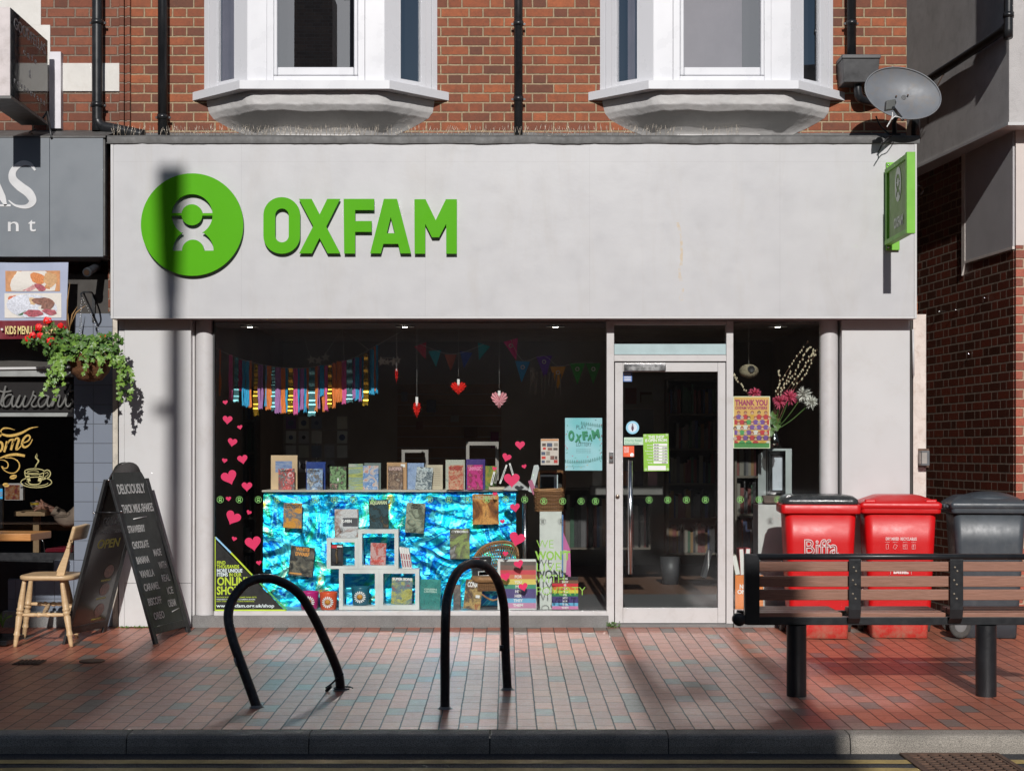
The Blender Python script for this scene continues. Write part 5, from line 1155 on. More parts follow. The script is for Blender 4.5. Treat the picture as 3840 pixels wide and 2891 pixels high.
yN = -.86; ap = Vector((px(413, yN), yN, pz(1797, yN))); fR = Vector((px(583, yN), yN, gz(yN))); ap2 = Vector((px(388, yN), yN, pz(1797, yN))); fL = Vector((px(232, yN), yN, gz(yN)))
fn, u, nrm, L_, _ = abo(1, ap, fR, M_chalkb, '')
def chalk(s, a, b, h, ww=None):       # text written on the right leaf: a along width from near side, b height up the board
    o = text('chalk_writing', s, 0, 0, 0, h, M_chalk, AB, w_=ww, bold=.016, shear=.08)
    if not o: return
    for v in o.data.vertices: v.co = fn + wu * (a + v.co.x) + u * (b + v.co.z) + nrm * (-.0045 - v.co.y * .5)
def chline(a0, b0, a1, b1):
    mb = MB(); p, q = fn + wu * a0 + u * b0 - nrm * .004, fn + wu * a1 + u * b1 - nrm * .004; mb.tube([p, q], .004, 5); mb.obj('chalk_line', M_chalk, AB)
M_chalk = mat('chalk', (.62, .62, .6, 1), .9)
chalk('DELICIOUSLY', .075, 1.13, .075, .44); chalk('THICK MILK-SHAKES', .068, .985, .065, .50); chline(.2, .935, .42, .945)
for s, b, ww in (('STRAWBERRY', .835, .27), ('CHOCOLATE', .715, .26), ('BANANA', .60, .20), ('VANILLA', .495, .22), ('CARAMEL', .395, .25), ('BISCOFF', .285, .22), ('OREO', .175, .17)): chalk(s, .07 if s != 'OREO' else .10, b, .055, ww)
for s, b, a in (('MADE', .64, .40), ('WITH', .54, .43), ('REAL', .44, .42), ('ICE', .34, .45), ('CREAM', .245, .41)): chalk(s, a - .03, b, .055, .13 if s != 'ICE' else .10)
chline(.41, .205, .54, .22)
def posterface():
    k = NM('menu_print'); c = k.ramp(k.noise(5, 6, .7), [(.3, (.03, .026, .024, 1)), (.7, (.055, .048, .042, 1))]); k.set(col=c, rough=.16, spec=.6); return k.m
fn2, u2, nr2, L2, o2 = abo(-1, ap2, fL, posterface(), '')
def menu(s, a, b, h, mt, ww=None):
    o = text('menu_print', s, 0, 0, 0, h, mt, AB, w_=ww, bold=.02)
    for v in o.data.vertices: v.co = fn2 + wu * (a + v.co.x) + u2 * (b + v.co.z) - nr2 * (.0168 - v.co.y * .5)
M_mdim = mat('menu_dim', (.10, .10, .105, 1), .4); M_mol = mat('menu_olive', (.30, .26, .03, 1), .4); M_mfood = mat('menu_food', (.14, .05, .035, 1), .4, var=.5, scale=50)
menu('GOODFELLAS', .13, .88, .07, M_mdim, .40); menu('CAFE & RESTAURANT', .13, .82, .03, M_mdim, .38); menu('OPEN', .13, .71, .07, M_mol, .34)
for b in (.52, .38, .22):
    mb = MB(); c = fn2 + wu * .42 + u2 * b - nr2 * .018
    mb.add([c + wu * .075 * math.cos(t) + u2 * .05 * math.sin(t) for t in [i * math.pi / 8 for i in range(16)]], [tuple(range(16))]); mb.obj('food_picture', M_mfood, AB)
    menu('BREAKFAST', .33, b - .075, .014, M_mol, .15)
m = MB(); m.tube([P3(352, 1921, yN - .005), P3(455, 1921, yN - .005)], .0035, 6); m.obj('stay_wire', M_black, AB)
m = MB(); 
for a, b in ((352, 1922), (408, 1800), (455, 1918)): m.lathe([(.0001, -.006), (.008, -.005), (.009, .0)], (px(a, yN), yN - .004, pz(b, yN)), 8, 'y')
m.obj('hinge_fitting', M_steel, AB)

# ------------------------------------------------------------ chair, table and planter outside the café
M_pine = wood('pine', (.50, .33, .17, 1), (.62, .44, .25, 1), (2, 2, 14), .42, .001)
CH = thing('wooden_chair', 'pale pine farmhouse chair with turned legs outside the cafe window', 'chair', (px(170, -.8), -.8, gz(-.8)))
yf = -.98; ybk = -.62        # near side and far side of the chair (seen from its side)
zs_ = pz(2165, yf)
seat = MB(); xa, xb = px(68, yf), px(275, yf); xm = (xa + xb) / 2; ym = (yf + ybk) / 2 - .0
ring = rrect(xm, ym, (xb - xa) / 2, .215, .09, 7)
loft(seat, [([(xm + (x - xm) * .93, ym + (y - ym) * .93) for x, y in ring], zs_ - .022), (ring, zs_ - .012), (ring, zs_ + .008), ([(xm + (x - xm) * .96, ym + (y - ym) * .96) for x, y in ring], zs_ + .014)]); seat.obj('seat', M_pine, CH)
def turned(p0, p1, prof_, n=14):       # spindle between two points with radii at fractions
    m = MB(); p0, p1 = Vector(p0), Vector(p1); pts, rs = [], []
    for t, r_ in prof_: pts.append(p0.lerp(p1, t)); rs.append(r_)
    m.tube(pts, rs, n); return m
LP = [(0, .014), (.06, .016), (.35, .024), (.42, .022), (.43, .027), (.46, .027), (.465, .020), (.48, .027), (.51, .027), (.52, .018), (.55, .025), (.75, .019), (.80, .022), (.81, .026), (.84, .018), (.95, .016), (1, .013)]
yn_, yf_ = yf + .03, ybk + .03
feet = [((px(92, yn_), yn_, zs_ - .02), (px(57, yn_ - .03), yn_ - .03, gz(yn_ - .03))), ((px(118, yf_), yf_, zs_ - .02), (px(90, yf_ + .03), yf_ + .03, gz(yf_ + .03))),
        ((px(232, yn_), yn_, zs_ - .02), (px(268, yn_ - .03), yn_ - .03, gz(yn_))), ((px(246, yf_), yf_, zs_ - .02), (px(288, yf_ + .03), yf_ + .03, gz(yf_)))]
for t_, b_ in feet: turned(t_, b_, LP).obj('leg', M_pine, CH)
SPP = [(0, .008), (.1, .012), (.3, .016), (.36, .012), (.38, .018), (.42, .018), (.46, .013), (.54, .013), (.58, .018), (.62, .018), (.66, .012), (.72, .016), (.9, .012), (1, .008)]
lp = lambda i, t: Vector(feet[i][0]).lerp(Vector(feet[i][1]), t)
turned(lp(0, .52), lp(2, .52), SPP).obj('stretcher', M_pine, CH); turned(lp(1, .45), lp(3, .45), SPP).obj('stretcher', M_pine, CH); turned(lp(0, .52).lerp(lp(2, .52), .5), lp(1, .45).lerp(lp(3, .45), .5), SPP).obj('stretcher', M_pine, CH)
for yy in (yf + .04, ybk + .0):
    m = MB(); a = [(px(212, yy), zs_ + .012), (px(242, yy), zs_ + .012), (px(262, yy), pz(2075, yy)), (px(263, yy), pz(2054, yy)), (px(250, yy), pz(2054, yy)), (px(240, yy), pz(2080, yy))]
    m.prism(a, yy - .012, yy + .012); m.obj('back_post', M_pine, CH, .003)
    turned((px(256, yy), yy, pz(2056, yy)), (px(264, yy), yy, pz(2024, yy)), [(0, .013), (.2, .017), (.3, .011), (.5, .015), (.8, .010), (1, .013)]).obj('turned_post', M_pine, CH)
for i in range(4):
    t = (i + 1) / 5; yy = yf + .04 + (ybk - yf - .04) * t; turned((px(238, yy), yy, zs_ + .01), (px(272, yy), yy, pz(2018, yy)), [(0, .008), (.3, .011), (.7, .011), (1, .008)], 8).obj('spindle', M_pine, CH)
m = MB()
def crest(u, v):
    yy = yf + .0 + (ybk + .04 - yf) * u; bow = math.sin(u * math.pi) * .035; x = px(252 + 10 * 1, yf) + bow - .0
    z = pz(2026, yf) + (pz(1968, yf) - pz(2026, yf)) * v; return (x + v * .028 + (.0), yy, z - .012 * abs(u - .5) * 2 * (v))
m.grid(crest, 14, 4); co_ = m.obj('crest_rail', M_pine, CH); sm_ = co_.modifiers.new('t', 'SOLIDIFY'); sm_.thickness = .026; sm_.offset = 0; bv_ = co_.modifiers.new('b', 'BEVEL'); bv_.width = .008; bv_.segments = 2
M_oak = wood('oak_table', (.42, .17, .045, 1), (.60, .28, .09, 1), (1.5, 16, 16), .35, .0015)
TB = thing('cafe_table', 'thick orange wooden table top on a black pedestal at the left edge', 'table', (px(-40, -.75), -.75, gz(-.75)))
yt = -.93; m = MB(); z1 = pz(2001, yt); m.box(-4.9, px(118, yt), yt, yt + .03, z1 - .055, z1); m.v = []; m.f = []; m.s = []
vs = [(-4.9, yt, z1 - .053), (px(115, yt), yt, z1 - .053), (px(193, -.5), -.5, z1 - .053), (-4.9, -.42, z1 - .053)]; m.add(vs + [(a, b, c + .053) for a, b, c in vs], [(0, 3, 2, 1), (4, 5, 6, 7), (0, 1, 5, 4), (1, 2, 6, 5), (2, 3, 7, 6), (3, 0, 4, 7)])
m.obj('table_top', M_oak, TB, .006)
m = MB(); m.box(px(-60, -.7), px(-15, -.7), -.75, -.65, .0, z1 - .054); m.obj('pedestal', M_black, TB); m = MB(); m.box(px(-140, -.7), px(55, -.8), -.98, -.5, gz(-.7) + .0, gz(-.7) + .035); m.obj('base_plate', mat('base_black', (.012, .012, .013, 1), .2), TB, .004)
# menu stand with screen at the left edge, inside the glass
MS = thing('menu_screen', 'bright blue lit menu screen at the left edge behind the cafe glass', 'screen', (px(0, .1), .1, pz(2000, .1)))
m = MB(); m.box(-4.9, px(14, .15), .12, .15, pz(1980, .15), pz(1815, .15)); m.obj('screen_case', M_black, MS)
m = MB(); m.box(-4.9, px(10, .12), .115, .119, pz(1870, .12), pz(1832, .12)); m.obj('blue_panel', emit('screen_blue', (.05, .45, .85, 1), .7), MS); text('lettering', 'BURGERS', px(9, .11), .113, pz(1860, .11), .035, M_wlet, MS, al='R', bold=.03)
FD = thing('fridge_display', 'small lit display of red drinks deep inside the cafe', 'display', (px(60, .6), .6, pz(1850, .6)))
m = MB(); m.box(px(18, .6), px(86, .6), .6, .65, pz(1875, .6), pz(1812, .6)); m.obj('display_case', M_paper, FD)
m = MB(); m.box(px(20, .6), px(74, .6), .595, .599, pz(1872, .6), pz(1818, .6)); k = NM('drinks_picture'); k.set(col=(.02, .02, .02, 1)); cc = k.ramp(k.noise(30, 4, .7), [(.38, (.35, .01, .02, 1)), (.5, (.7, .25, .04, 1)), (.62, (.75, .5, .35, 1))]); k.set(ecol=cc, estr=.35); m.obj('drinks_picture', k.m, FD)
# interior café table, red seat
IT = thing('indoor_table', 'pale wooden cafe table just inside the window', 'table', (px(110, .5), .5, .1)); m = MB(); m.box(px(51, .45), px(168, .45), .45, .9, pz(1935, .45), pz(1918, .45)); m.obj('table_top', M_pine, IT, .003); m = MB(); m.box(px(124, .6), px(146, .6), .6, .65, .1, pz(1936, .5)); m.obj('table_leg', M_pine, IT)
ST = thing('red_stool', 'dark red padded seat with chrome frame inside the cafe', 'stool', (px(215, .4), .4, .1)); m = MB(); m.hexa([(px(172, .35), .3, pz(2070, .3)), (px(276, .35), .3, pz(2070, .3)), (px(276, .35), .6, pz(2070, .3)), (px(172, .35), .6, pz(2070, .3)), (px(180, .35), .3, pz(2056, .3)), (px(276, .35), .3, pz(2050, .3)), (px(276, .35), .6, pz(2050, .3)), (px(190, .35), .6, pz(2056, .3))]); m.obj('seat', mat('red_vinyl', (.25, .012, .03, 1), .35), ST, .004)
m = MB(); m.tube(smooth([P3(155, 2025, .3), P3(162, 2030, .3), P3(167, 2065, .3), P3(170, 2090, .3)], 4), .006, 6); m.obj('chrome_tube', M_steel, ST)

# ------------------------------------------------------------ seated person inside the café: one continuous body, arm on the table
M_skin = mat('skin', (.50, .26, .18, 1), .55, var=.1, scale=14); M_sleeve = mat('beige_sleeve', (.42, .33, .25, 1), .85, var=.12, scale=25, bump=.003, bscale=40)
PE = thing('person', 'person in beige long sleeves inside the cafe, reaching a hand over the table', 'person', (-3.24, .75, .1))
py_ = .62
J_ = {'pelvis': (-3.22, .80, .52), 'chest': (-3.24, .76, .95), 'neck': (-3.25, .74, 1.16), 'head': (-3.27, .72, 1.25), 'crown': (-3.28, .72, 1.36), 'shl': (-3.26, .60, 1.08), 'elb': (px(262, py_), py_ - .03, pz(1950, py_)), 'wr': (px(195, py_), py_ - .06, pz(1903, py_)), 'palm': (px(172, py_), py_ - .06, pz(1896, py_)), 'shr': (-3.22, .92, 1.08), 'er': (-3.16, .98, .84), 'wr2': (-3.30, .86, .80),
      'kn1': (-3.55, .68, .52), 'ft1': (-3.56, .68, .14), 'kn2': (-3.52, .92, .52), 'ft2': (-3.53, .92, .14)}
E_ = [('pelvis', 'chest'), ('chest', 'neck'), ('neck', 'head'), ('head', 'crown'), ('chest', 'shl'), ('shl', 'elb'), ('elb', 'wr'), ('wr', 'palm'), ('chest', 'shr'), ('shr', 'er'), ('er', 'wr2'), ('pelvis', 'kn1'), ('kn1', 'ft1'), ('pelvis', 'kn2'), ('kn2', 'ft2')]
RR = dict(pelvis=.14, chest=.15, neck=.055, head=.085, crown=.07, shl=.055, elb=.04, wr=.026, palm=.030, shr=.055, er=.04, wr2=.03, kn1=.07, ft1=.05, kn2=.07, ft2=.05)
names = list(J_); vs = [J_[n] for n in names]; es = [(names.index(a), names.index(b)) for a, b in E_]; rs = [RR[n] for n in names]
palm = Vector(J_['palm'])
for i, (dx, dz, ln) in enumerate(((-.030, .030, .058), (-.042, .016, .068), (-.046, .002, .066), (-.044, -.012, .056))):
    b0 = len(vs); d = Vector((dx, -.01 * i, dz)).normalized(); p1 = palm + Vector((-.02, -.012 * i, .012 - .01 * i)); p2 = p1 + d * ln * .55; p3 = p2 + (d + Vector((-.1, 0, -.55))).normalized() * ln * .45
    vs += [tuple(p1), tuple(p2), tuple(p3)]; rs += [.010, .0085, .007]; es += [(names.index('palm'), b0), (b0, b0 + 1), (b0 + 1, b0 + 2)]
b0 = len(vs); vs += [tuple(palm + Vector((.0, -.02, .025))), tuple(palm + Vector((-.018, -.03, .055)))]; rs += [.011, .008]; es += [(names.index('palm'), b0), (b0, b0 + 1)]
me = bpy.data.meshes.new('body'); me.from_pydata(vs, es, []); bo = link('body', me, M_skin, PE)
sk = bo.modifiers.new('skin', 'SKIN'); 
for i, v in enumerate(me.skin_vertices[0].data if me.skin_vertices else []): v.radius = (rs[i], rs[i]); 
if not me.skin_vertices:
    bpy.context.view_layer.objects.active = bo
    for o_ in (bo,): pass
    me.attributes
if me.skin_vertices: me.skin_vertices[0].data[0].use_root = True
ss = bo.modifiers.new('sub', 'SUBSURF'); ss.levels = ss.render_levels = 2
m = MB(); a, b, c = Vector(J_['shl']), Vector(J_['elb']), Vector(J_['wr']); m.tube(smooth([a, a.lerp(b, .5), b, b.lerp(c, .6), b.lerp(c, .82)], 5), [.075] * 5 + [.066] * 5 + [.056] * 5 + [.044] * 5 + [.040], 14, caps=False); m.obj('sleeve', M_sleeve, PE)
m = MB(); loft(m, [(rrect(-3.22, .8, .16, .19, .1), .48), (rrect(-3.23, .78, .17, .21, .1), .75), (rrect(-3.24, .76, .16, .22, .1), 1.02), (rrect(-3.25, .75, .08, .10, .07), 1.14)]); m.obj('jumper', M_sleeve, PE)
m = MB(); m.ball((-3.28, .735, 1.325), .10, 14, 10, (1, 1, .95)); m.obj('hair', M_ink, PE)
CP = thing('cup', 'white cup with yellow side held on the cafe table', 'cup', (px(130, py_), py_ - .07, pz(1905, py_))); c = P3(131, 1893, py_ - .07)
m = MB(); m.lathe([(.02, -.03), (.032, -.01), (.036, .02), (.030, .02), (.02, -.02)], c, 18); m.obj('bowl', M_paper, CP); m = MB(); m.lathe([(.0365, .0), (.0368, .02)], c + Vector((0, 0, .0)), 18); m.obj('yellow_band', mat('yellow_glaze', (.7, .5, .05, 1), .3), CP)
# ------------------------------------------------------------ stickers and posters on the shop glass
YG = -.0035
def heart_poly(c, s, rot):
    out = []
    for i in range(36):
        t = 2 * math.pi * i / 36; x = 16 * math.sin(t) ** 3 / 17; z = (13 * math.cos(t) - 5 * math.cos(2 * t) - 2 * math.cos(3 * t) - math.cos(4 * t) + 2.5) / 17
        out.append((c[0] + (x * math.cos(rot) - z * math.sin(rot)) * s, c[1] + (x * math.sin(rot) + z * math.cos(rot)) * s))
    return out
LH = [(845, 1510, 20, 8), (853, 1576, 38, -4), (900, 1603, 20, 12), (871, 1660, 37, -10), (842, 1728, 21, -8), (910, 1724, 40, 10), (861, 1793, 62, 20), (926, 1826, 41, 0), (857, 1871, 21, 5), (872, 1944, 60, -25), (933, 1922, 20, -25), (878, 2021, 20, -15), (950, 2040, 63, 10), (971, 2111, 21, 8)]
RH = [(1950, 1671, 38, 0), (1899, 1717, 36, -18), (1966, 1750, 19, 15), (1919, 1803, 62, 0), (1854, 1758, 18, -10), (1856, 1853, 18, 0), (1932, 1905, 38, 8), (1884, 1956, 19, 5), (1938, 2024, 62, -15), (1895, 2077, 22, -8), (1946, 2117, 37, 18), (1896, 2164, 37, 12), (1963, 2202, 36, 15)]
SZ = {0: 'tiny', 1: 'medium', 2: 'large'}
def rank(i, L): return ('topmost', 'second from the top', 'third from the top', 'fourth from the top', 'fifth from the top', 'sixth from the top', 'seventh from the top', 'seventh from the bottom', 'sixth from the bottom', 'fifth from the bottom', 'fourth from the bottom', 'third from the bottom', 'second from the bottom', 'lowest')[i if i < 7 else 14 - (len(L) - i)]
for L, sd in ((LH, 'left edge'), (RH, 'right part')):
    L = sorted(L, key=lambda h: h[1])
    for i, (a, b, s, r_) in enumerate(L):
        m = MB(); m.prism(heart_poly((px(a, YG), pz(b, YG)), s / 2 / 480 * 1.02, R(r_)), YG - .0005, YG)
        o = m.obj('heart_sticker', M_pink); tag(o, f"{SZ[(s > 25) + (s > 50)]} pink heart sticker on the {sd} of the big window, {rank(i, L)}", 'sticker', 'pink heart stickers on the window')
# row of round emblem stickers
def logo_sticker(a, b, label):
    c = (px(a, YG), pz(b, YG)); k_ = .000092
    ring = [(c[0] + .0265 * math.cos(t), c[1] + .0265 * math.sin(t)) for t in [i * 2 * math.pi / 28 for i in range(28)]]
    ring2 = [(c[0] + .0232 * math.cos(t), c[1] + .0232 * math.sin(t)) for t in [i * 2 * math.pi / 28 for i in range(28)]]
    k_ = .000105
    em_ = [[(c[0] + (x - 508) * k_, c[1] - (y - 530) * k_ * .95) for x, y in h_] for h_ in emblem_holes()]
    o = shape2d('emblem_sticker', [ring, ring2] + em_, YG - .0006, .0005, M_vgreen); tag(o, label, 'sticker', 'round green emblem stickers along the glass')
ordw = ['first', 'second', 'third', 'fourth', 'fifth', 'sixth', 'seventh', 'eighth', 'ninth', 'tenth', 'eleventh', 'twelfth', 'thirteenth', 'fourteenth', 'fifteenth', 'sixteenth', 'seventeenth', 'eighteenth', 'nineteenth', 'twentieth', 'last']
xs_l = [826 + 71.35 * i for i in range(18)] + [2110, 2179, 2233]
for i, a in enumerate(xs_l): logo_sticker(a, 1873 if a < 2000 else 1879, f'{ordw[i]} round green outline emblem from the left on the big window')
YD = -.006
for i, a in enumerate((2434, 2504, 2574, 2645)): logo_sticker(a, 1874, f'{ordw[i]} round green outline emblem from the left on the door glass')
for i, a in enumerate((2776, 2847, 2917)): logo_sticker(a, 1873, f'{ordw[i]} round green outline emblem from the left on the right window')
# slogan in thin green capitals
SLG = thing('window_slogan', "green capital slogan WE WON'T LIVE WITH POVERTY on the big window", 'window lettering', (px(2100, YG), YG, pz(2150, YG)))
for s_, a, b, h_, w_, bd in (('WE', 2011, 2055, 33, 64, -.012), ("WON'T", 2008, 2098, 33, 132, .03), ('LIVE', 2008, 2141, 33, 92, -.012), ('WITH', 2008, 2185, 33, 108, -.012), ('POVERTY', 2008, 2231, 33, 184, -.012)):
    text('lettering', s_, px(a, YG), YG, pz(b, YG), h_ / 480, M_wgreen, SLG, w_=w_ / 480, bold=bd)
# corner triangle advertising the online shop
OS = thing('online_shop_decal', 'black triangular decal with lime edge advertising the online shop, bottom left of window', 'window decal', (px(850, YG), YG, pz(2200, YG)))
tri = [(806, 2010), (806, 2291), (1080, 2291)]; f_ = lambda L: [(px(a, YG), pz(b, YG)) for a, b in L]
m = MB(); m.prism(f_([(809, 2026), (809, 2285), (1064, 2285)]), YG - .0006, YG); m.obj('black_field', mat('decal_black', (.008, .009, .008, 1), .4), OS)
M_lime = mat('lime', (.42, .56, .02, 1), .5); M_dg = mat('decal_green', (.07, .35, .08, 1), .5); M_lb = mat('decal_blue', (.25, .50, .70, 1), .5)
def strip(p, q, w_, mt, nm='edge_stripe'):
    (a, b), (c, d) = p, q; L_ = math.hypot(c - a, d - b); nx, ny = -(d - b) / L_ * w_ / 2, (c - a) / L_ * w_ / 2
    m = MB(); m.prism(f_([(a + nx, b + ny), (c + nx, d + ny), (c - nx, d - ny), (a - nx, b - ny)]), YG - .0012, YG - .0007); m.obj(nm, mt, OS)
strip((805, 2012), (805, 2293), 7, M_lime); strip((809, 2288), (1075, 2288), 7, M_lime); strip((808, 2014), (866, 2072), 6, M_lb); strip((866, 2072), (945, 2155), 6, M_lime); strip((945, 2155), (1075, 2287), 6, M_dg)
T = lambda s_, a, b, h_, w_, mt, bd=.03: text('lettering', s_, px(a, YG), YG - .0015, pz(b, YG), h_ / 480, mt, OS, w_=w_ / 480, bold=bd)
M_pal = mat('decal_pale', (.62, .72, .72, 1), .5)
T('FIND', 813, 2115, 13, 32, M_lime); T('THOUSANDS', 813, 2130, 13, 84, M_lime); T('MORE UNIQUE', 813, 2145, 13, 95, M_pal); T('ITEMS', 813, 2160, 13, 41, M_pal); T('IN OUR', 859, 2160, 13, 46, M_lime)
T('ONLINE', 814, 2193, 31, 122, M_lime); T('SHOP', 813, 2228, 31, 82, M_lime); T('VINTAGE BOOKS & VINYL GAMES SWAP GIFTS', 812, 2241, 5, 150, M_lime, .01); T('WEDDING WINTER COATS CAMERAS BOOKS', 812, 2249, 5, 145, M_pal, .01); T('HIGH STREET STAMPS & COINS HOMEWARE', 812, 2256, 5, 141, M_lime, .01)
T('www.oxfam.org.uk/shop', 812, 2276, 12, 217, M_pal, .02)

def cover_mat(name, cols, seed, sc=9, rough=.3, detail=3, stretch=(1, 1, 1)):
    """printed picture with no recognisable figure: soft patches of its own colours with a little line work"""
    k = NM(name); v = k.map(stretch, loc=(seed * 3.1, 0, seed * 1.7)); n1 = k.noise(sc, detail, .6, vec=v, dist=1.2)
    st = [(0.28 + .44 * i / max(1, len(cols) - 1), c) for i, c in enumerate(cols)]
    c = k.ramp(n1, st, 'LINEAR'); ln = k.ramp(k.noise(sc * 3.2, 4, .6, vec=v, dist=2), [(.47, 0.0), (.5, .8), (.53, 0.0)])
    c = k.mix(k.math('MULTIPLY', ln, .6), c, tuple(x * .15 for x in cols[0][:3]) + (1,)); k.set(col=c, rough=rough, spec=.5); return k.m
def c3(*a): return tuple(x / 1.0 for x in a) + (1,)

def flat(name, a0, b0, a1, b1, y, mt, label=None, cat=None, th=.002, rot=0, par=None, group=None):
    m = MB(); m.box(px(a0, y), px(a1, y), y, y + th, pz(b1, y), pz(b0, y))
    if rot: m.rot(((px(a0, y) + px(a1, y)) / 2, y, (pz(b0, y) + pz(b1, y)) / 2), R(rot))
    o = m.obj(name, mt, par)
    if label: tag(o, label, cat, group)
    return o
def txt(par, s, a, b, h_, w_, mt, y, bd=.02, rot=0, al='L', nm='lettering', shear=0):
    k_ = (y - CY) / F
    return text(nm, s, px(a, y), y - .0006, pz(b, y), h_ * k_, mt, par, w_=w_ * k_ if w_ else None, al=al, bold=bd, rot=R(rot), shear=shear)

# lottery poster
YP = .012
def teal():
    k = NM('poster_teal'); sp = k.n('SeparateXYZ'); k.l(k.co, sp.inputs[0]); g_ = k.ramp(k.noise(3, 2), [(.35, (.20, .56, .60, 1)), (.65, (.50, .72, .80, 1))]); k.set(col=g_, rough=.35); return k.m
LP_ = flat('lottery_poster', 2119, 1567, 2258, 1764, YP, teal(), 'pale turquoise poster PLAY THE OXFAM LOTTERY inside the big window', 'poster')
M_pt = mat('poster_dark', (.03, .09, .10, 1), .5); M_pg = mat('poster_green', (.03, .27, .13, 1), .5); M_pg2 = mat('poster_green_dark', (.01, .12, .07, 1), .5)
txt(LP_, 'PLAY', 2160, 1609, 16, 38, M_pt, YP, 0); txt(LP_, 'THE', 2200, 1611, 8, 18, M_pt, YP, 0, 5); txt(LP_, 'LOTTERY', 2160, 1673, 15, 58, M_pt, YP, 0)
for ch_, a, b, h_, w_, ro in (('O', 2131, 1650, 36, 22, 0), ('X', 2158, 1655, 28, 22, 8), ('F', 2184, 1648, 30, 20, -6), ('A', 2204, 1650, 22, 18, 5), ('M', 2221, 1643, 30, 28, -10)):
    txt(LP_, ch_, a + 2, b + 2, h_, w_, M_pg2, YP, .06, ro); o = txt(LP_, ch_, a, b, h_, w_, M_pg, YP - .0012, .05, ro)
for j in range(3): txt(LP_, "It's a win win win win win", 2161, 1686 + j * 6, 3.4, 54, M_pt, YP, 0)
txt(LP_, 'Over 18s only, please gamble responsibly', 2124, 1750, 3, 70, M_pt, YP, 0)
for k_ in range(34):
    a, b = random.uniform(2124, 2254), random.uniform(1574, 1756)
    if 1590 < b < 1700 and 2130 < a < 2250: a = random.choice((2125, 2252)) + random.uniform(-3, 3)
    c = random.choice((M_pt, M_pg, M_pink, mat('confetti_gold', (.6, .4, .12, 1), .5))); a0 = random.uniform(0, 3)
    ribbon('confetti', [(a, b), (a + 3 * math.cos(a0), b + 3 * math.sin(a0)), (a + 5 * math.cos(a0 + .6), b + 5 * math.sin(a0 + .6))], [1.6], YP - .0012, c, LP_, th=.0004, n=2)
m = MB()
for row, (b0, f0_) in enumerate(((1724, lambda t: 8 * math.sin(t * 3.14) - 14 * t + 6), (1590, lambda t: -20 * (1 - t) + 8))):
    n_ = 17
    for i in range(n_ if row == 0 else 10):
        t = i / (n_ - 1) if row == 0 else .45 + .55 * i / 9; a = 2121 + 135 * t; b = b0 + f0_(t)
        for q1, q2 in (((0, -3), (0, 3)), ((0, 2), (-2.5, 7)), ((0, 2), (2.5, 7)), ((-4, 2), (0, -2)), ((4, 2), (0, -2))):
            m.tube([(px(a + q1[0], YP), YP - .001, pz(b + q1[1], YP)), (px(a + q2[0], YP), YP - .001, pz(b + q2[1], YP))], .0010, 4, caps=False)
        m.ball((px(a, YP), YP - .001, pz(b - 5, YP)), .0034, 6, 4, (1, .2, 1))
m.obj('paper_chain_people', M_pg2, LP_)
# small A4 notice
NT = flat('notice', 2028, 1645, 2095, 1743, YP, mat('notice_paper', (.62, .56, .50, 1), .5), 'small pale notice sheet of item pictures left of the turquoise poster', 'notice')
flat('header_band', 2029, 1646, 2094, 1653, YP - .0012, mat('notice_orange', (.6, .28, .12, 1), .5), th=.001, par=NT)
for i, (a, b, w_, h_) in enumerate(((2033, 1662, 14, 11), (2051, 1661, 20, 14), (2077, 1661, 15, 12), (2036, 1677, 11, 9), (2054, 1679, 17, 9), (2075, 1679, 16, 9), (2030, 1694, 15, 12), (2048, 1692, 14, 15), (2031, 1711, 15, 10), (2064, 1709, 15, 14), (2081, 1710, 9, 12), (2031, 1726, 12, 10), (2048, 1726, 15, 9), (2077, 1724, 14, 12))):
    flat('item_picture', a, b, a + w_, b + h_, YP - .0012, mat('pic%d' % (i % 5), ((.10, .07, .06, 1), (.30, .26, .22, 1), (.22, .10, .08, 1), (.08, .10, .16, 1), (.55, .04, .03, 1))[(i * 3) % 5], .5), th=.001, par=NT)
# door stickers
yD = -.0055
def disc(nm, a, b, r_, mt, y, label=None, cat=None, par=None, n=32):
    m = MB(); k_ = (y - CY) / F; m.prism([(px(a, y) + r_ * k_ * math.cos(t), pz(b, y) + r_ * k_ * math.sin(t)) for t in [i * 2 * math.pi / n for i in range(n)]], y - .0006, y); o = m.obj(nm, mt, par)
    if label: tag(o, label, cat)
    return o
s1 = flat('blue_notice', 2337, 1397, 2370, 1431, yD, mat('notice_blue', (.08, .17, .42, 1), .5), 'small square blue and white sticker at the top of the door glass', 'sticker', th=.0005)
for j in range(5): flat('print_line', 2341, 1401 + j * 6, 2366, 1403.5 + j * 6, yD - .0006, M_paper, th=.0004, par=s1)
s2 = disc('round_sticker', 2372, 1603, 24.5, mat('sky_sticker', (.28, .58, .75, 1), .5), yD, 'round pale blue sticker with small figures on the door glass', 'sticker')
disc('white_disc', 2372, 1603, 17, mat('pale_disc', (.62, .72, .80, 1), .5), yD - .0007, par=s2)
m = MB(); m.prism(f_([(2369, 1596), (2375, 1596), (2377, 1606), (2374, 1616), (2370, 1616), (2367, 1606)]), yD - .002, yD - .0014); m.ball((px(2372, yD), yD - .0016, pz(1592, yD)), .0055, 8, 6, (1, .15, 1)); m.obj('figure_print', mat('figure_maroon', (.08, .03, .06, 1), .5), s2)
s3 = flat('association_sticker', 2340, 1640, 2412, 1668, yD, mat('sticker_mint', (.45, .60, .47, 1), .5), 'pale mint sticker reading Charity Retail Association on the door', 'sticker', th=.0005)
txt(s3, 'Charity Retail', 2343, 1655, 8, 62, M_pg, yD - .0004, .0); txt(s3, 'Association', 2343, 1665, 7, 52, M_pg, yD - .0004, .0)
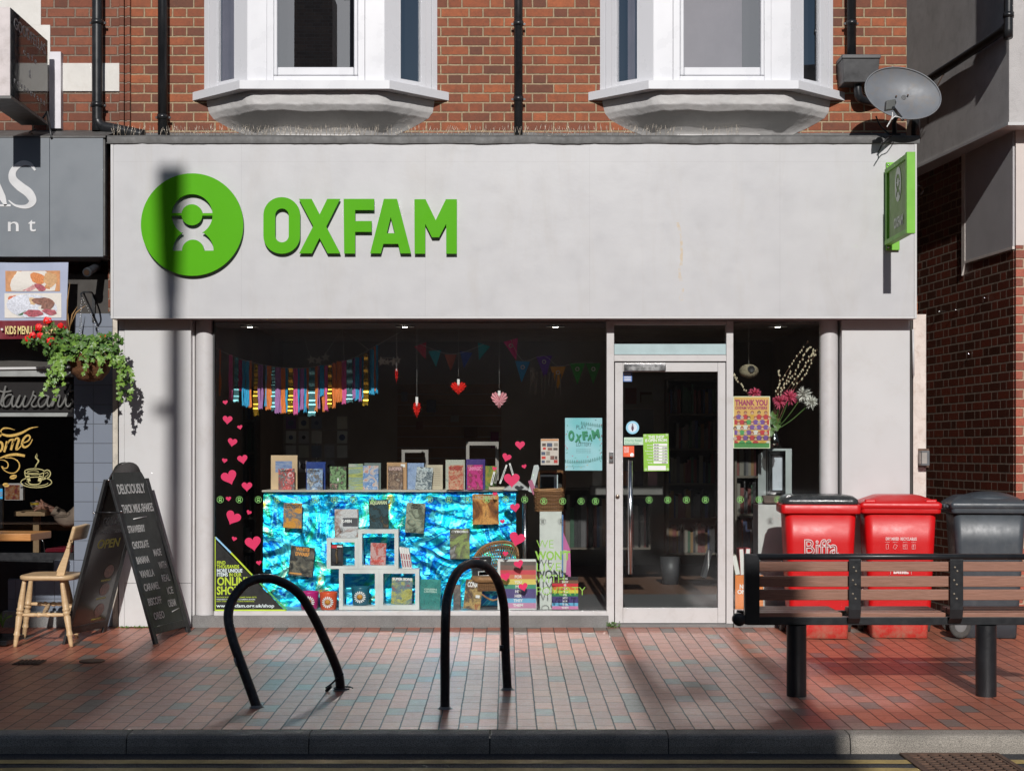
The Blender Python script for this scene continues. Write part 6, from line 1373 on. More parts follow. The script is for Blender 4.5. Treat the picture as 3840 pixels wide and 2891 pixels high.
s4 = flat('red_sticker', 2337, 1672, 2378, 1713, yD, mat('sticker_red', (.72, .09, .02, 1), .5), 'square orange red sticker with white print below the mint one', 'sticker', th=.0005)
for j, t_ in enumerate(('BE AN', 'OXFAM', 'DRIVER', 'OF CHANGE', 'HERE')): txt(s4, t_, 2340, 1679 + j * 4.5, 3.2, 18, M_paper, yD - .0004, .02)
disc('white_disc', 2370, 1705, 7, M_paper, yD - .0007, par=s4)
OP = flat('opening_hours_sign', 2413, 1627, 2508, 1766, yD, mat('hours_green', (.25, .50, .055, 1), .35), 'green opening hours sign stuck inside the door glass with suction cups', 'sign', th=.003, rot=-1)
txt(OP, 'THIS SHOP', 2431, 1644, 11, 60, M_paper, yD - .0006, .03, -1); txt(OP, 'IS OPEN FROM:', 2419, 1657, 11, 83, M_paper, yD - .0006, .03, -1)
for j, (dn, op, cl) in enumerate((('Monday', '09:30', ''), ('Tuesday', '09:30', '17:00'), ('Wednesday', '09:30', '17:00'), ('Thursday', '09:30', '17:00'), ('Friday', '09:30', '17:00'), ('Saturday', '09:30', '17:00'), ('Sunday', '', 'CLOSED'))):
    b = 1663 + j * 11; flat('hours_slot', 2449 + j * .3, b, 2502 + j * .3, b + 9, yD - .0014, M_paper, th=.0008, par=OP)
    txt(OP, dn, 2447, b + 8, 4.5, None, M_paper, yD - .0008, .01, al='R')
    if op: txt(OP, op, 2452, b + 7.5, 5.5, 18, M_ink, yD - .002, .02)
    if cl: txt(OP, cl, 2482, b + 7.5, 5.5, 18, M_ink, yD - .002, .02)
flat('blank_slot', 2430, 1746, 2497, 1763, yD - .0014, M_paper, th=.0008, par=OP)
for a, b in ((2419, 1633), (2500, 1631), (2422, 1760), (2503, 1759)): disc('suction_cup', a, b, 5, mat('cup_green', (.45, .62, .3, 1), .15), yD - .001, par=OP)
# thank-you poster in the right window
TY = flat('volunteer_poster', 2750, 1486, 2888, 1681, YP, mat('poster_cream', (.72, .78, .55, 1), .5), 'orange THANK YOU OXFAM VOLUNTEERS poster with rows of people in the right window', 'poster')
flat('orange_field', 2753, 1489, 2885, 1663, YP - .0012, mat('poster_orange', (.70, .42, .12, 1), .5), th=.001, par=TY); flat('green_band', 2753, 1660, 2885, 1678, YP - .0014, mat('poster_band', (.06, .26, .06, 1), .5), th=.0012, par=TY)
M_plum = mat('poster_plum', (.36, .03, .12, 1), .5)
txt(TY, 'THANK YOU', 2757, 1520, 21, 122, M_plum, YP - .0008, .05); txt(TY, 'OXFAM VOLUNTEERS', 2757, 1535, 11, 120, M_plum, YP - .0008, .04)
random.seed(5)
skins = [(.50, .28, .18, 1), (.26, .12, .07, 1), (.60, .38, .26, 1), (.12, .055, .035, 1)]; tops = [(.05, .25, .45, 1), (.5, .04, .05, 1), (.08, .32, .1, 1), (.6, .35, .05, 1), (.55, .1, .3, 1), (.18, .08, .3, 1), (.65, .65, .6, 1), (.05, .08, .2, 1)]
hairs = [(.02, .015, .012, 1), (.25, .12, .04, 1), (.4, .38, .35, 1), (.3, .05, .03, 1)]
dd_ = 0
for row in range(6):
    for i in range(5 if row % 2 == 0 else 6):
        a = 2770 + i * 25.5 - (13 if row % 2 else 0); b = 1548 + row * 19.5; dd_ += .00004; y_ = YP - .0030 - row * .0008
        m = MB(); m.prism([(px(p_, y_), pz(q_, y_)) for p_, q_ in ((max(2754, a - 11), min(1661, b + 24)), (min(2884, a + 11), min(1661, b + 24)), (min(2884, a + 9), min(1660.5, b + 9)), (a, b + 6), (max(2754, a - 9), min(1660.5, b + 9)))][::-1], y_ - .0003, y_); pr = m.obj('printed_figure', mat('top%d' % random.randrange(8), tops[random.randrange(8)], .6), TY)
        disc('printed_hair', a, b - 1, 6.6, mat('hair%d' % random.randrange(4), hairs[random.randrange(4)], .6), y_ - .0004, par=pr, n=12); disc('printed_face', a, b + 1.2, 4.9, mat('face%d' % random.randrange(4), skins[random.randrange(4)], .6), y_ - .0006 - .0004, par=pr, n=12)

# ------------------------------------------------------------ display table wrapped in foil
def foilmat():
    k = NM('holographic_foil'); v = k.noise(2.1, 4, .55, dist=2.4)
    c = k.ramp(v, [(.24, (.0, .16, .24, 1)), (.33, (.02, .50, .66, 1)), (.40, (.0, .10, .62, 1)), (.46, (.12, .82, .92, 1)), (.50, (.0, .30, .72, 1)), (.55, (.03, .60, .80, 1)), (.60, (.03, .62, .32, 1)), (.63, (.35, .90, .95, 1)), (.68, (.85, .9, .15, 1)), (.70, (.9, .45, .08, 1)), (.73, (.1, .6, .9, 1))])
    k.set(col=c, rough=.40, metal=1.0); b = k.bump(k.noise(9, 5, .6, dist=1.6), .012); return k.m
M_foil = foilmat()
YF = .60
fx0_, fx1_, fz0_, fz1_ = px(988, YF), px(1935, YF), .101, pz(1843, YF)
TBL = thing('display_table', 'long table in the window wrapped in crumpled holographic turquoise foil', 'table', ((fx0_ + fx1_) / 2, .9, .1))
def foil(u, v):
    x = fx0_ + (fx1_ - fx0_) * u; z = fz0_ + (fz1_ - fz0_) * v
    p = Vector((x * 1.0, z * 1.25, 0))
    a = noise.noise(p * 1.3 + Vector((3, 1, 0))); w_ = Vector((noise.noise(p * 2 + Vector((9, 0, 0))), noise.noise(p * 2 + Vector((0, 7, 3))), 0)) * .8
    r1 = 1 - abs(noise.noise((p + w_) * 2.2)) * 2; r2 = 1 - abs(noise.noise((p + w_ * .6) * 5.5 + Vector((4, 4, 4)))) * 2; r3 = noise.noise((p + w_ * .3) * 9)
    tension = .018 * math.sin(6 * z + 3.0 * noise.noise(Vector((x * 2.2, 0, 5))) + x * 4)
    saw = (z * 4.2 + 2.6 * noise.noise(Vector((x * 1.7, z * 1.2, 2)))) % 1.0
    return (x, YF - .02 * (1 - v) - .020 * r1 * (.4 + .6 * abs(a)) - .006 * r2 - .002 * r3 - tension * .25 - .004 * ((1 - saw / .8) if saw < .8 else (saw - .8) / .2) + (.02 if v > .97 else 0), z)
m = MB(); m.grid(foil, 300, 130); m.obj('foil_cover', M_foil, TBL)
m = MB(); m.box(fx0_, fx1_ + .02, YF + .06, 1.15, fz1_ - .03, fz1_ - .004); m.box(fx0_ + .01, fx1_, YF + .07, 1.1, .101, fz1_ - .031); m.obj('table_core', M_foil, TBL)
m = MB(); m.box(px(984, YF), px(1675, YF), YF - .03, 1.2, fz1_ - .003, fz1_ + .012); m.obj('table_edge', mat('table_cream', (.50, .46, .38, 1), .5), TBL, .004)
m = MB(); m.grid(lambda u, v: (px(1675, YF) + (px(1985, YF) - px(1675, YF)) * u, YF - .03 + .6 * v, fz1_ + .004 + .012 * noise.noise(Vector((u * 6, v * 4, 1))) + (.02 * (u - .7) if u > .7 else 0)), 40, 20); m.obj('foil_top', mat('silver_cloth', (.36, .38, .38, 1), .35, metal=.3), TBL)
m = MB(); m.tube([(px(1969, .5), .5, .1), (px(1969, .5), .5, 1.02)], .0215, 18); pl_ = m.obj('steel_post', M_steel); tag(pl_, 'polished steel post standing at the right end of the foil covered table', 'post')

BT = fz1_ + .0125
def book(a0, b0, a1, b1, y, mt, label, title=None, tcol=None, rot=0, stand=True, cat='book', pic=None, th=.016, tw=.8, tt=.18, th_=.12, grp='books standing on the foil covered table', parts=(), nm='book', lean=0):
    """book or comic with its front towards the street; a..b are its outline in the photograph at depth y"""
    k_ = (y - CY) / F; z0, z1 = pz(b1, y), pz(b0, y)
    if stand: z0 = BT
    x0, x1 = px(a0, y), px(a1, y); c = ((x0 + x1) / 2, y, (z0 + z1) / 2)
    t = thing(nm, label, cat, ((x0 + x1) / 2, y, z0), grp)
    m = MB(); m.box(x0, x1, y, y + .002, z0, z1); m.rot(c, R(rot)); m.obj('cover', mt, t)
    m = MB(); m.box(x0 + .002, x1 - .003, y + .0022, y + th, z0 + .002, z1 - .002); m.rot(c, R(rot)); m.obj('page_block', M_paper, t)
    m = MB(); m.box(x0, x1, y + th + .0002, y + th + .002, z0, z1); m.rot(c, R(rot)); m.obj('back_cover', mt, t)
    if title:
        for j, ln in enumerate(title.split('|')):
            hh = (z1 - z0) * th_; o = text('title', ln, c[0], y - .0008, z1 - (z1 - z0) * tt - j * hh * 1.35, hh, tcol, t, w_=(x1 - x0) * tw, al='C', bold=.05)
            if rot:
                Mx = Matrix.Translation(c) @ Matrix.Rotation(R(rot), 4, 'Y') @ Matrix.Translation([-q_ for q_ in c]); o.data.transform(Mx)
    for (nm_, u0, v0, u1, v1, mt_) in parts:
        m = MB(); m.box(x0 + (x1 - x0) * u0, x0 + (x1 - x0) * u1, y - .0006, y - .0001, z0 + (z1 - z0) * (1 - v1), z0 + (z1 - z0) * (1 - v0)); m.rot(c, R(rot)); m.obj(nm_, mt_, t)
    return t
Mk = lambda n, cols, seed, **k: cover_mat(n, [c3(*c) for c in cols], seed, **k)
W3 = (.72, .74, .74)
yb, yf2 = .80, .72
M_gold_t = mat('title_orange', (.70, .30, .06, 1), .5); M_red = mat('print_red', (.55, .02, .03, 1), .5)
book(1016, 1707, 1115, 1838, yb, mat('beige_cover', (.58, .42, .25, 1), .5), 'tall beige book with a blue sea picture, leftmost on the foil table', parts=[('sea_picture', .17, .17, .80, .50, Mk('cv1', [(.10, .18, .42), (.25, .33, .52), (.4, .42, .5)], 1, sc=14, stretch=(1, 1, 4)))])
book(1044, 1757, 1104, 1836, yf2, Mk('cv2', [(.70, .72, .72), (.10, .12, .12), (.6, .08, .08), (.75, .76, .76)], 2, sc=22), 'white comic with grey and red swirl standing before the beige book', 'STORY BOOK', M_ink, th_=.07, tw=.6, tt=.14)
book(1148, 1732, 1220, 1835, yb, mat('navy_cover', (.02, .05, .22, 1), .3), 'navy blue hardback behind the white comic with brown and blue picture', th=.03)
book(1151, 1757, 1210, 1835, yf2, Mk('cv3', [(.72, .74, .75), (.12, .10, .08), (.25, .38, .6), (.7, .7, .68)], 3, sc=22), 'white comic with brown and blue picture leaning on the navy book', 'STORY BOOK', M_ink, th_=.07, tw=.6, tt=.14)
book(1237, 1749, 1298, 1834, yf2, Mk('cv4', [(.02, .035, .02), (.25, .42, .2), (.03, .04, .03), (.5, .35, .3)], 4, sc=20), 'dark green comic numbered 1 standing alone on the foil table', '1', M_paper, tt=.62, tw=.09, th_=.12)
book(1307, 1739, 1361, 1833, yb - .03, Mk('cv5', [(.10, .16, .15), (.45, .48, .12), (.25, .36, .30), (.5, .5, .42)], 5, sc=9, stretch=(.4, 1, 2)), 'book with yellow green dusk landscape cover on the foil table')
book(1366, 1736, 1428, 1831, yb, mat('greygreen_cover', (.16, .21, .20, 1), .4), 'grey green book half hidden behind a comic with blue haired picture')
book(1361, 1746, 1419, 1830, yf2, Mk('cv6', [(.62, .66, .7), (.08, .24, .55), (.6, .55, .5), (.55, .10, .05)], 6, sc=18), 'comic with white, blue and red picture right of the dusk landscape book')
book(1451, 1734, 1525, 1829, yb, mat('tan_cover', (.46, .27, .13, 1), .5), 'tan book with a white price label behind the dark brown comic', parts=[('price_label', .70, .06, .92, .17, M_paper)])
book(1455, 1747, 1510, 1829, yf2, Mk('cv7', [(.06, .025, .02), (.35, .25, .18), (.10, .06, .05), (.5, .42, .34)], 7, sc=15), 'dark brown comic with cream figures in front of the tan book', 'LUCIFER', mat('pinkish', (.55, .38, .36, 1), .5), tt=.17, th_=.12, tw=.9)
book(1528, 1736, 1590, 1828, yb, Mk('cv8', [(.16, .24, .42), (.28, .38, .58), (.32, .42, .6)], 8, sc=6), 'pale blue book standing between the tan book and a tilted comic')
book(1600, 1743, 1660, 1828, yb, mat('cream_cover', (.50, .44, .32, 1), .5), 'cream book with lines of small print in the middle of the table', parts=[('text_line', .1, .14 + .075 * j, .86, .155 + .075 * j, mat('brown_print', (.28, .22, .15, 1), .6)) for j in range(10)])
book(1560, 1752, 1621, 1830, yf2, Mk('cv9', [(.03, .05, .07), (.60, .66, .66), (.06, .09, .12), (.5, .56, .56)], 9, sc=20), 'tilted black and white comic in front of the cream book', 'MPD', mat('ttl_grey', (.42, .5, .52, 1), .5), rot=5, tt=.18, th_=.12)
book(1671, 1724, 1743, 1826, yb, Mk('cv10', [(.30, .33, .28), (.5, .52, .44), (.42, .44, .36)], 10, sc=12), 'tall pale green book behind the red comic')
book(1682, 1744, 1738, 1826, yf2, Mk('cv11', [(.50, .04, .02), (.55, .38, .25), (.45, .06, .03), (.6, .5, .4)], 11, sc=18), 'red comic with pale figures before the tall pale green book', 'ROGUES', mat('ttl_red', (.30, .01, .01, 1), .5), tt=.2, th_=.14)
book(1748, 1722, 1819, 1825, yb, mat('indigo_cover', (.055, .03, .18, 1), .3), 'indigo hardback behind the magenta comic', th=.03)
book(1752, 1743, 1810, 1824, yf2, Mk('cv12', [(.30, .01, .10), (.62, .05, .26), (.22, .02, .06), (.6, .3, .3)], 12, sc=16), 'magenta comic standing against the indigo hardback', 'UNMAGIC', mat('ttl_pink', (.75, .22, .42, 1), .5), tt=.22, th_=.15)
book(1820, 1747, 1862, 1822, yb, Mk('cv13', [(.02, .08, .03), (.08, .2, .05), (.45, .33, .04)], 13, sc=8), 'green and yellow paperback at the right end of the table')
for i, (a, b, a2, b2, th, lb, mt_) in enumerate(((1838, 1818, 1850, 1768, .018, 'white spined slim book leaning left beside the green and yellow paperback', M_paper), (1852, 1812, 1862, 1768, .02, 'grey book leaning between white ones at the right end of the table', mat('grey_cov', (.2, .2, .17, 1), .5)), (1872, 1812, 1897, 1742, .014, 'slim white book propped up steeply like a tent, left half', M_paper), (1922, 1785, 1908, 1738, .014, 'slim white book with black spine writing propped like a tent, right half', M_paper))):
    t = thing('book', lb, 'book', (px(a, .74), .74, BT), 'books standing on the foil covered table'); p0, p1 = Vector(P(a, b, .74)), Vector(P(a2, b2, .74)); p0.z = max(p0.z, BT); d = (p1 - p0); n_ = Vector((d.z, 0, -d.x)).normalized()
    m = MB(); m.ob(p0, d, Vector((0, .12, 0)), n_ * th); m.obj('cover', mt_, t)
    m = MB(); m.ob(p0 + Vector((0, -.0012, 0)) + n_ * th * .35 + d * .2, d * .6, Vector((0, .001, 0)), n_ * th * .3); m.obj('spine_print', M_ink, t)
t = thing('book', 'cream hardback lying flat under the tent of slim books', 'book', (px(1862, .72), .72, BT), 'books standing on the foil covered table')
m = MB(); m.box(px(1833, .7), px(1892, .7), .7, .85, BT, BT + .022); m.obj('page_block', mat('cream_cover', (.5, .44, .32, 1)), t); m = MB(); m.box(px(1831, .7), px(1893, .7), .698, .86, BT + .0225, BT + .025); m.obj('cover', mat('brown_print', (.28, .22, .15, 1)), t)
m = MB(); m.hexa([(px(1885, .68), .66, BT), (px(1990, .68), .66, BT - .01), (px(1990, .68), .95, BT), (px(1885, .68), .95, BT), (px(1890, .68), .70, BT + .01), (px(1945, .7), .72, BT + .075), (px(1945, .7), .94, BT + .075), (px(1890, .68), .94, BT + .01)]); o = m.obj('grey_folder', mat('folder_grey', (.42, .42, .42, 1), .6)); tag(o, 'pale grey folded card sheet at the right end of the foil table', 'folder')

# comics pinned on the foil
yc_ = YF - .09
G2 = 'comics and magazines fixed to the foil'
M_yelg = mat('ttl_yelgreen', (.55, .62, .35, 1), .5)
book(1063, 1886, 1132, 1980, yc_, Mk('dv1', [(.68, .30, .05), (.70, .33, .06), (.10, .16, .22), (.66, .45, .25)], 21, sc=9), 'orange comic numbered 4 near the top left of the foil', 'DINOSAUR|SANCTUARY 4', mat('ttl_brown', (.09, .05, .02, 1), .5), rot=1.5, stand=False, th=.006, grp=G2, th_=.062, tt=.11, tw=.86, cat='comic', nm='comic')
book(1255, 1909, 1344, 2017, yc_, Mk('dv2', [(.66, .66, .66), (.3, .16, .12), (.62, .62, .62), (.6, .6, .62)], 22, sc=6), 'square pale grey magazine with a dark title band above the white frames', 'X-MEN', M_paper, stand=False, th=.006, grp=G2, cat='comic', nm='comic', tt=.46, tw=.45, th_=.10, parts=[('title_band', .35, .30, .98, .60, mat('band_dark', (.07, .07, .08, 1), .4))])
book(1384, 1874, 1456, 1984, yc_, Mk('dv3', [(.01, .02, .025), (.05, .10, .12), (.02, .03, .03), (.22, .13, .06)], 23, sc=14), 'dark comic with pale green title at the top middle of the foil', 'AQUAMAN', M_yelg, rot=-1, stand=False, th=.006, grp=G2, cat='comic', nm='comic', tt=.15, th_=.12, tw=.9)
book(1522, 1886, 1592, 1998, yc_, Mk('dv4', [(.30, .36, .24), (.10, .11, .08), (.35, .4, .3), (.4, .25, .12)], 24, sc=12), 'tilted green grey comic with a white glare right of the dark comic', 'PULP|COMICS', M_ink, rot=4, stand=False, th=.006, grp=G2, cat='comic', nm='comic', tt=.11, th_=.06, tw=.5)
book(1772, 1852, 1870, 1966, yc_, Mk('dv5', [(.05, .03, .02), (.30, .11, .03), (.7, .35, .10), (.12, .07, .04)], 25, sc=6), 'fiery brown fantasy book cover poster at the top right of the foil', 'HOBBIT', mat('ttl_bronze', (.45, .35, .22, 1), .5), rot=-.5, stand=False, th=.004, grp=G2, cat='book', tt=.17, th_=.12)
book(1687, 1982, 1761, 2095, yc_, Mk('dv6', [(.28, .36, .12), (.30, .38, .13), (.12, .10, .09), (.40, .4, .38)], 26, sc=7), 'light green comic with white title right of centre on the foil', 'CYBORG', M_paper, stand=False, th=.006, grp=G2, cat='comic', nm='comic', tt=.13, th_=.07, tw=.88)
book(1086, 2049, 1176, 2160, yc_, Mk('dv7', [(.025, .025, .025), (.04, .04, .04), (.16, .15, .12), (.28, .24, .17)], 27, sc=13), 'black magazine WHITE DWARF tilted at the lower left of the foil', 'WHITE|DWARF', M_gold_t, rot=6, stand=False, th=.006, grp=G2, cat='magazine', nm='magazine', tt=.15, th_=.12, tw=.58, parts=[('foot_line', .05, .90, .55, .95, M_gold_t)])

# white box frames stacked in front
YX = .30; M_fw = mat('frame_white', (.66, .68, .66, 1), .45)
def boxframe(o_, i_, label):
    a0, b0, a1, b1 = o_; c0, d0, c1, d1 = i_; t = thing('box_frame', label, 'box shelf', (px((a0 + a1) / 2, YX), YX, pz(b1, YX)), 'white open box frames stacked in the window')
    y0, y1 = YX, YX + .13
    for nm, q in (('side', (a0, b0, c0, b1)), ('side', (c1, b0, a1, b1)), ('top', (c0, b0, c1, d0)), ('bottom', (c0, d1, c1, b1))):
        m = MB(); e = .0003 if nm in ('top', 'bottom') else 0; m.box(px(q[0], YX) + e, px(q[2], YX) - e, y0, y1, pz(q[3], YX), pz(q[1], YX)); m.obj(nm, M_fw, t)
    return t
boxframe((1225, 2018, 1342.4, 2132.5), (1240, 2033, 1330, 2122), 'upper left white box frame holding a black toy box')
boxframe((1343, 1985, 1494, 2132.5), (1358, 2000, 1479, 2120), 'upper right white box frame holding a pink comic')
boxframe((1271, 2133, 1421, 2288), (1286, 2150, 1406, 2272), 'lower left white box frame holding a teal daisy mug')
boxframe((1421.6, 2133, 1572, 2288), (1437, 2150, 1557, 2268), 'lower right white box frame holding a yellow and blue comic')
t = book(1241, 2041, 1285, 2121.5, YX + .03, mat('toy_black', (.02, .02, .022, 1), .3), 'narrow black toy box with red logo and clear window in the upper left frame', None, None, stand=False, th=.05, grp=None, cat='toy box', nm='toy_box', parts=[('red_logo', .05, .03, .5, .17, M_red), ('logo_edge', .52, .05, .97, .13, M_paper), ('clear_window', .12, .22, .9, .78, mat('toy_window', (.06, .06, .065, 1), .1))])
m = MB(); m.tube(smooth([P3(1262, 2112, YX + .02), P3(1264, 2095, YX + .018), P3(1260, 2080, YX + .018), P3(1263, 2066, YX + .018)], 4), [.006] * 4 + [.010] * 5 + [.008] * 4, 8); m.ball(P3(1263, 2060, YX + .018), .009, 8, 6); m.obj('figurine', mat('bronze_fig', (.16, .11, .06, 1), .4, metal=.4), t)
book(1389, 2036, 1447, 2118, YX + .03, Mk('dv8', [(.60, .30, .30), (.62, .42, .40), (.50, .06, .04), (.62, .5, .5)], 28, sc=18), 'pink comic with red lower title inside the upper right frame', 'MANGA', mat('ttl_rose', (.65, .08, .06, 1)), rot=2, stand=False, th=.014, grp=G2, cat='comic', nm='comic', tt=.86, th_=.12)
book(1468, 2166, 1546, 2266, YX + .02, Mk('dv9', [(.05, .07, .06), (.52, .50, .12), (.12, .22, .28), (.45, .10, .06)], 29, sc=10), 'yellow and blue action comic inside the lower right frame', 'SUPER SONS', M_paper, rot=2, stand=False, th=.006, grp=G2, cat='comic', nm='comic', tt=.09, th_=.09, tw=.95)
book(1575, 2172, 1652, 2284, YX, Mk('dv10', [(.02, .10, .10), (.04, .26, .24), (.03, .22, .20), (.06, .33, .29)], 30, sc=5), 'teal green comic standing right of the lower frames', 'GREEN|LANTERN', mat('ttl_mint', (.40, .58, .5, 1)), rot=2, stand=False, th=.006, grp=G2, cat='comic', nm='comic', tt=.36, th_=.06, tw=.62)
book(1700, 2192, 1727, 2286, YX + .02, Mk('dv11', [(.05, .05, .06), (.16, .14, .13), (.3, .25, .2)], 31, sc=14), 'narrow dark grey comic half hidden behind the upright hoop', None, None, stand=False, th=.006, grp=G2, cat='comic', nm='comic')
book(1742, 2174, 1806, 2284, YX - .05, Mk('dv12', [(.30, .03, .02), (.55, .38, .14), (.08, .06, .05), (.45, .20, .08)], 32, sc=9), 'red bordered CONAN comic tilted at the foot of the wicker chair', 'CONAN', M_paper, rot=6, stand=False, th=.006, grp=G2, cat='comic', nm='comic', tt=.24, th_=.17, tw=.76, parts=[('price_sticker', .66, .50, .9, .60, M_paper)])
for i in range(4):
    t = thing('book', ('first', 'second', 'third', 'last')[i] + ' of the leaning manga spines from the left, right of the upper frame', 'book', (px(1510 + i * 10, YX + .02), YX, pz(2132, YX)), 'leaning row of manga spines')
    m = MB(); a = 1497 + i * 9.2; p0, p1 = Vector(P(a + 12, 2132, YX + .01)), Vector(P(a, 2052 + i * 1.5, YX + .01)); m.ob(p0, p1 - p0, (0, .1, 0), (.0175, 0, .001)); m.obj('spine', M_paper, t)
    m = MB()
    for (f0_, f1_) in ((.08, .4), (.45, .72)): m.ob(p0 + (p1 - p0) * f0_ + Vector((.004, -.0012, 0)), (p1 - p0) * (f1_ - f0_), (0, .001, 0), (.009, 0, 0))
    m.obj('spine_print', (Mk('sp%d' % i, [(.1, .2, .4), (.45, .05, .06), (.15, .1, .1)], 40 + i, sc=40)), t)
# daisy mugs
def mug(a0, a1, b0, b1, y, col, label):
    k_ = (y - CY) / F; r_ = (a1 - a0) / 2 * k_; c = (px((a0 + a1) / 2, y), y + r_, 0); z0, z1 = pz(b1, y), pz(b0, y); t = thing('mug', label, 'mug', (c[0], c[1], z0), 'daisy mugs in the window')
    m = MB(); m.lathe([(.001, z0), (r_ * .80, z0), (r_ * .86, z0 + .008), (r_, z1 - .01), (r_, z1), (r_ * .95, z1), (r_ * .8, z0 + .02)], c, 32); m.obj('cup', mat('mug' + label[:4], col, .3), t)
    k2 = MB(); zc = (z0 + z1) / 2 - .004
    R_ = r_ * .93
    for j in range(16):
        a_ = j * math.pi / 8; q0, q1 = .33, .62
        pt = lambda rr_, w__: (rr_ * math.cos(a_) * r_ - w__ * math.sin(a_), rr_ * math.sin(a_) * r_ + w__ * math.cos(a_))
        pl = [pt(q0, -.003), pt(.5, -.0055), pt(q1, -.004), pt(q1 + .03, 0), pt(q1, .004), pt(.5, .0055), pt(q0, .003)]
        k2.add([(c[0] + x, c[1] - math.sqrt(max(0, R_ ** 2 - x * x)) - .0035 - (r_ - R_) * .9, zc + z) for x, z in pl], [tuple(range(7))])
    k2.obj('daisy_petals', M_paper, t)
    k2 = MB(); k2.ball((c[0], c[1] - r_ * .93, zc), r_ * .30, 14, 8, (1, .28, 1)); eye = k2.obj('daisy_centre', mat('daisy_orange', (.55, .24, .02, 1), .5), t)
    ribbon('smile', [((a0 + a1) / 2 - 6, HY - (zc - CZ) / k_ + 3), ((a0 + a1) / 2, HY - (zc - CZ) / k_ + 6), ((a0 + a1) / 2 + 6, HY - (zc - CZ) / k_ + 3)], [1.4], c[1] - r_ * 1.24, mat('smile_brown', (.12, .05, .01, 1)), eye, th=.001, n=3)
mug(1314, 1384, 2202, 2271, YX + .02, (.02, .13, .19, 1), 'teal mug with a smiling daisy inside the lower left frame')
mug(1194, 1262, 2222, 2290, YX - .02, (.72, .10, .035, 1), 'orange mug with a smiling daisy left of the lower frames')
mug(1120, 1192, 2220, 2291, YX + .02, (.52, .02, .20, 1), 'pink mug with a daisy half behind the leaning hoop')

# wicker chair with a black box on it
M_wick = mat('wicker', (.33, .17, .07, 1), .6, var=.3, scale=30)
WC = thing('wicker_chair', 'brown cane chair with a curved lattice back at the right end of the foil', 'chair', (px(1860, .45), .45, .1))
yw = .5; arch = [(1768, 2120), (1775, 2100), (1795, 2065), (1830, 2040), (1875, 2030), (1915, 2034), (1938, 2055), (1944, 2085)]
m = MB()
for o_ in (0, 6): m.tube(smooth([(px(a, yw), yw + o_ * .002, pz(b + o_, yw)) for a, b in arch], 6), .009, 8)
m.obj('back_rim', M_wick, WC)
m = MB()
def archy(a):
    for (x0, y0), (x1, y1) in zip(arch, arch[1:]):
        if x0 <= a <= x1: return y0 + (y1 - y0) * (a - x0) / (x1 - x0)
    return 2100
for i in range(22):
    a = 1772 + i * 8
    for s_ in (-1, 1):
        b0 = archy(a); a1, b1 = a + s_ * 42, 2150
        if a1 > 1945: b1 = b0 + (2150 - b0) * (1945 - a) / (a1 - a); a1 = 1945
        if a1 < 1768: b1 = b0 + (2150 - b0) * (a - 1768) / (a - a1); a1 = 1768
        m.tube([(px(a, yw), yw + .004, pz(b0, yw)), (px(a1, yw), yw + .008 * s_, pz(b1, yw))], .0028, 5, caps=False)
m.obj('lattice_back', M_wick, WC)
m = MB(); loft(m, [(rrect(px(1860, yw), .38, .19, .16, .08), pz(2182, .3)), (rrect(px(1860, yw), .38, .20, .17, .08), pz(2170, .3)), (rrect(px(1860, yw), .38, .195, .165, .08), pz(2160, .3))]); m.obj('seat', M_wick, WC)
def weave():
    k = NM('weave_mat'); wv = k.n('TexWave', wave_type='BANDS', bands_direction='Z'); wv.inputs['Scale'].default_value = 30; wv.inputs['Distortion'].default_value = 2; k.l(k.co, wv.inputs['Vector']); wx_ = k.n('TexWave', wave_type='BANDS', bands_direction='X'); wx_.inputs['Scale'].default_value = 22; k.l(k.co, wx_.inputs['Vector'])
    f = k.math('MULTIPLY', wv.outputs['Fac'], k.math('MULTIPLY_ADD', wx_.outputs['Fac'], .5, .5)); c = k.ramp(f, [(0, (.10, .04, .015, 1)), (.6, (.34, .17, .07, 1)), (1, (.45, .25, .11, 1))]); k.set(col=c, rough=.6); k.bump(f, .008); return k.m
M_weave = weave()
m = MB(); m.box(px(1790, .24), px(1920, .24), .235, .245, pz(2215, .24), pz(2172, .24)); m.obj('apron', M_weave, WC)
for a in (1780, 1926):
    m = MB(); m.tube(smooth([(px(a, .3), .3, pz(2175, .3)), (px(a + (6 if a < 1850 else -6), .3), .3, pz(2230, .3)), (px(a, .3), .3, .1)], 4), .011, 8); m.obj('leg', M_wick, WC)
    m = MB(); m.tube([(px(a, .5), .5, pz(2100, .5)), (px(a, .5), .52, .1)], .011, 8); m.obj('leg', M_wick, WC)
m = MB(); m.tube(smooth([(px(1790, .3), .29, pz(2215, .3)), (px(1850, .3), .29, pz(2250, .3)), (px(1905, .3), .29, pz(2215, .3))], 5), .008, 6); m.obj('leg_brace', M_wick, WC)
t = book(1770, 2088, 1843, 2162, .36, mat('toy_black', (.02, .02, .022, 1)), 'black board game box with white outline lying on the wicker chair', None, None, stand=False, th=.09, grp=None, cat='game box', nm='game_box', rot=-3, parts=[('red_logo', .15, .06, .40, .16, M_red), ('white_outline', .12, .17, .75, .20, M_paper), ('foot_panel', .3, .72, .95, .96, M_paper), ('foot_panel_print', .33, .75, .92, .93, mat('wood_print', (.15, .09, .04, 1)))])

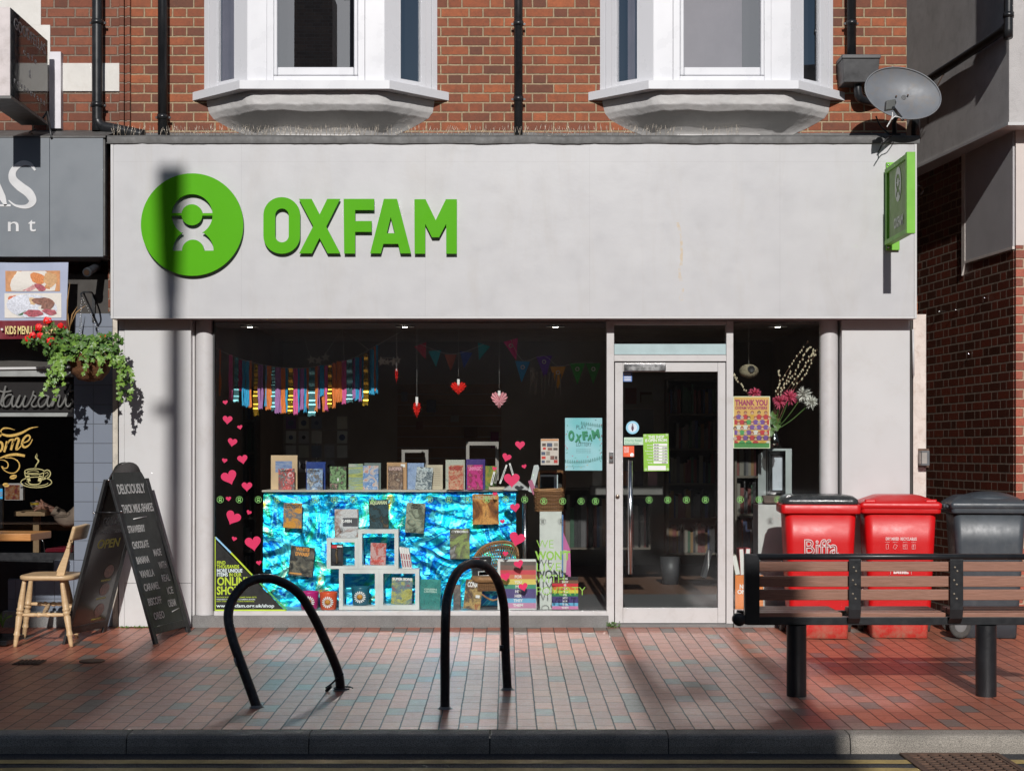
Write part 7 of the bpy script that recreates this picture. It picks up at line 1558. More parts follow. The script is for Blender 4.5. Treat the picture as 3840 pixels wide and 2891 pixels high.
# rainbow posters
RB_C = [('FOR', (.62, .20, .10)), ('YOU', (.72, .60, .14)), ('ME', (.06, .28, .17)), ('HIM', (.09, .07, .22)), ('HER', (.09, .07, .22)), ('THEY', (.15, .42, .66)), ('THEM', (.58, .26, .42))]
RP = flat('rainbow_poster', 1866, 2096, 2012, 2286, .10, M_fw, 'large white framed rainbow striped poster FOR YOU ME HIM HER THEY THEM', 'poster', th=.004)
cols = [(.12, .10, .09), (.20, .12, .10), (.60, .07, .09), (.62, .20, .10), (.72, .60, .14), (.06, .28, .17), (.09, .07, .22), (.09, .07, .22), (.15, .42, .66), (.58, .26, .42)]
edges = [2105, 2119, 2137, 2154, 2171, 2191, 2207, 2226, 2243, 2260, 2280]
for i, c in enumerate(cols):
    st = flat('stripe', 1876, edges[i], 2010, edges[i + 1], .098, mat('stripe_%d' % i, c + (1,), .4), th=.0015, par=RP)
for (s_, _), b, w_ in zip(RB_C, (2167, 2187, 2204, 2222, 2239, 2256, 2274), (27, 27, 20, 22, 27, 35, 38)): txt(RP, s_, 1943, b, 11, w_, M_paper, .097, .03, al='C')
RP2 = flat('rainbow_sign', 2070, 2162, 2168, 2284, .20, M_ink, 'small rainbow striped sign THIS SHOP IS FOR YOU ME HIM HER THEY THEM', 'sign', th=.012)
cols2 = [(.015, .012, .012), (.17, .075, .04), (.62, .02, .04), (.68, .20, .03), (.72, .60, .06), (.01, .19, .06), (.05, .03, .17), (.05, .03, .17), (.12, .42, .66), (.60, .20, .40)]
for i, c in enumerate(cols2):
    b = 2163 + i * 12.1; flat('stripe', 2070, b, 2168, b + 12.1, .1985, mat('stripe2_%d' % i, c + (1,), .4), th=.001, par=RP2)
    txt(RP2, ('THIS', 'SHOP', 'IS', 'FOR', 'YOU', 'ME', 'HIM', 'HER', 'THEY', 'THEM')[i], 2119, b + 10, 8, (20, 24, 9, 18, 20, 13, 17, 18, 22, 26)[i], M_paper, .1975, .03, al='C')
# white column, pink and blue books beside it
o = flat('white_board', 2024, 1918, 2106, 2288, .33, mat('board_white', (.60, .64, .60, 1), .5, bump=.002, bscale=30), 'tall narrow white board standing on the window floor', 'board', th=.05)
t = thing('book', 'tall pink binder standing behind the rainbow sign', 'book', (px(2130, .45), .45, .1)); m = MB(); m.hexa([(px(2108, .45), .42, .1), (px(2142, .45), .42, .1), (px(2142, .45), .6, .1), (px(2108, .45), .6, .1), (px(2108, .45), .42, pz(1985, .45)), (px(2138, .45), .42, pz(2060, .45)), (px(2138, .45), .6, pz(2060, .45)), (px(2108, .45), .6, pz(1985, .45))]); m.obj('cover', mat('pink_cov', (.55, .14, .34, 1), .4), t)
t = thing('book', 'cream book with pink edge leaning beside the pink binder', 'book', (px(2118, .40), .40, .1)); m = MB(); m.box(px(2102, .40), px(2124, .40), .38, .41, pz(2160, .4), pz(2062, .4)); m.rot((px(2112, .4), .4, pz(2110, .4)), R(3)); m.obj('cover', mat('cream2', (.55, .52, .44, 1), .5), t)
t = thing('book', 'slim blue book standing right of the white board', 'book', (px(2108, .36), .36, .1)); m = MB(); m.box(px(2107, .36), px(2112, .36), .35, .42, .1, pz(1930, .36)); m.obj('cover', mat('blue_cov', (.12, .24, .5, 1), .4), t)
# baskets with books
def basket(a0, b0, a1, b1, y, label, open_=True):
    t = thing('wicker_basket', label, 'basket', (px((a0 + a1) / 2, y), y + .1, pz(b1, y)), 'wicker baskets stacked by the notice')
    x0, x1 = px(a0, y), px(a1, y); cx_, hx = (x0 + x1) / 2, (x1 - x0) / 2; z0, z1 = pz(b1, y), pz(b0, y)
    m = MB(); n_ = 11
    for i in range(n_):
        t_ = i / (n_ - 1); z = z0 + (z1 - z0) * t_; f = .88 + .12 * t_
        m.tube([(x, yy, z + .003 * math.sin(j * 2.1 + i * 3.14)) for j, (x, yy) in enumerate(rrect(cx_, y + .11, hx * f, .11 * f, .05, 6))], .0098, 6, closed=True)
    m.obj('woven_side', M_weave, t)
    m = MB(); 
    for dz in (0, .012): m.tube([(x, yy, z1 + dz + .004 * math.sin(j * 1.7 + dz * 200)) for j, (x, yy) in enumerate(rrect(cx_, y + .11, hx * 1.02, .115, .05, 6))], .008, 6, closed=True)
    m.obj('plaited_rim', M_wick, t)
    m = MB(); loft(m, [(rrect(cx_, y + .11, hx * .85, .09, .05), z0), (rrect(cx_, y + .11, hx * .9, .1, .05), z1 - .02)]); m.obj('lining', M_dark, t)
    return t
basket(2003, 1840, 2117, 1915, .36, 'front wicker basket holding books on top of the white board')
UB = thing('wicker_basket', 'upper wicker basket lying on its side with a tablet screen in it', 'basket', (px(2070, .44), .5, pz(1838, .44)), 'wicker baskets stacked by the notice')
m = MB(); xo0, xo1, zo0, zo1 = px(2022, .44), px(2116, .44), pz(1838, .44), pz(1768, .44)
for i in range(6):
    yy = .44 + .03 * i
    m.tube([(x, yy, z) for x, z in rrect((xo0 + xo1) / 2, (zo0 + zo1) / 2, (xo1 - xo0) / 2, (zo1 - zo0) / 2, .03, 5)], .011 if i else .013, 6, closed=True)
m.obj('woven_side', M_weave, UB); m = MB(); m.box(xo0 + .01, xo1 - .01, .61, .62, zo0, zo1); m.obj('basket_base', M_dark, UB)
t = book(2026, 1780, 2092, 1838, .43, mat('tablet_frame', (.50, .60, .62, 1), .4), 'pale framed dark tablet standing in the upper basket', None, None, stand=False, th=.01, grp=None, cat='tablet', nm='tablet', parts=[('screen', .03, .12, .78, .98, M_ink)])
for i, (a0, b0, a1, b1, c, lb) in enumerate(((1998, 1795, 2014, 1850, (.45, .14, .24, 1), 'pink book leaning left in the front basket'), (2016, 1815, 2026, 1850, (.04, .035, .05, 1), 'small black book beside the pink one in the basket'), (2062, 1836, 2104, 1852, (.10, .04, .35, 1), 'purple book lying in the front basket'))):
    t = thing('book', lb, 'book', (px(a0, .40), .40, pz(b1, .4)), 'books in the wicker basket'); m = MB(); m.box(px(a0, .4), px(a1, .4), .39, .45, pz(b1, .4), pz(b0, .4)); 
    if i < 2: m.rot((px(a1, .4), .4, pz(b1, .4)), R(-20))
    m.obj('cover', mat('bk%d' % i, c, .4), t)
m = MB(); m.prism([(px(a, .40), pz(b, .40)) for a, b in ((1981, 1842), (1999, 1848), (2022, 1755), (2018, 1742), (2002, 1745))], .40, .405); o = m.obj('white_card', mat('lid_white', (.55, .60, .60, 1), .4)); tag(o, 'pale rounded white tray standing on edge left of the baskets', 'tray')

# hanging paper hearts
M_hred = mat('paper_red', (.72, .03, .02, 1), .6); M_hpink = mat('paper_pink', (.72, .38, .42, 1), .6)
def fanheart(a, b, w_, h_, mt, label, y=.45):
    t = thing('paper_heart', label, 'paper heart', P3(a, b - h_ / 2, y), 'pleated paper hearts hanging in the window'); k_ = (y - CY) / F
    c = Vector(P3(a, b, y)); m = MB(); n_ = 36; vs = [tuple(c + Vector((0, -.012, -h_ * .04 * k_)))]
    for i in range(n_):
        th_ = 2 * math.pi * i / n_; x = 16 * math.sin(th_) ** 3 / 17; z = (13 * math.cos(th_) - 5 * math.cos(2 * th_) - 2 * math.cos(3 * th_) - math.cos(4 * th_) + 2.5) / 17
        f = 1.0 if i % 2 else .88; vs.append(tuple(c + Vector((x * w_ / 2 * k_ * f, (.010 if i % 2 else -.016), z * h_ / 2 * k_ * f))))
    m.add(vs, [(0, i + 1, (i + 1) % n_ + 1) for i in range(n_)]); o = m.obj('pleated_fan', mt, t); 
    m = MB(); m.box(c.x - .010 * (1 if w_ > 20 else .5), c.x + .010 * (1 if w_ > 20 else .5), y, y + .001, c.z + h_ * .1 * k_, c.z + h_ * .1 * k_ + .065 + .03 * (w_ < 40)); m.obj('white_tab', M_paper, t)
    m = MB(); m.tube([(c.x, y, c.z + .1), (c.x, y + .02, fz0 - .01)], .0007, 4); m.obj('thread', M_paper, t)
fanheart(1719, 1458, 64, 62, M_hred, 'red pleated paper heart facing the street')
fanheart(1872, 1503, 68, 80, M_hpink, 'pale pink pleated paper heart hanging on the right')
fanheart(1563, 1540, 32, 78, M_hred, 'red pleated paper heart turned side on, with white tab')
fanheart(1487, 1412, 13, 78, M_hred, 'thin dark red paper heart seen edge on beside the tassels')

# tassel garland
TG = thing('tassel_garland', 'sagging garland of orange, pink, blue and gold paper tassels', 'garland', P3(1100, 1380, .55))
TC = {'b': mat('tassel_blue', (.03, .36, .62, 1), .7), 'p': mat('tassel_pink', (.70, .12, .34, 1), .7), 'l': mat('tassel_lilac', (.38, .17, .42, 1), .7), 'o': mat('tassel_orange', (.75, .22, .05, 1), .7), 'g': mat('tassel_gold', (.60, .38, .04, 1), .25, metal=.8), 't': mat('tassel_mint', (.16, .42, .46, 1), .25, metal=.6), 'm': mat('tassel_magenta', (.40, .015, .12, 1), .7), 'r': mat('tassel_red', (.5, .03, .02, 1), .7)}
ytg = .75
TL = [(826, 1310, 1486, 8, 'o'), (865, 1330, 1505, 14, 'p'), (887, 1340, 1508, 22, 't'), (903, 1350, 1470, 18, 'm'), (916, 1352, 1528, 12, 'b'), (930, 1352, 1530, 16, 'b'), (938, 1352, 1534, 12, 'o'), (958, 1362, 1558, 21, 'g'), (979, 1368, 1538, 20, 'l'), (997, 1370, 1530, 10, 'b'), (1007, 1372, 1542, 22, 'o'), (1025, 1376, 1540, 16, 't'), (1043, 1378, 1556, 22, 'l'), (1062, 1380, 1554, 18, 'o'), (1074, 1380, 1548, 10, 'b'), (1091, 1382, 1550, 21, 'g'), (1109, 1382, 1556, 16, 'p'), (1120, 1382, 1548, 8, 'b'), (1133, 1382, 1540, 16, 'l'), (1146, 1382, 1548, 9, 'b'), (1153, 1380, 1534, 8, 'o'), (1169, 1378, 1560, 23, 't'), (1187, 1374, 1546, 13, 'o'), (1196, 1372, 1540, 7, 'l'), (1208, 1370, 1488, 16, 'b'), (1214, 1374, 1546, 12, 'o'), (1226, 1372, 1545, 13, 'p'), (1238, 1370, 1530, 16, 'g'), (1254, 1362, 1532, 14, 'o'), (1272, 1355, 1512, 20, 'o'), (1290, 1352, 1518, 18, 'p'), (1310, 1350, 1509, 24, 't'), (1327, 1342, 1502, 10, 'l'), (1340, 1340, 1504, 15, 'b'), (1352, 1340, 1506, 9, 'l'), (1360, 1338, 1500, 6, 'b'), (1372, 1325, 1520, 22, 'g'), (1394, 1310, 1482, 18, 'b'), (1408, 1300, 1470, 9, 'o'), (1414, 1294, 1480, 8, 'b')]
random.seed(3)
for a, b0, b1, w_, c in TL:
    m = MB(); k_ = (ytg - CY) / F; foil_ = c in 'gt'; n_ = 1 if foil_ else 3; ph = random.uniform(0, 6)
    for q_ in range(n_):
        x0 = px(a, ytg) + (q_ - (n_ - 1) / 2) * w_ * k_ * .28; ww = w_ * k_ * (.5 if foil_ else .24) * random.uniform(.9, 1.25); z0, z1 = pz(b1 - random.uniform(0, 8) * (n_ > 1), ytg), pz(b0, ytg); yy = ytg + random.uniform(-.02, .02)
        m.grid(lambda u, v, x0=x0, ww=ww, z0=z0, z1=z1, yy=yy, ph=ph, q_=q_: (x0 + (u - .5) * 2 * ww * (.7 + .3 * (1 - v)) + .004 * math.sin(v * 9 + ph + q_ * 2) * (1 - v), yy + (.012 * math.sin(v * 26 + ph) if foil_ else .006 * math.sin(u * 9 + v * 12 + q_)) - .01 * (1 - v), z0 + (z1 - z0) * v - (.006 * math.sin(u * 7 + q_) if v == 0 else 0)), 4, 24)
    m.obj('tassel', TC[c], TG)
m = MB(); m.tube(smooth([P3(800, 1300, ytg), P3(865, 1332, ytg), P3(958, 1362, ytg), P3(1091, 1381, ytg), P3(1208, 1372, ytg), P3(1310, 1349, ytg), P3(1414, 1295, ytg), P3(1510, 1240, ytg + .05)], 5), .0012, 4)
m.tube([P3(1282, 1235, ytg), P3(1382, 1312, ytg)], .0009, 4); m.tube([P3(1284, 1235, ytg), P3(1291, 1350, ytg)], .0009, 4); m.obj('cord', M_paper, TG)
def star(mb, a, b, r_, y, ph):
    k_ = (y - CY) / F; cx_, cz_ = px(a, y), pz(b, y); n_ = 10; mb.prism([(cx_ + r_ * k_ * (1 if i % 2 == 0 else .45) * math.cos(R(90 + i * 36 + ph)), cz_ + r_ * k_ * (1 if i % 2 == 0 else .45) * math.sin(R(90 + i * 36 + ph))) for i in range(n_)], y, y + .004)
SGd = thing('star_garland', 'string of small grey paper stars in the dark upper window', 'garland', P3(1200, 1345, .9))
for a, b, r_, ph in ((1167, 1349, 18, 10), (1195, 1352, 18, -8), (1221, 1340, 18, 5), (1431, 1355, 19, 12), (1452, 1358, 14, -10), (1478, 1356, 19, 8), (1490, 1350, 16, 0)):
    m = MB(); star(m, a, b, r_, .9, ph); m.obj('star', mat('star_grey', (.6, .57, .5, 1), .7), SGd)
m = MB(); m.tube([P3(1160, 1330, .9), P3(1140, 1262, .9)], .0009, 4); m.tube([P3(1222, 1325, .9), P3(1282, 1236, .9)], .0009, 4); m.tube([P3(1425, 1340, .9), P3(1490, 1345, .9)], .0009, 4); m.obj('cord', M_paper, SGd)
# bunting deeper in the shop
def bunt(label, fl_, y):
    t = thing('bunting', label, 'bunting', P3(fl_[0][0], fl_[0][1], y), 'bunting strings inside the shop')
    for (a, b, w_, h_, ro, c) in fl_:
        k_ = (y - CY) / F; m = MB(); cc = (px(a, y), pz(b, y)); m.prism([(cc[0] - w_ / 2 * k_, cc[1]), (cc[0], cc[1] - h_ * k_), (cc[0] + w_ / 2 * k_, cc[1])], y, y + .002); m.rot((cc[0], y, cc[1]), R(ro)); fo_ = m.obj('flag', mat('flag' + str(c), tuple(min(.8, q_ * 2.4) for q_ in c[:3]) + (1,), .8), t)
        if w_ > 52:
            m = MB(); m.lathe([(8 * k_, 0), (5 * k_, 0)], (cc[0], y - .004, cc[1] - 22 * k_), 12, 'y'); m.obj('flag_emblem', M_paper, fo_)
    m = MB(); m.tube(smooth([P3(a, b - 2, y) for a, b, *_ in fl_], 3), .0015, 4); m.obj('cord', M_paper, t)
bunt('short bunting with dark red, teal, brown and blue flags', [(1576, 1292, 48, 60, -20, (.22, .015, .03, 1)), (1630, 1315, 48, 62, -5, (.01, .16, .20, 1)), (1690, 1330, 46, 62, 0, (.22, .06, .03, 1)), (1748, 1320, 48, 62, 8, (.02, .05, .22, 1)), (1815, 1292, 48, 62, 18, (.01, .18, .20, 1))], 1.6)
bunt('bunting of pink, blue, purple, orange and green emblem flags towards the door', [(1915, 1275, 56, 80, -15, (.5, .02, .12, 1)), (1960, 1355, 56, 80, 3, (.02, .16, .35, 1)), (2040, 1335, 60, 90, -3, (.08, .03, .22, 1)), (2092, 1375, 58, 84, 0, (.45, .18, .03, 1)), (2165, 1362, 58, 80, 0, (.02, .16, .03, 1)), (2225, 1362, 58, 80, 0, (.02, .12, .03, 1))], 1.3)
m = MB()
for i in range(9): a = 1990 + i * 14 + random.uniform(-4, 4); m.tube([P3(a, 1400 + random.uniform(-10, 10), 1.1), P3(a + random.uniform(-8, 8), 1450 + random.uniform(0, 45), 1.1)], [.008, .001], 4)
m.box(px(1988, 1.1), px(2004, 1.1), 1.1, 1.105, pz(1432, 1.1), pz(1378, 1.1)); o = m.obj('paper_mobile', mat('mobile_paper', (.4, .38, .33, 1), .8)); tag(o, 'pale cut paper mobile dangling in the dark window near the bunting', 'mobile')

# ------------------------------------------------------------ shop interior fittings in the gloom
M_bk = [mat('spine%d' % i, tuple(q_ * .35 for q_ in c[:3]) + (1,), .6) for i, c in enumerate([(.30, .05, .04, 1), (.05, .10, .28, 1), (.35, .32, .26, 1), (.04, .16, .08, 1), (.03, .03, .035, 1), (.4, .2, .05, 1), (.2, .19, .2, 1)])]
def bookcase(a0, a1, b0, b1, y, rows, label, fill=.9, dep=.25):
    t = thing('bookcase', label, 'bookcase', (px((a0 + a1) / 2, y), y, .1)); x0, x1, z0, z1 = px(a0, y), px(a1, y), max(.101, pz(b1, y)), pz(b0, y)
    m = MB(); m.box(x0, x0 + .02, y, y + dep, z0, z1); m.obj('side', M_shelf, t); m = MB(); m.box(x1 - .02, x1, y, y + dep, z0, z1); m.obj('side', M_shelf, t)
    m = MB(); m.box(x0, x1, y + dep, y + dep + .01, z0, z1); m.obj('back_panel', M_dark, t)
    for r_ in range(rows + 1):
        z = z0 + (z1 - z0 - .02) * r_ / rows; m = MB(); m.box(x0 + .0205, x1 - .0205, y - .002, y + dep - .001, z, z + .02); m.obj('shelf', M_shelf, t)
        if r_ < rows:
            H = (z1 - z0) / rows - .03; x = x0 + .025; groups = [MB() for _ in M_bk]
            while x < x1 - .06:
                w__ = random.uniform(.012, .04); h__ = H * random.uniform(.6, .92)
                if random.random() < fill: groups[random.randrange(len(M_bk))].box(x, x + w__ - .001, y + random.uniform(.01, .04), y + .18, z + .0205, z + .02 + h__)
                x += w__
            mb = MB()
            for gi, gmb in enumerate(groups):
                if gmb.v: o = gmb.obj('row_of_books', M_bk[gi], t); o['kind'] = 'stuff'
    return t
bookcase(2500, 2700, 1420, 2080, 3.2, 5, 'tall bookcase seen through the right side of the door')
bookcase(2755, 2860, 1500, 2240, 1.9, 5, 'narrow bookcase behind the volunteers poster')
bookcase(2060, 2300, 1830, 2060, 3.0, 1, 'low bookcase behind the turquoise poster')
bookcase(2310, 2440, 1860, 2060, 2.9, 1, 'low dark bookcase behind the door handle')
bookcase(800, 960, 1450, 2250, 2.6, 6, 'dark bookcase at the left end of the shop')
CR = thing('card_rack', 'dim greeting card rack in the middle of the dark window', 'card rack', P3(1170, 1700, 1.9))
random.seed(9)
for r_ in range(4):
    for c_ in range(5):
        if random.random() < .2: continue
        a, b = 1072 + c_ * 48, 1562 + r_ * 54; cl = random.choice([(.55, .54, .5, 1), (.4, .38, .4, 1), (.18, .1, .25, 1), (.22, .24, .3, 1), (.5, .48, .4, 1)])
        o = flat('greeting_card', a, b, a + 38, b + 46, 1.9, mat('card%d' % int(cl[0] * 100 + cl[2] * 10), cl, .6), th=.004, rot=random.uniform(-2, 2), par=CR)
        if random.random() < .6: disc('card_motif', a + 19, b + 24, random.uniform(7, 13), mat('motif%d' % random.randrange(3), ((.05, .04, .05, 1), (.25, .06, .08, 1), (.1, .12, .2, 1))[random.randrange(3)], .6), 1.897, par=o, n=14)
m = MB()
for r_ in range(5): m.tube([P3(1065, 1612 + r_ * 54, 1.88), P3(1312, 1612 + r_ * 54, 1.88)], .002, 5)
m.tube([P3(1188, 1540, 1.95), P3(1188, 1860, 1.95)], .015, 8); m.obj('wire_frame', M_steel, CR)
SW = thing('slat_wall', 'brown slatted display wall at the back of the shop', 'display wall', P3(1680, 1700, 3.6)); m = MB()
for j in range(11): m.box(px(1490, 3.6), px(1880, 3.6), 3.6, 3.62, pz(1440 + j * 40 + 36, 3.6), pz(1440 + j * 40, 3.6))
m.obj('slat_panel', mat('slat_brown', (.30, .2, .14, 1), .7), SW)
for i, (a, b, w_, h_, c) in enumerate(((1505, 1470, 22, 34, (.2, .2, .22, 1)), (1600, 1500, 34, 46, (.12, .14, .2, 1)), (1690, 1560, 30, 22, (.3, .3, .28, 1)), (1740, 1600, 50, 40, (.16, .08, .05, 1)), (1560, 1580, 26, 30, (.25, .12, .1, 1)), (1840, 1620, 30, 60, (.2, .02, .1, 1)))): flat('stock_item', a, b, a + w_, b + h_, 3.55, mat('stock%d' % i, c, .7), th=.04, par=SW)
WF = thing('picture_frame', 'empty grey picture frame standing on the floor behind the table', 'picture frame', P3(1810, 1720, 1.3))
m = MB()
for q in ((1748, 1656, 1760, 1800), (1858, 1656, 1870, 1800), (1760, 1656, 1858, 1670)): m.box(px(q[0], 1.3), px(q[2], 1.3), 1.3, 1.32, pz(q[3], 1.3), pz(q[1], 1.3))
m.obj('frame', mat('frame_grey2', (.28, .26, .24, 1), .6), WF)
WF = thing('picture_frame', 'second empty grey frame behind the tan and blue books', 'picture frame', P3(1560, 1740, 1.3)); m = MB()
for q in ((1506, 1686, 1518, 1800), (1594, 1686, 1606, 1800), (1518, 1686, 1594, 1697)): m.box(px(q[0], 1.3), px(q[2], 1.3), 1.3, 1.32, pz(q[3], 1.3), pz(q[1], 1.3))
m.obj('frame', mat('frame_grey2', (.28, .26, .24, 1), .6), WF)
CD = thing('magazine_stand', 'white card display unit behind the door handle', 'display unit', P3(2400, 1780, 2.4))
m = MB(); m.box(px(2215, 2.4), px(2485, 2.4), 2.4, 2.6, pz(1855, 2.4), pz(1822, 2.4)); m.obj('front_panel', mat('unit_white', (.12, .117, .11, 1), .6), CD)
for i in range(5): flat('card', 2222 + i * 52, 1765, 2256 + i * 52, 1822, 2.42, mat('unitcard%d' % i, ((.4, .38, .35, 1), (.1, .09, .09, 1), (.3, .12, .05, 1), (.06, .05, .06, 1), (.35, .2, .22, 1))[i], .6), th=.01, par=CD)
BN2 = thing('waste_bin', 'grey plastic bin in the shadow inside the door', 'bin', P3(2520, 2100, 2.6)); m = MB(); c = (px(2518, 2.6), 2.7, .1); m.lathe([(.001, 0), (.075, 0), (.1, .26), (.095, .26), (.07, .01)], c, 22); m.obj('body', mat('bin_plastic', (.045, .045, .05, 1), .5), BN2)
o = flat('till_counter', 2340, 1535, 2450, 1640, 3.4, mat('till_grey', (.10, .10, .105, 1), .5), 'dim grey machine on the back wall seen through the door', 'machine', th=.2)
for i, (a, b, w_, h_, c) in enumerate(((2400, 1470, 45, 40, (.12, .05, .03, 1)), (2450, 1440, 60, 60, (.3, .29, .27, 1)), (2405, 1480, 44, 34, (.28, .26, .22, 1)), (2510, 1600, 60, 80, (.1, .095, .09, 1)), (2345, 1455, 42, 60, (.25, .1, .09, 1)))):
    flat('wall_notice', a, b, a + w_, b + h_, 4.4 - i * .01, mat('wn%d' % i, c, .7), ('dark red notice on the back wall', 'pale notice sheet high on the back wall', 'cream notice overlapping the dark red one', 'dark notice near the right bookcase', 'faded red poster on the back wall, leftmost')[i], 'notice', th=.004)

# ------------------------------------------------------------ right window display
PL = thing('display_plinth', 'white plinth carrying a small framed light box in the right window', 'plinth', (px(2900, .35), .4, .1))
m = MB(); m.box(px(2843, .35), px(2995, .35), .35, .60, .10, pz(1892, .35)); m.obj('base', mat('plinth_white', (.52, .52, .51, 1), .6), PL)
m = MB(); m.hexa([(px(2843, .40), .40, pz(1890, .4)), (px(2878, .40), .47, pz(1890, .4)), (px(2878, .4), .48, pz(1890, .4)), (px(2843, .4), .41, pz(1890, .4)), (px(2843, .40), .40, pz(1705, .4)), (px(2878, .40), .47, pz(1685, .4)), (px(2878, .4), .48, pz(1685, .4)), (px(2843, .4), .41, pz(1705, .4))]); m.box(px(2878, .47), px(2969, .47), .47, .50, pz(1890, .47), pz(1682, .47)); m.obj('upright_panel', mat('plinth_grey', (.38, .42, .42, 1), .6), PL)
m = MB()
for q in ((2884, 1690, 2897, 1857), (2934, 1690, 2946, 1857), (2897, 1690, 2934, 1708), (2897, 1838, 2934, 1857)): m.box(px(q[0], .40), px(q[2], .40), .40, .44, pz(q[3], .40), pz(q[1], .40))
m.obj('chrome_frame', mat('chrome', (.35, .35, .36, 1), .12, metal=1), PL); m = MB(); m.box(px(2897, .43), px(2934, .43), .43, .435, pz(1838, .43), pz(1708, .43)); m.obj('frosted_panel', mat('frosted', (.50, .54, .60, 1), .3), PL)
m = MB(); m.hexa([(px(2868, .37), .36, pz(1886, .37)), (px(2965, .37), .36, pz(1886, .37)), (px(2965, .37), .46, pz(1886, .37)), (px(2868, .37), .46, pz(1886, .37)), (px(2860, .37), .36, pz(1858, .37)), (px(2962, .37), .36, pz(1858, .37)), (px(2962, .37), .46, pz(1858, .37)), (px(2860, .37), .46, pz(1858, .37))]); m.obj('brown_tray', mat('tray_brown', (.10, .07, .055, 1), .6), PL)
VS = thing('flower_vase', 'glass vase of pink and white chrysanthemums with pussy willow in right window', 'vase of flowers', P3(2905, 1680, .15))
m = MB(); c = Vector(P3(2903, 1650, .15)); m.lathe([(.02, -.065), (.045, -.06), (.055, -.02), (.04, .03), (.028, .06), (.032, .075)], c, 22); m.obj('glass_jug', glass('vase_glass', .2, (.55, .5, .48, 1)), VS)
M_mp = mat('mum_pink', (.68, .10, .19, 1), .6, var=.15, scale=40); M_mw = mat('mum_white', (.74, .73, .68, 1), .6); M_stk = mat('willow_stem', (.13, .06, .03, 1), .7); M_cat = mat('catkin', (.55, .48, .34, 1), .8)
random.seed(21)
for (a, b, r_, mt_) in ((2830, 1475, 26, M_mp), (2922, 1505, 30, M_mp), (2962, 1488, 34, M_mp), (3012, 1480, 36, M_mw), (3042, 1508, 30, M_mw)):
    m = MB(); cc = Vector(P3(a, b, .11)); k_ = 12.5 / F
    for j in range(110):
        d = Vector((random.gauss(0, 1), random.gauss(-.5, .8), random.gauss(.15, 1))).normalized(); L_ = r_ * k_ * random.uniform(.75, 1.05); s_ = d.cross(Vector((rnd(1), rnd(1), rnd(1)))).normalized() * .0042; up_ = d.cross(s_).normalized() * .004
        p1, p2, p3 = cc + d * L_ * .15, cc + d * L_ * .7 + up_, cc + d * L_ + up_ * 2.2 + Vector((0, 0, -.003)); m.add([p1 - s_ * .5, p1 + s_ * .5, p2 + s_, p3, p2 - s_], [(0, 1, 2, 4), (4, 2, 3)])
    m.obj('chrysanthemum', mt_, VS)
m = MB(); base = c + Vector((0, 0, .07)); 
for (a, b) in ((2830, 1475), (2922, 1505), (2962, 1488), (3012, 1480), (3042, 1508)): e = Vector(P3(a, b, .13)); m.tube(smooth([base, base.lerp(e, .5) + Vector((0, 0, -.02)), e], 4), .003, 5)
for j in range(9):
    p = base + Vector((rnd(.05), rnd(.03), random.uniform(-.02, .12))); leaf(m, p, random.uniform(.05, .075), (rnd(.5), -1, .3), (rnd(1), 0, .5))
m.obj('green_stems', M_ger, VS)
ws = [[(2900, 1600), (2915, 1470), (2960, 1375), (3030, 1285)], [(2905, 1600), (2950, 1470), (3010, 1385), (3050, 1310)], [(2900, 1600), (2915, 1480), (2975, 1400), (3020, 1320), (3035, 1305)], [(2910, 1600), (2970, 1470), (3020, 1400), (3065, 1312)], [(2900, 1600), (2920, 1450), (2925, 1390)], [(2905, 1610), (2960, 1480), (3030, 1350), (3048, 1330)], [(2890, 1600), (2820, 1500), (2780, 1440), (2751, 1405)], [(2900, 1600), (2930, 1480), (2965, 1385)]]
stem = MB(); buds = MB()
for L_ in ws:
    pts = smooth([P3(a + rnd(4), b, .15) for a, b in L_], 8); stem.tube(pts, .0022, 5)
    for i_, p in enumerate(pts[8:]):
        if random.random() < .8: q_ = p + Vector((rnd(.008), -.004, rnd(.008))); buds.ball(q_, .0078, 7, 5, (.85, .85, 1.25))
stem.obj('willow_stem', M_stk, VS); buds.obj('willow_catkins', M_cat, VS)
GH = thing('gourd_birdhouse', 'round striped cream birdhouse with black disc as its hole hanging in right window', 'birdhouse', P3(2808, 1380, .33))
def gourd():
    k = NM('gourd_stripes'); wv = k.n('TexWave', wave_type='BANDS', bands_direction='Z'); wv.inputs['Scale'].default_value = 34; wv.inputs['Distortion'].default_value = 3; k.l(k.co, wv.inputs['Vector']); c_ = k.ramp(wv.outputs['Fac'], [(.2, (.10, .06, .03, 1)), (.6, (.62, .55, .38, 1))]); k.set(col=c_, rough=.8); k.bump(wv.outputs['Fac'], .006); return k.m
m = MB(); cc = Vector(P3(2808, 1392, .33)); m.ball(cc, .078, 22, 14, (1, 1, .72)); m.obj('body', gourd(), GH)
m = MB(); m.lathe([(.0001, 0), (.022, 0), (.027, -.006), (.03, .01)], cc + Vector((.008, -.078, .012)), 18, 'y'); m.obj('hole_shade_disc', M_ink, GH); m = MB(); m.tube([cc + Vector((0, 0, .05)), (cc.x, cc.y, fz0)], .001, 4); m.obj('thread', M_paper, GH)  # flat black disc, its colour stands for the shade inside the hole
for j in range(5):
    pass
OPo = flat('orange_poster', 2757, 2156, 2862, 2286, .05, mat('poster_or2', (.70, .20, .03, 1), .45), 'orange poster with white capitals low in the right window', 'poster', th=.002)
txt(OPo, 'NO', 2773, 2206, 16, 30, M_paper, .049, .04); txt(OPo, 'ONE', 2765, 2226, 16, 44, M_paper, .049, .04)
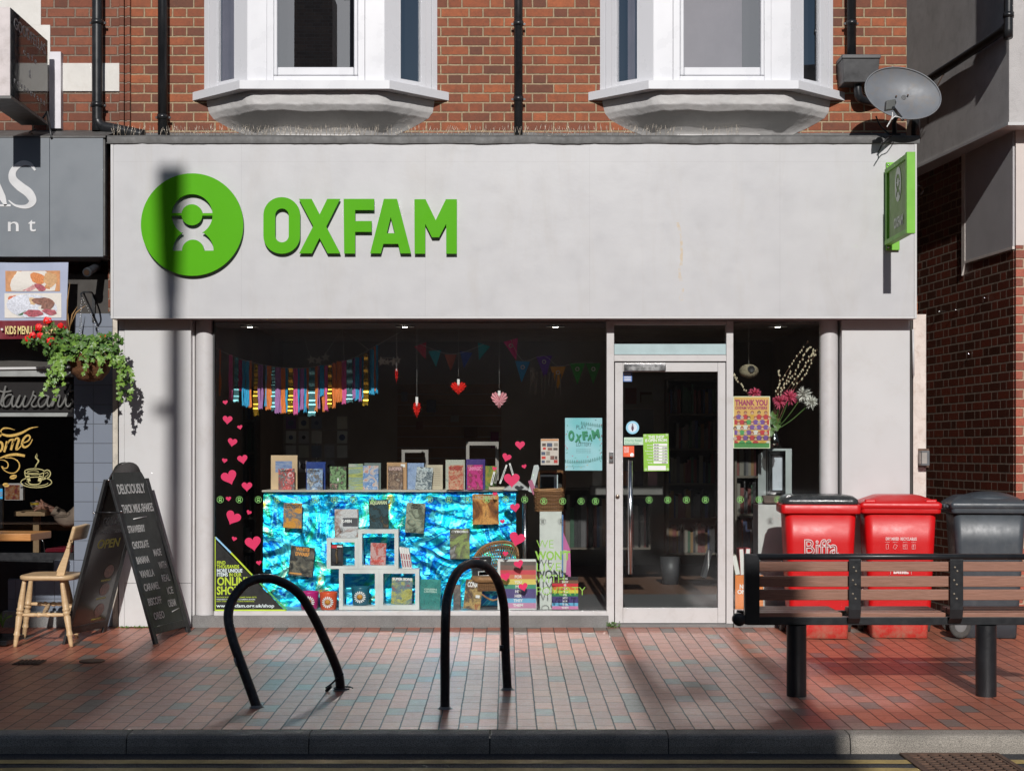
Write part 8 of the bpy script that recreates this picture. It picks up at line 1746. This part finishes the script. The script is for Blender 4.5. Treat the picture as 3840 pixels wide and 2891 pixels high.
for i, (a0, b0, a1, b1, c, ro, lb) in enumerate(((2758, 2078, 2776, 2152, (.50, .47, .40, 1), -12, 'cream paperback leaning left above the orange poster'), (2776, 2056, 2794, 2155, (.35, .02, .03, 1), -3, 'red and white book standing above the orange poster, middle'), (2793, 2056, 2811, 2155, (.42, .03, .05, 1), 2, 'red edged book right of the middle one above orange poster'))):
    t = thing('book', lb, 'book', P3(a0, b1, .22), 'books above the orange poster'); m = MB(); m.box(px(a0, .2), px(a1, .2), .2, .34, pz(b1, .2), pz(b0, .2)); m.rot((px(a1, .2), .2, pz(b1, .2)), R(ro)); m.obj('cover', mat('rwb%d' % i, c, .5), t)
    m = MB(); m.box(px(a0 + 2, .2), px(a1 - 2, .2), .1985, .1995, pz(b1 - 1, .2), pz(b0 + 2, .2)); m.rot((px(a1, .2), .2, pz(b1, .2)), R(ro)); m.obj('page_block', M_paper, t)
SHb = flat('book_shelf', 2754, 2156, 2812, 2160, .18, M_shelf, 'small shelf under the red edged books', 'shelf', th=.2)
# inside the door: framed mirror-like sign board leaning with a thin white book
t = thing('book', 'thin white and red book leaning upright inside the door', 'book', P3(2640, 2160, 1.0)); m = MB(); m.box(px(2636, 1.0), px(2650, 1.0), 1.0, 1.15, pz(2165, 1.0), pz(2060, 1.0)); m.rot((px(2640, 1), 1, pz(2160, 1)), R(13)); m.obj('cover', M_paper, t)
# weeds by the door foot and along the wall
def weeds(spots, label, n_, sz):
    m = MB()
    for (a, y) in spots:
        for j in range(n_): leaf(m, (px(a, y) + rnd(.03), y + rnd(.012), gz(y) + random.uniform(.003, sz)), random.uniform(.008, .018), (rnd(1), -1, rnd(1)), (rnd(1), 0, 1))
    o = m.obj('weeds', M_ger); tag(o, label, 'weeds', kind='stuff')
weeds([(2294, -.06), (2290, -.07), (2312, -.08)], 'small green weeds at the foot of the door frame', 12, .045)
weeds([(450 + i * 17, -.09) for i in range(14)], 'sparse weeds along the foot of the white pilaster', 4, .01)
m = MB(); m.tube([P3(10, 2345, -.6), P3(20, 2300, -.6)], .002, 4)
for j in range(16): a = random.uniform(-.9, .9); b_ = Vector(P3(10, 2352, -.6)); m.tube(smooth([b_, b_ + Vector((a * .03, 0, .06)), b_ + Vector((a * .11, rnd(.03), .07 + (1 - abs(a)) * .05))], 3), [.003] * 3 + [.0025] * 3 + [.0005], 4, caps=False)
o = m.obj('grass_tuft', M_ivy); tag(o, 'small green grass tuft at the far left beside the table base', 'grass tuft')
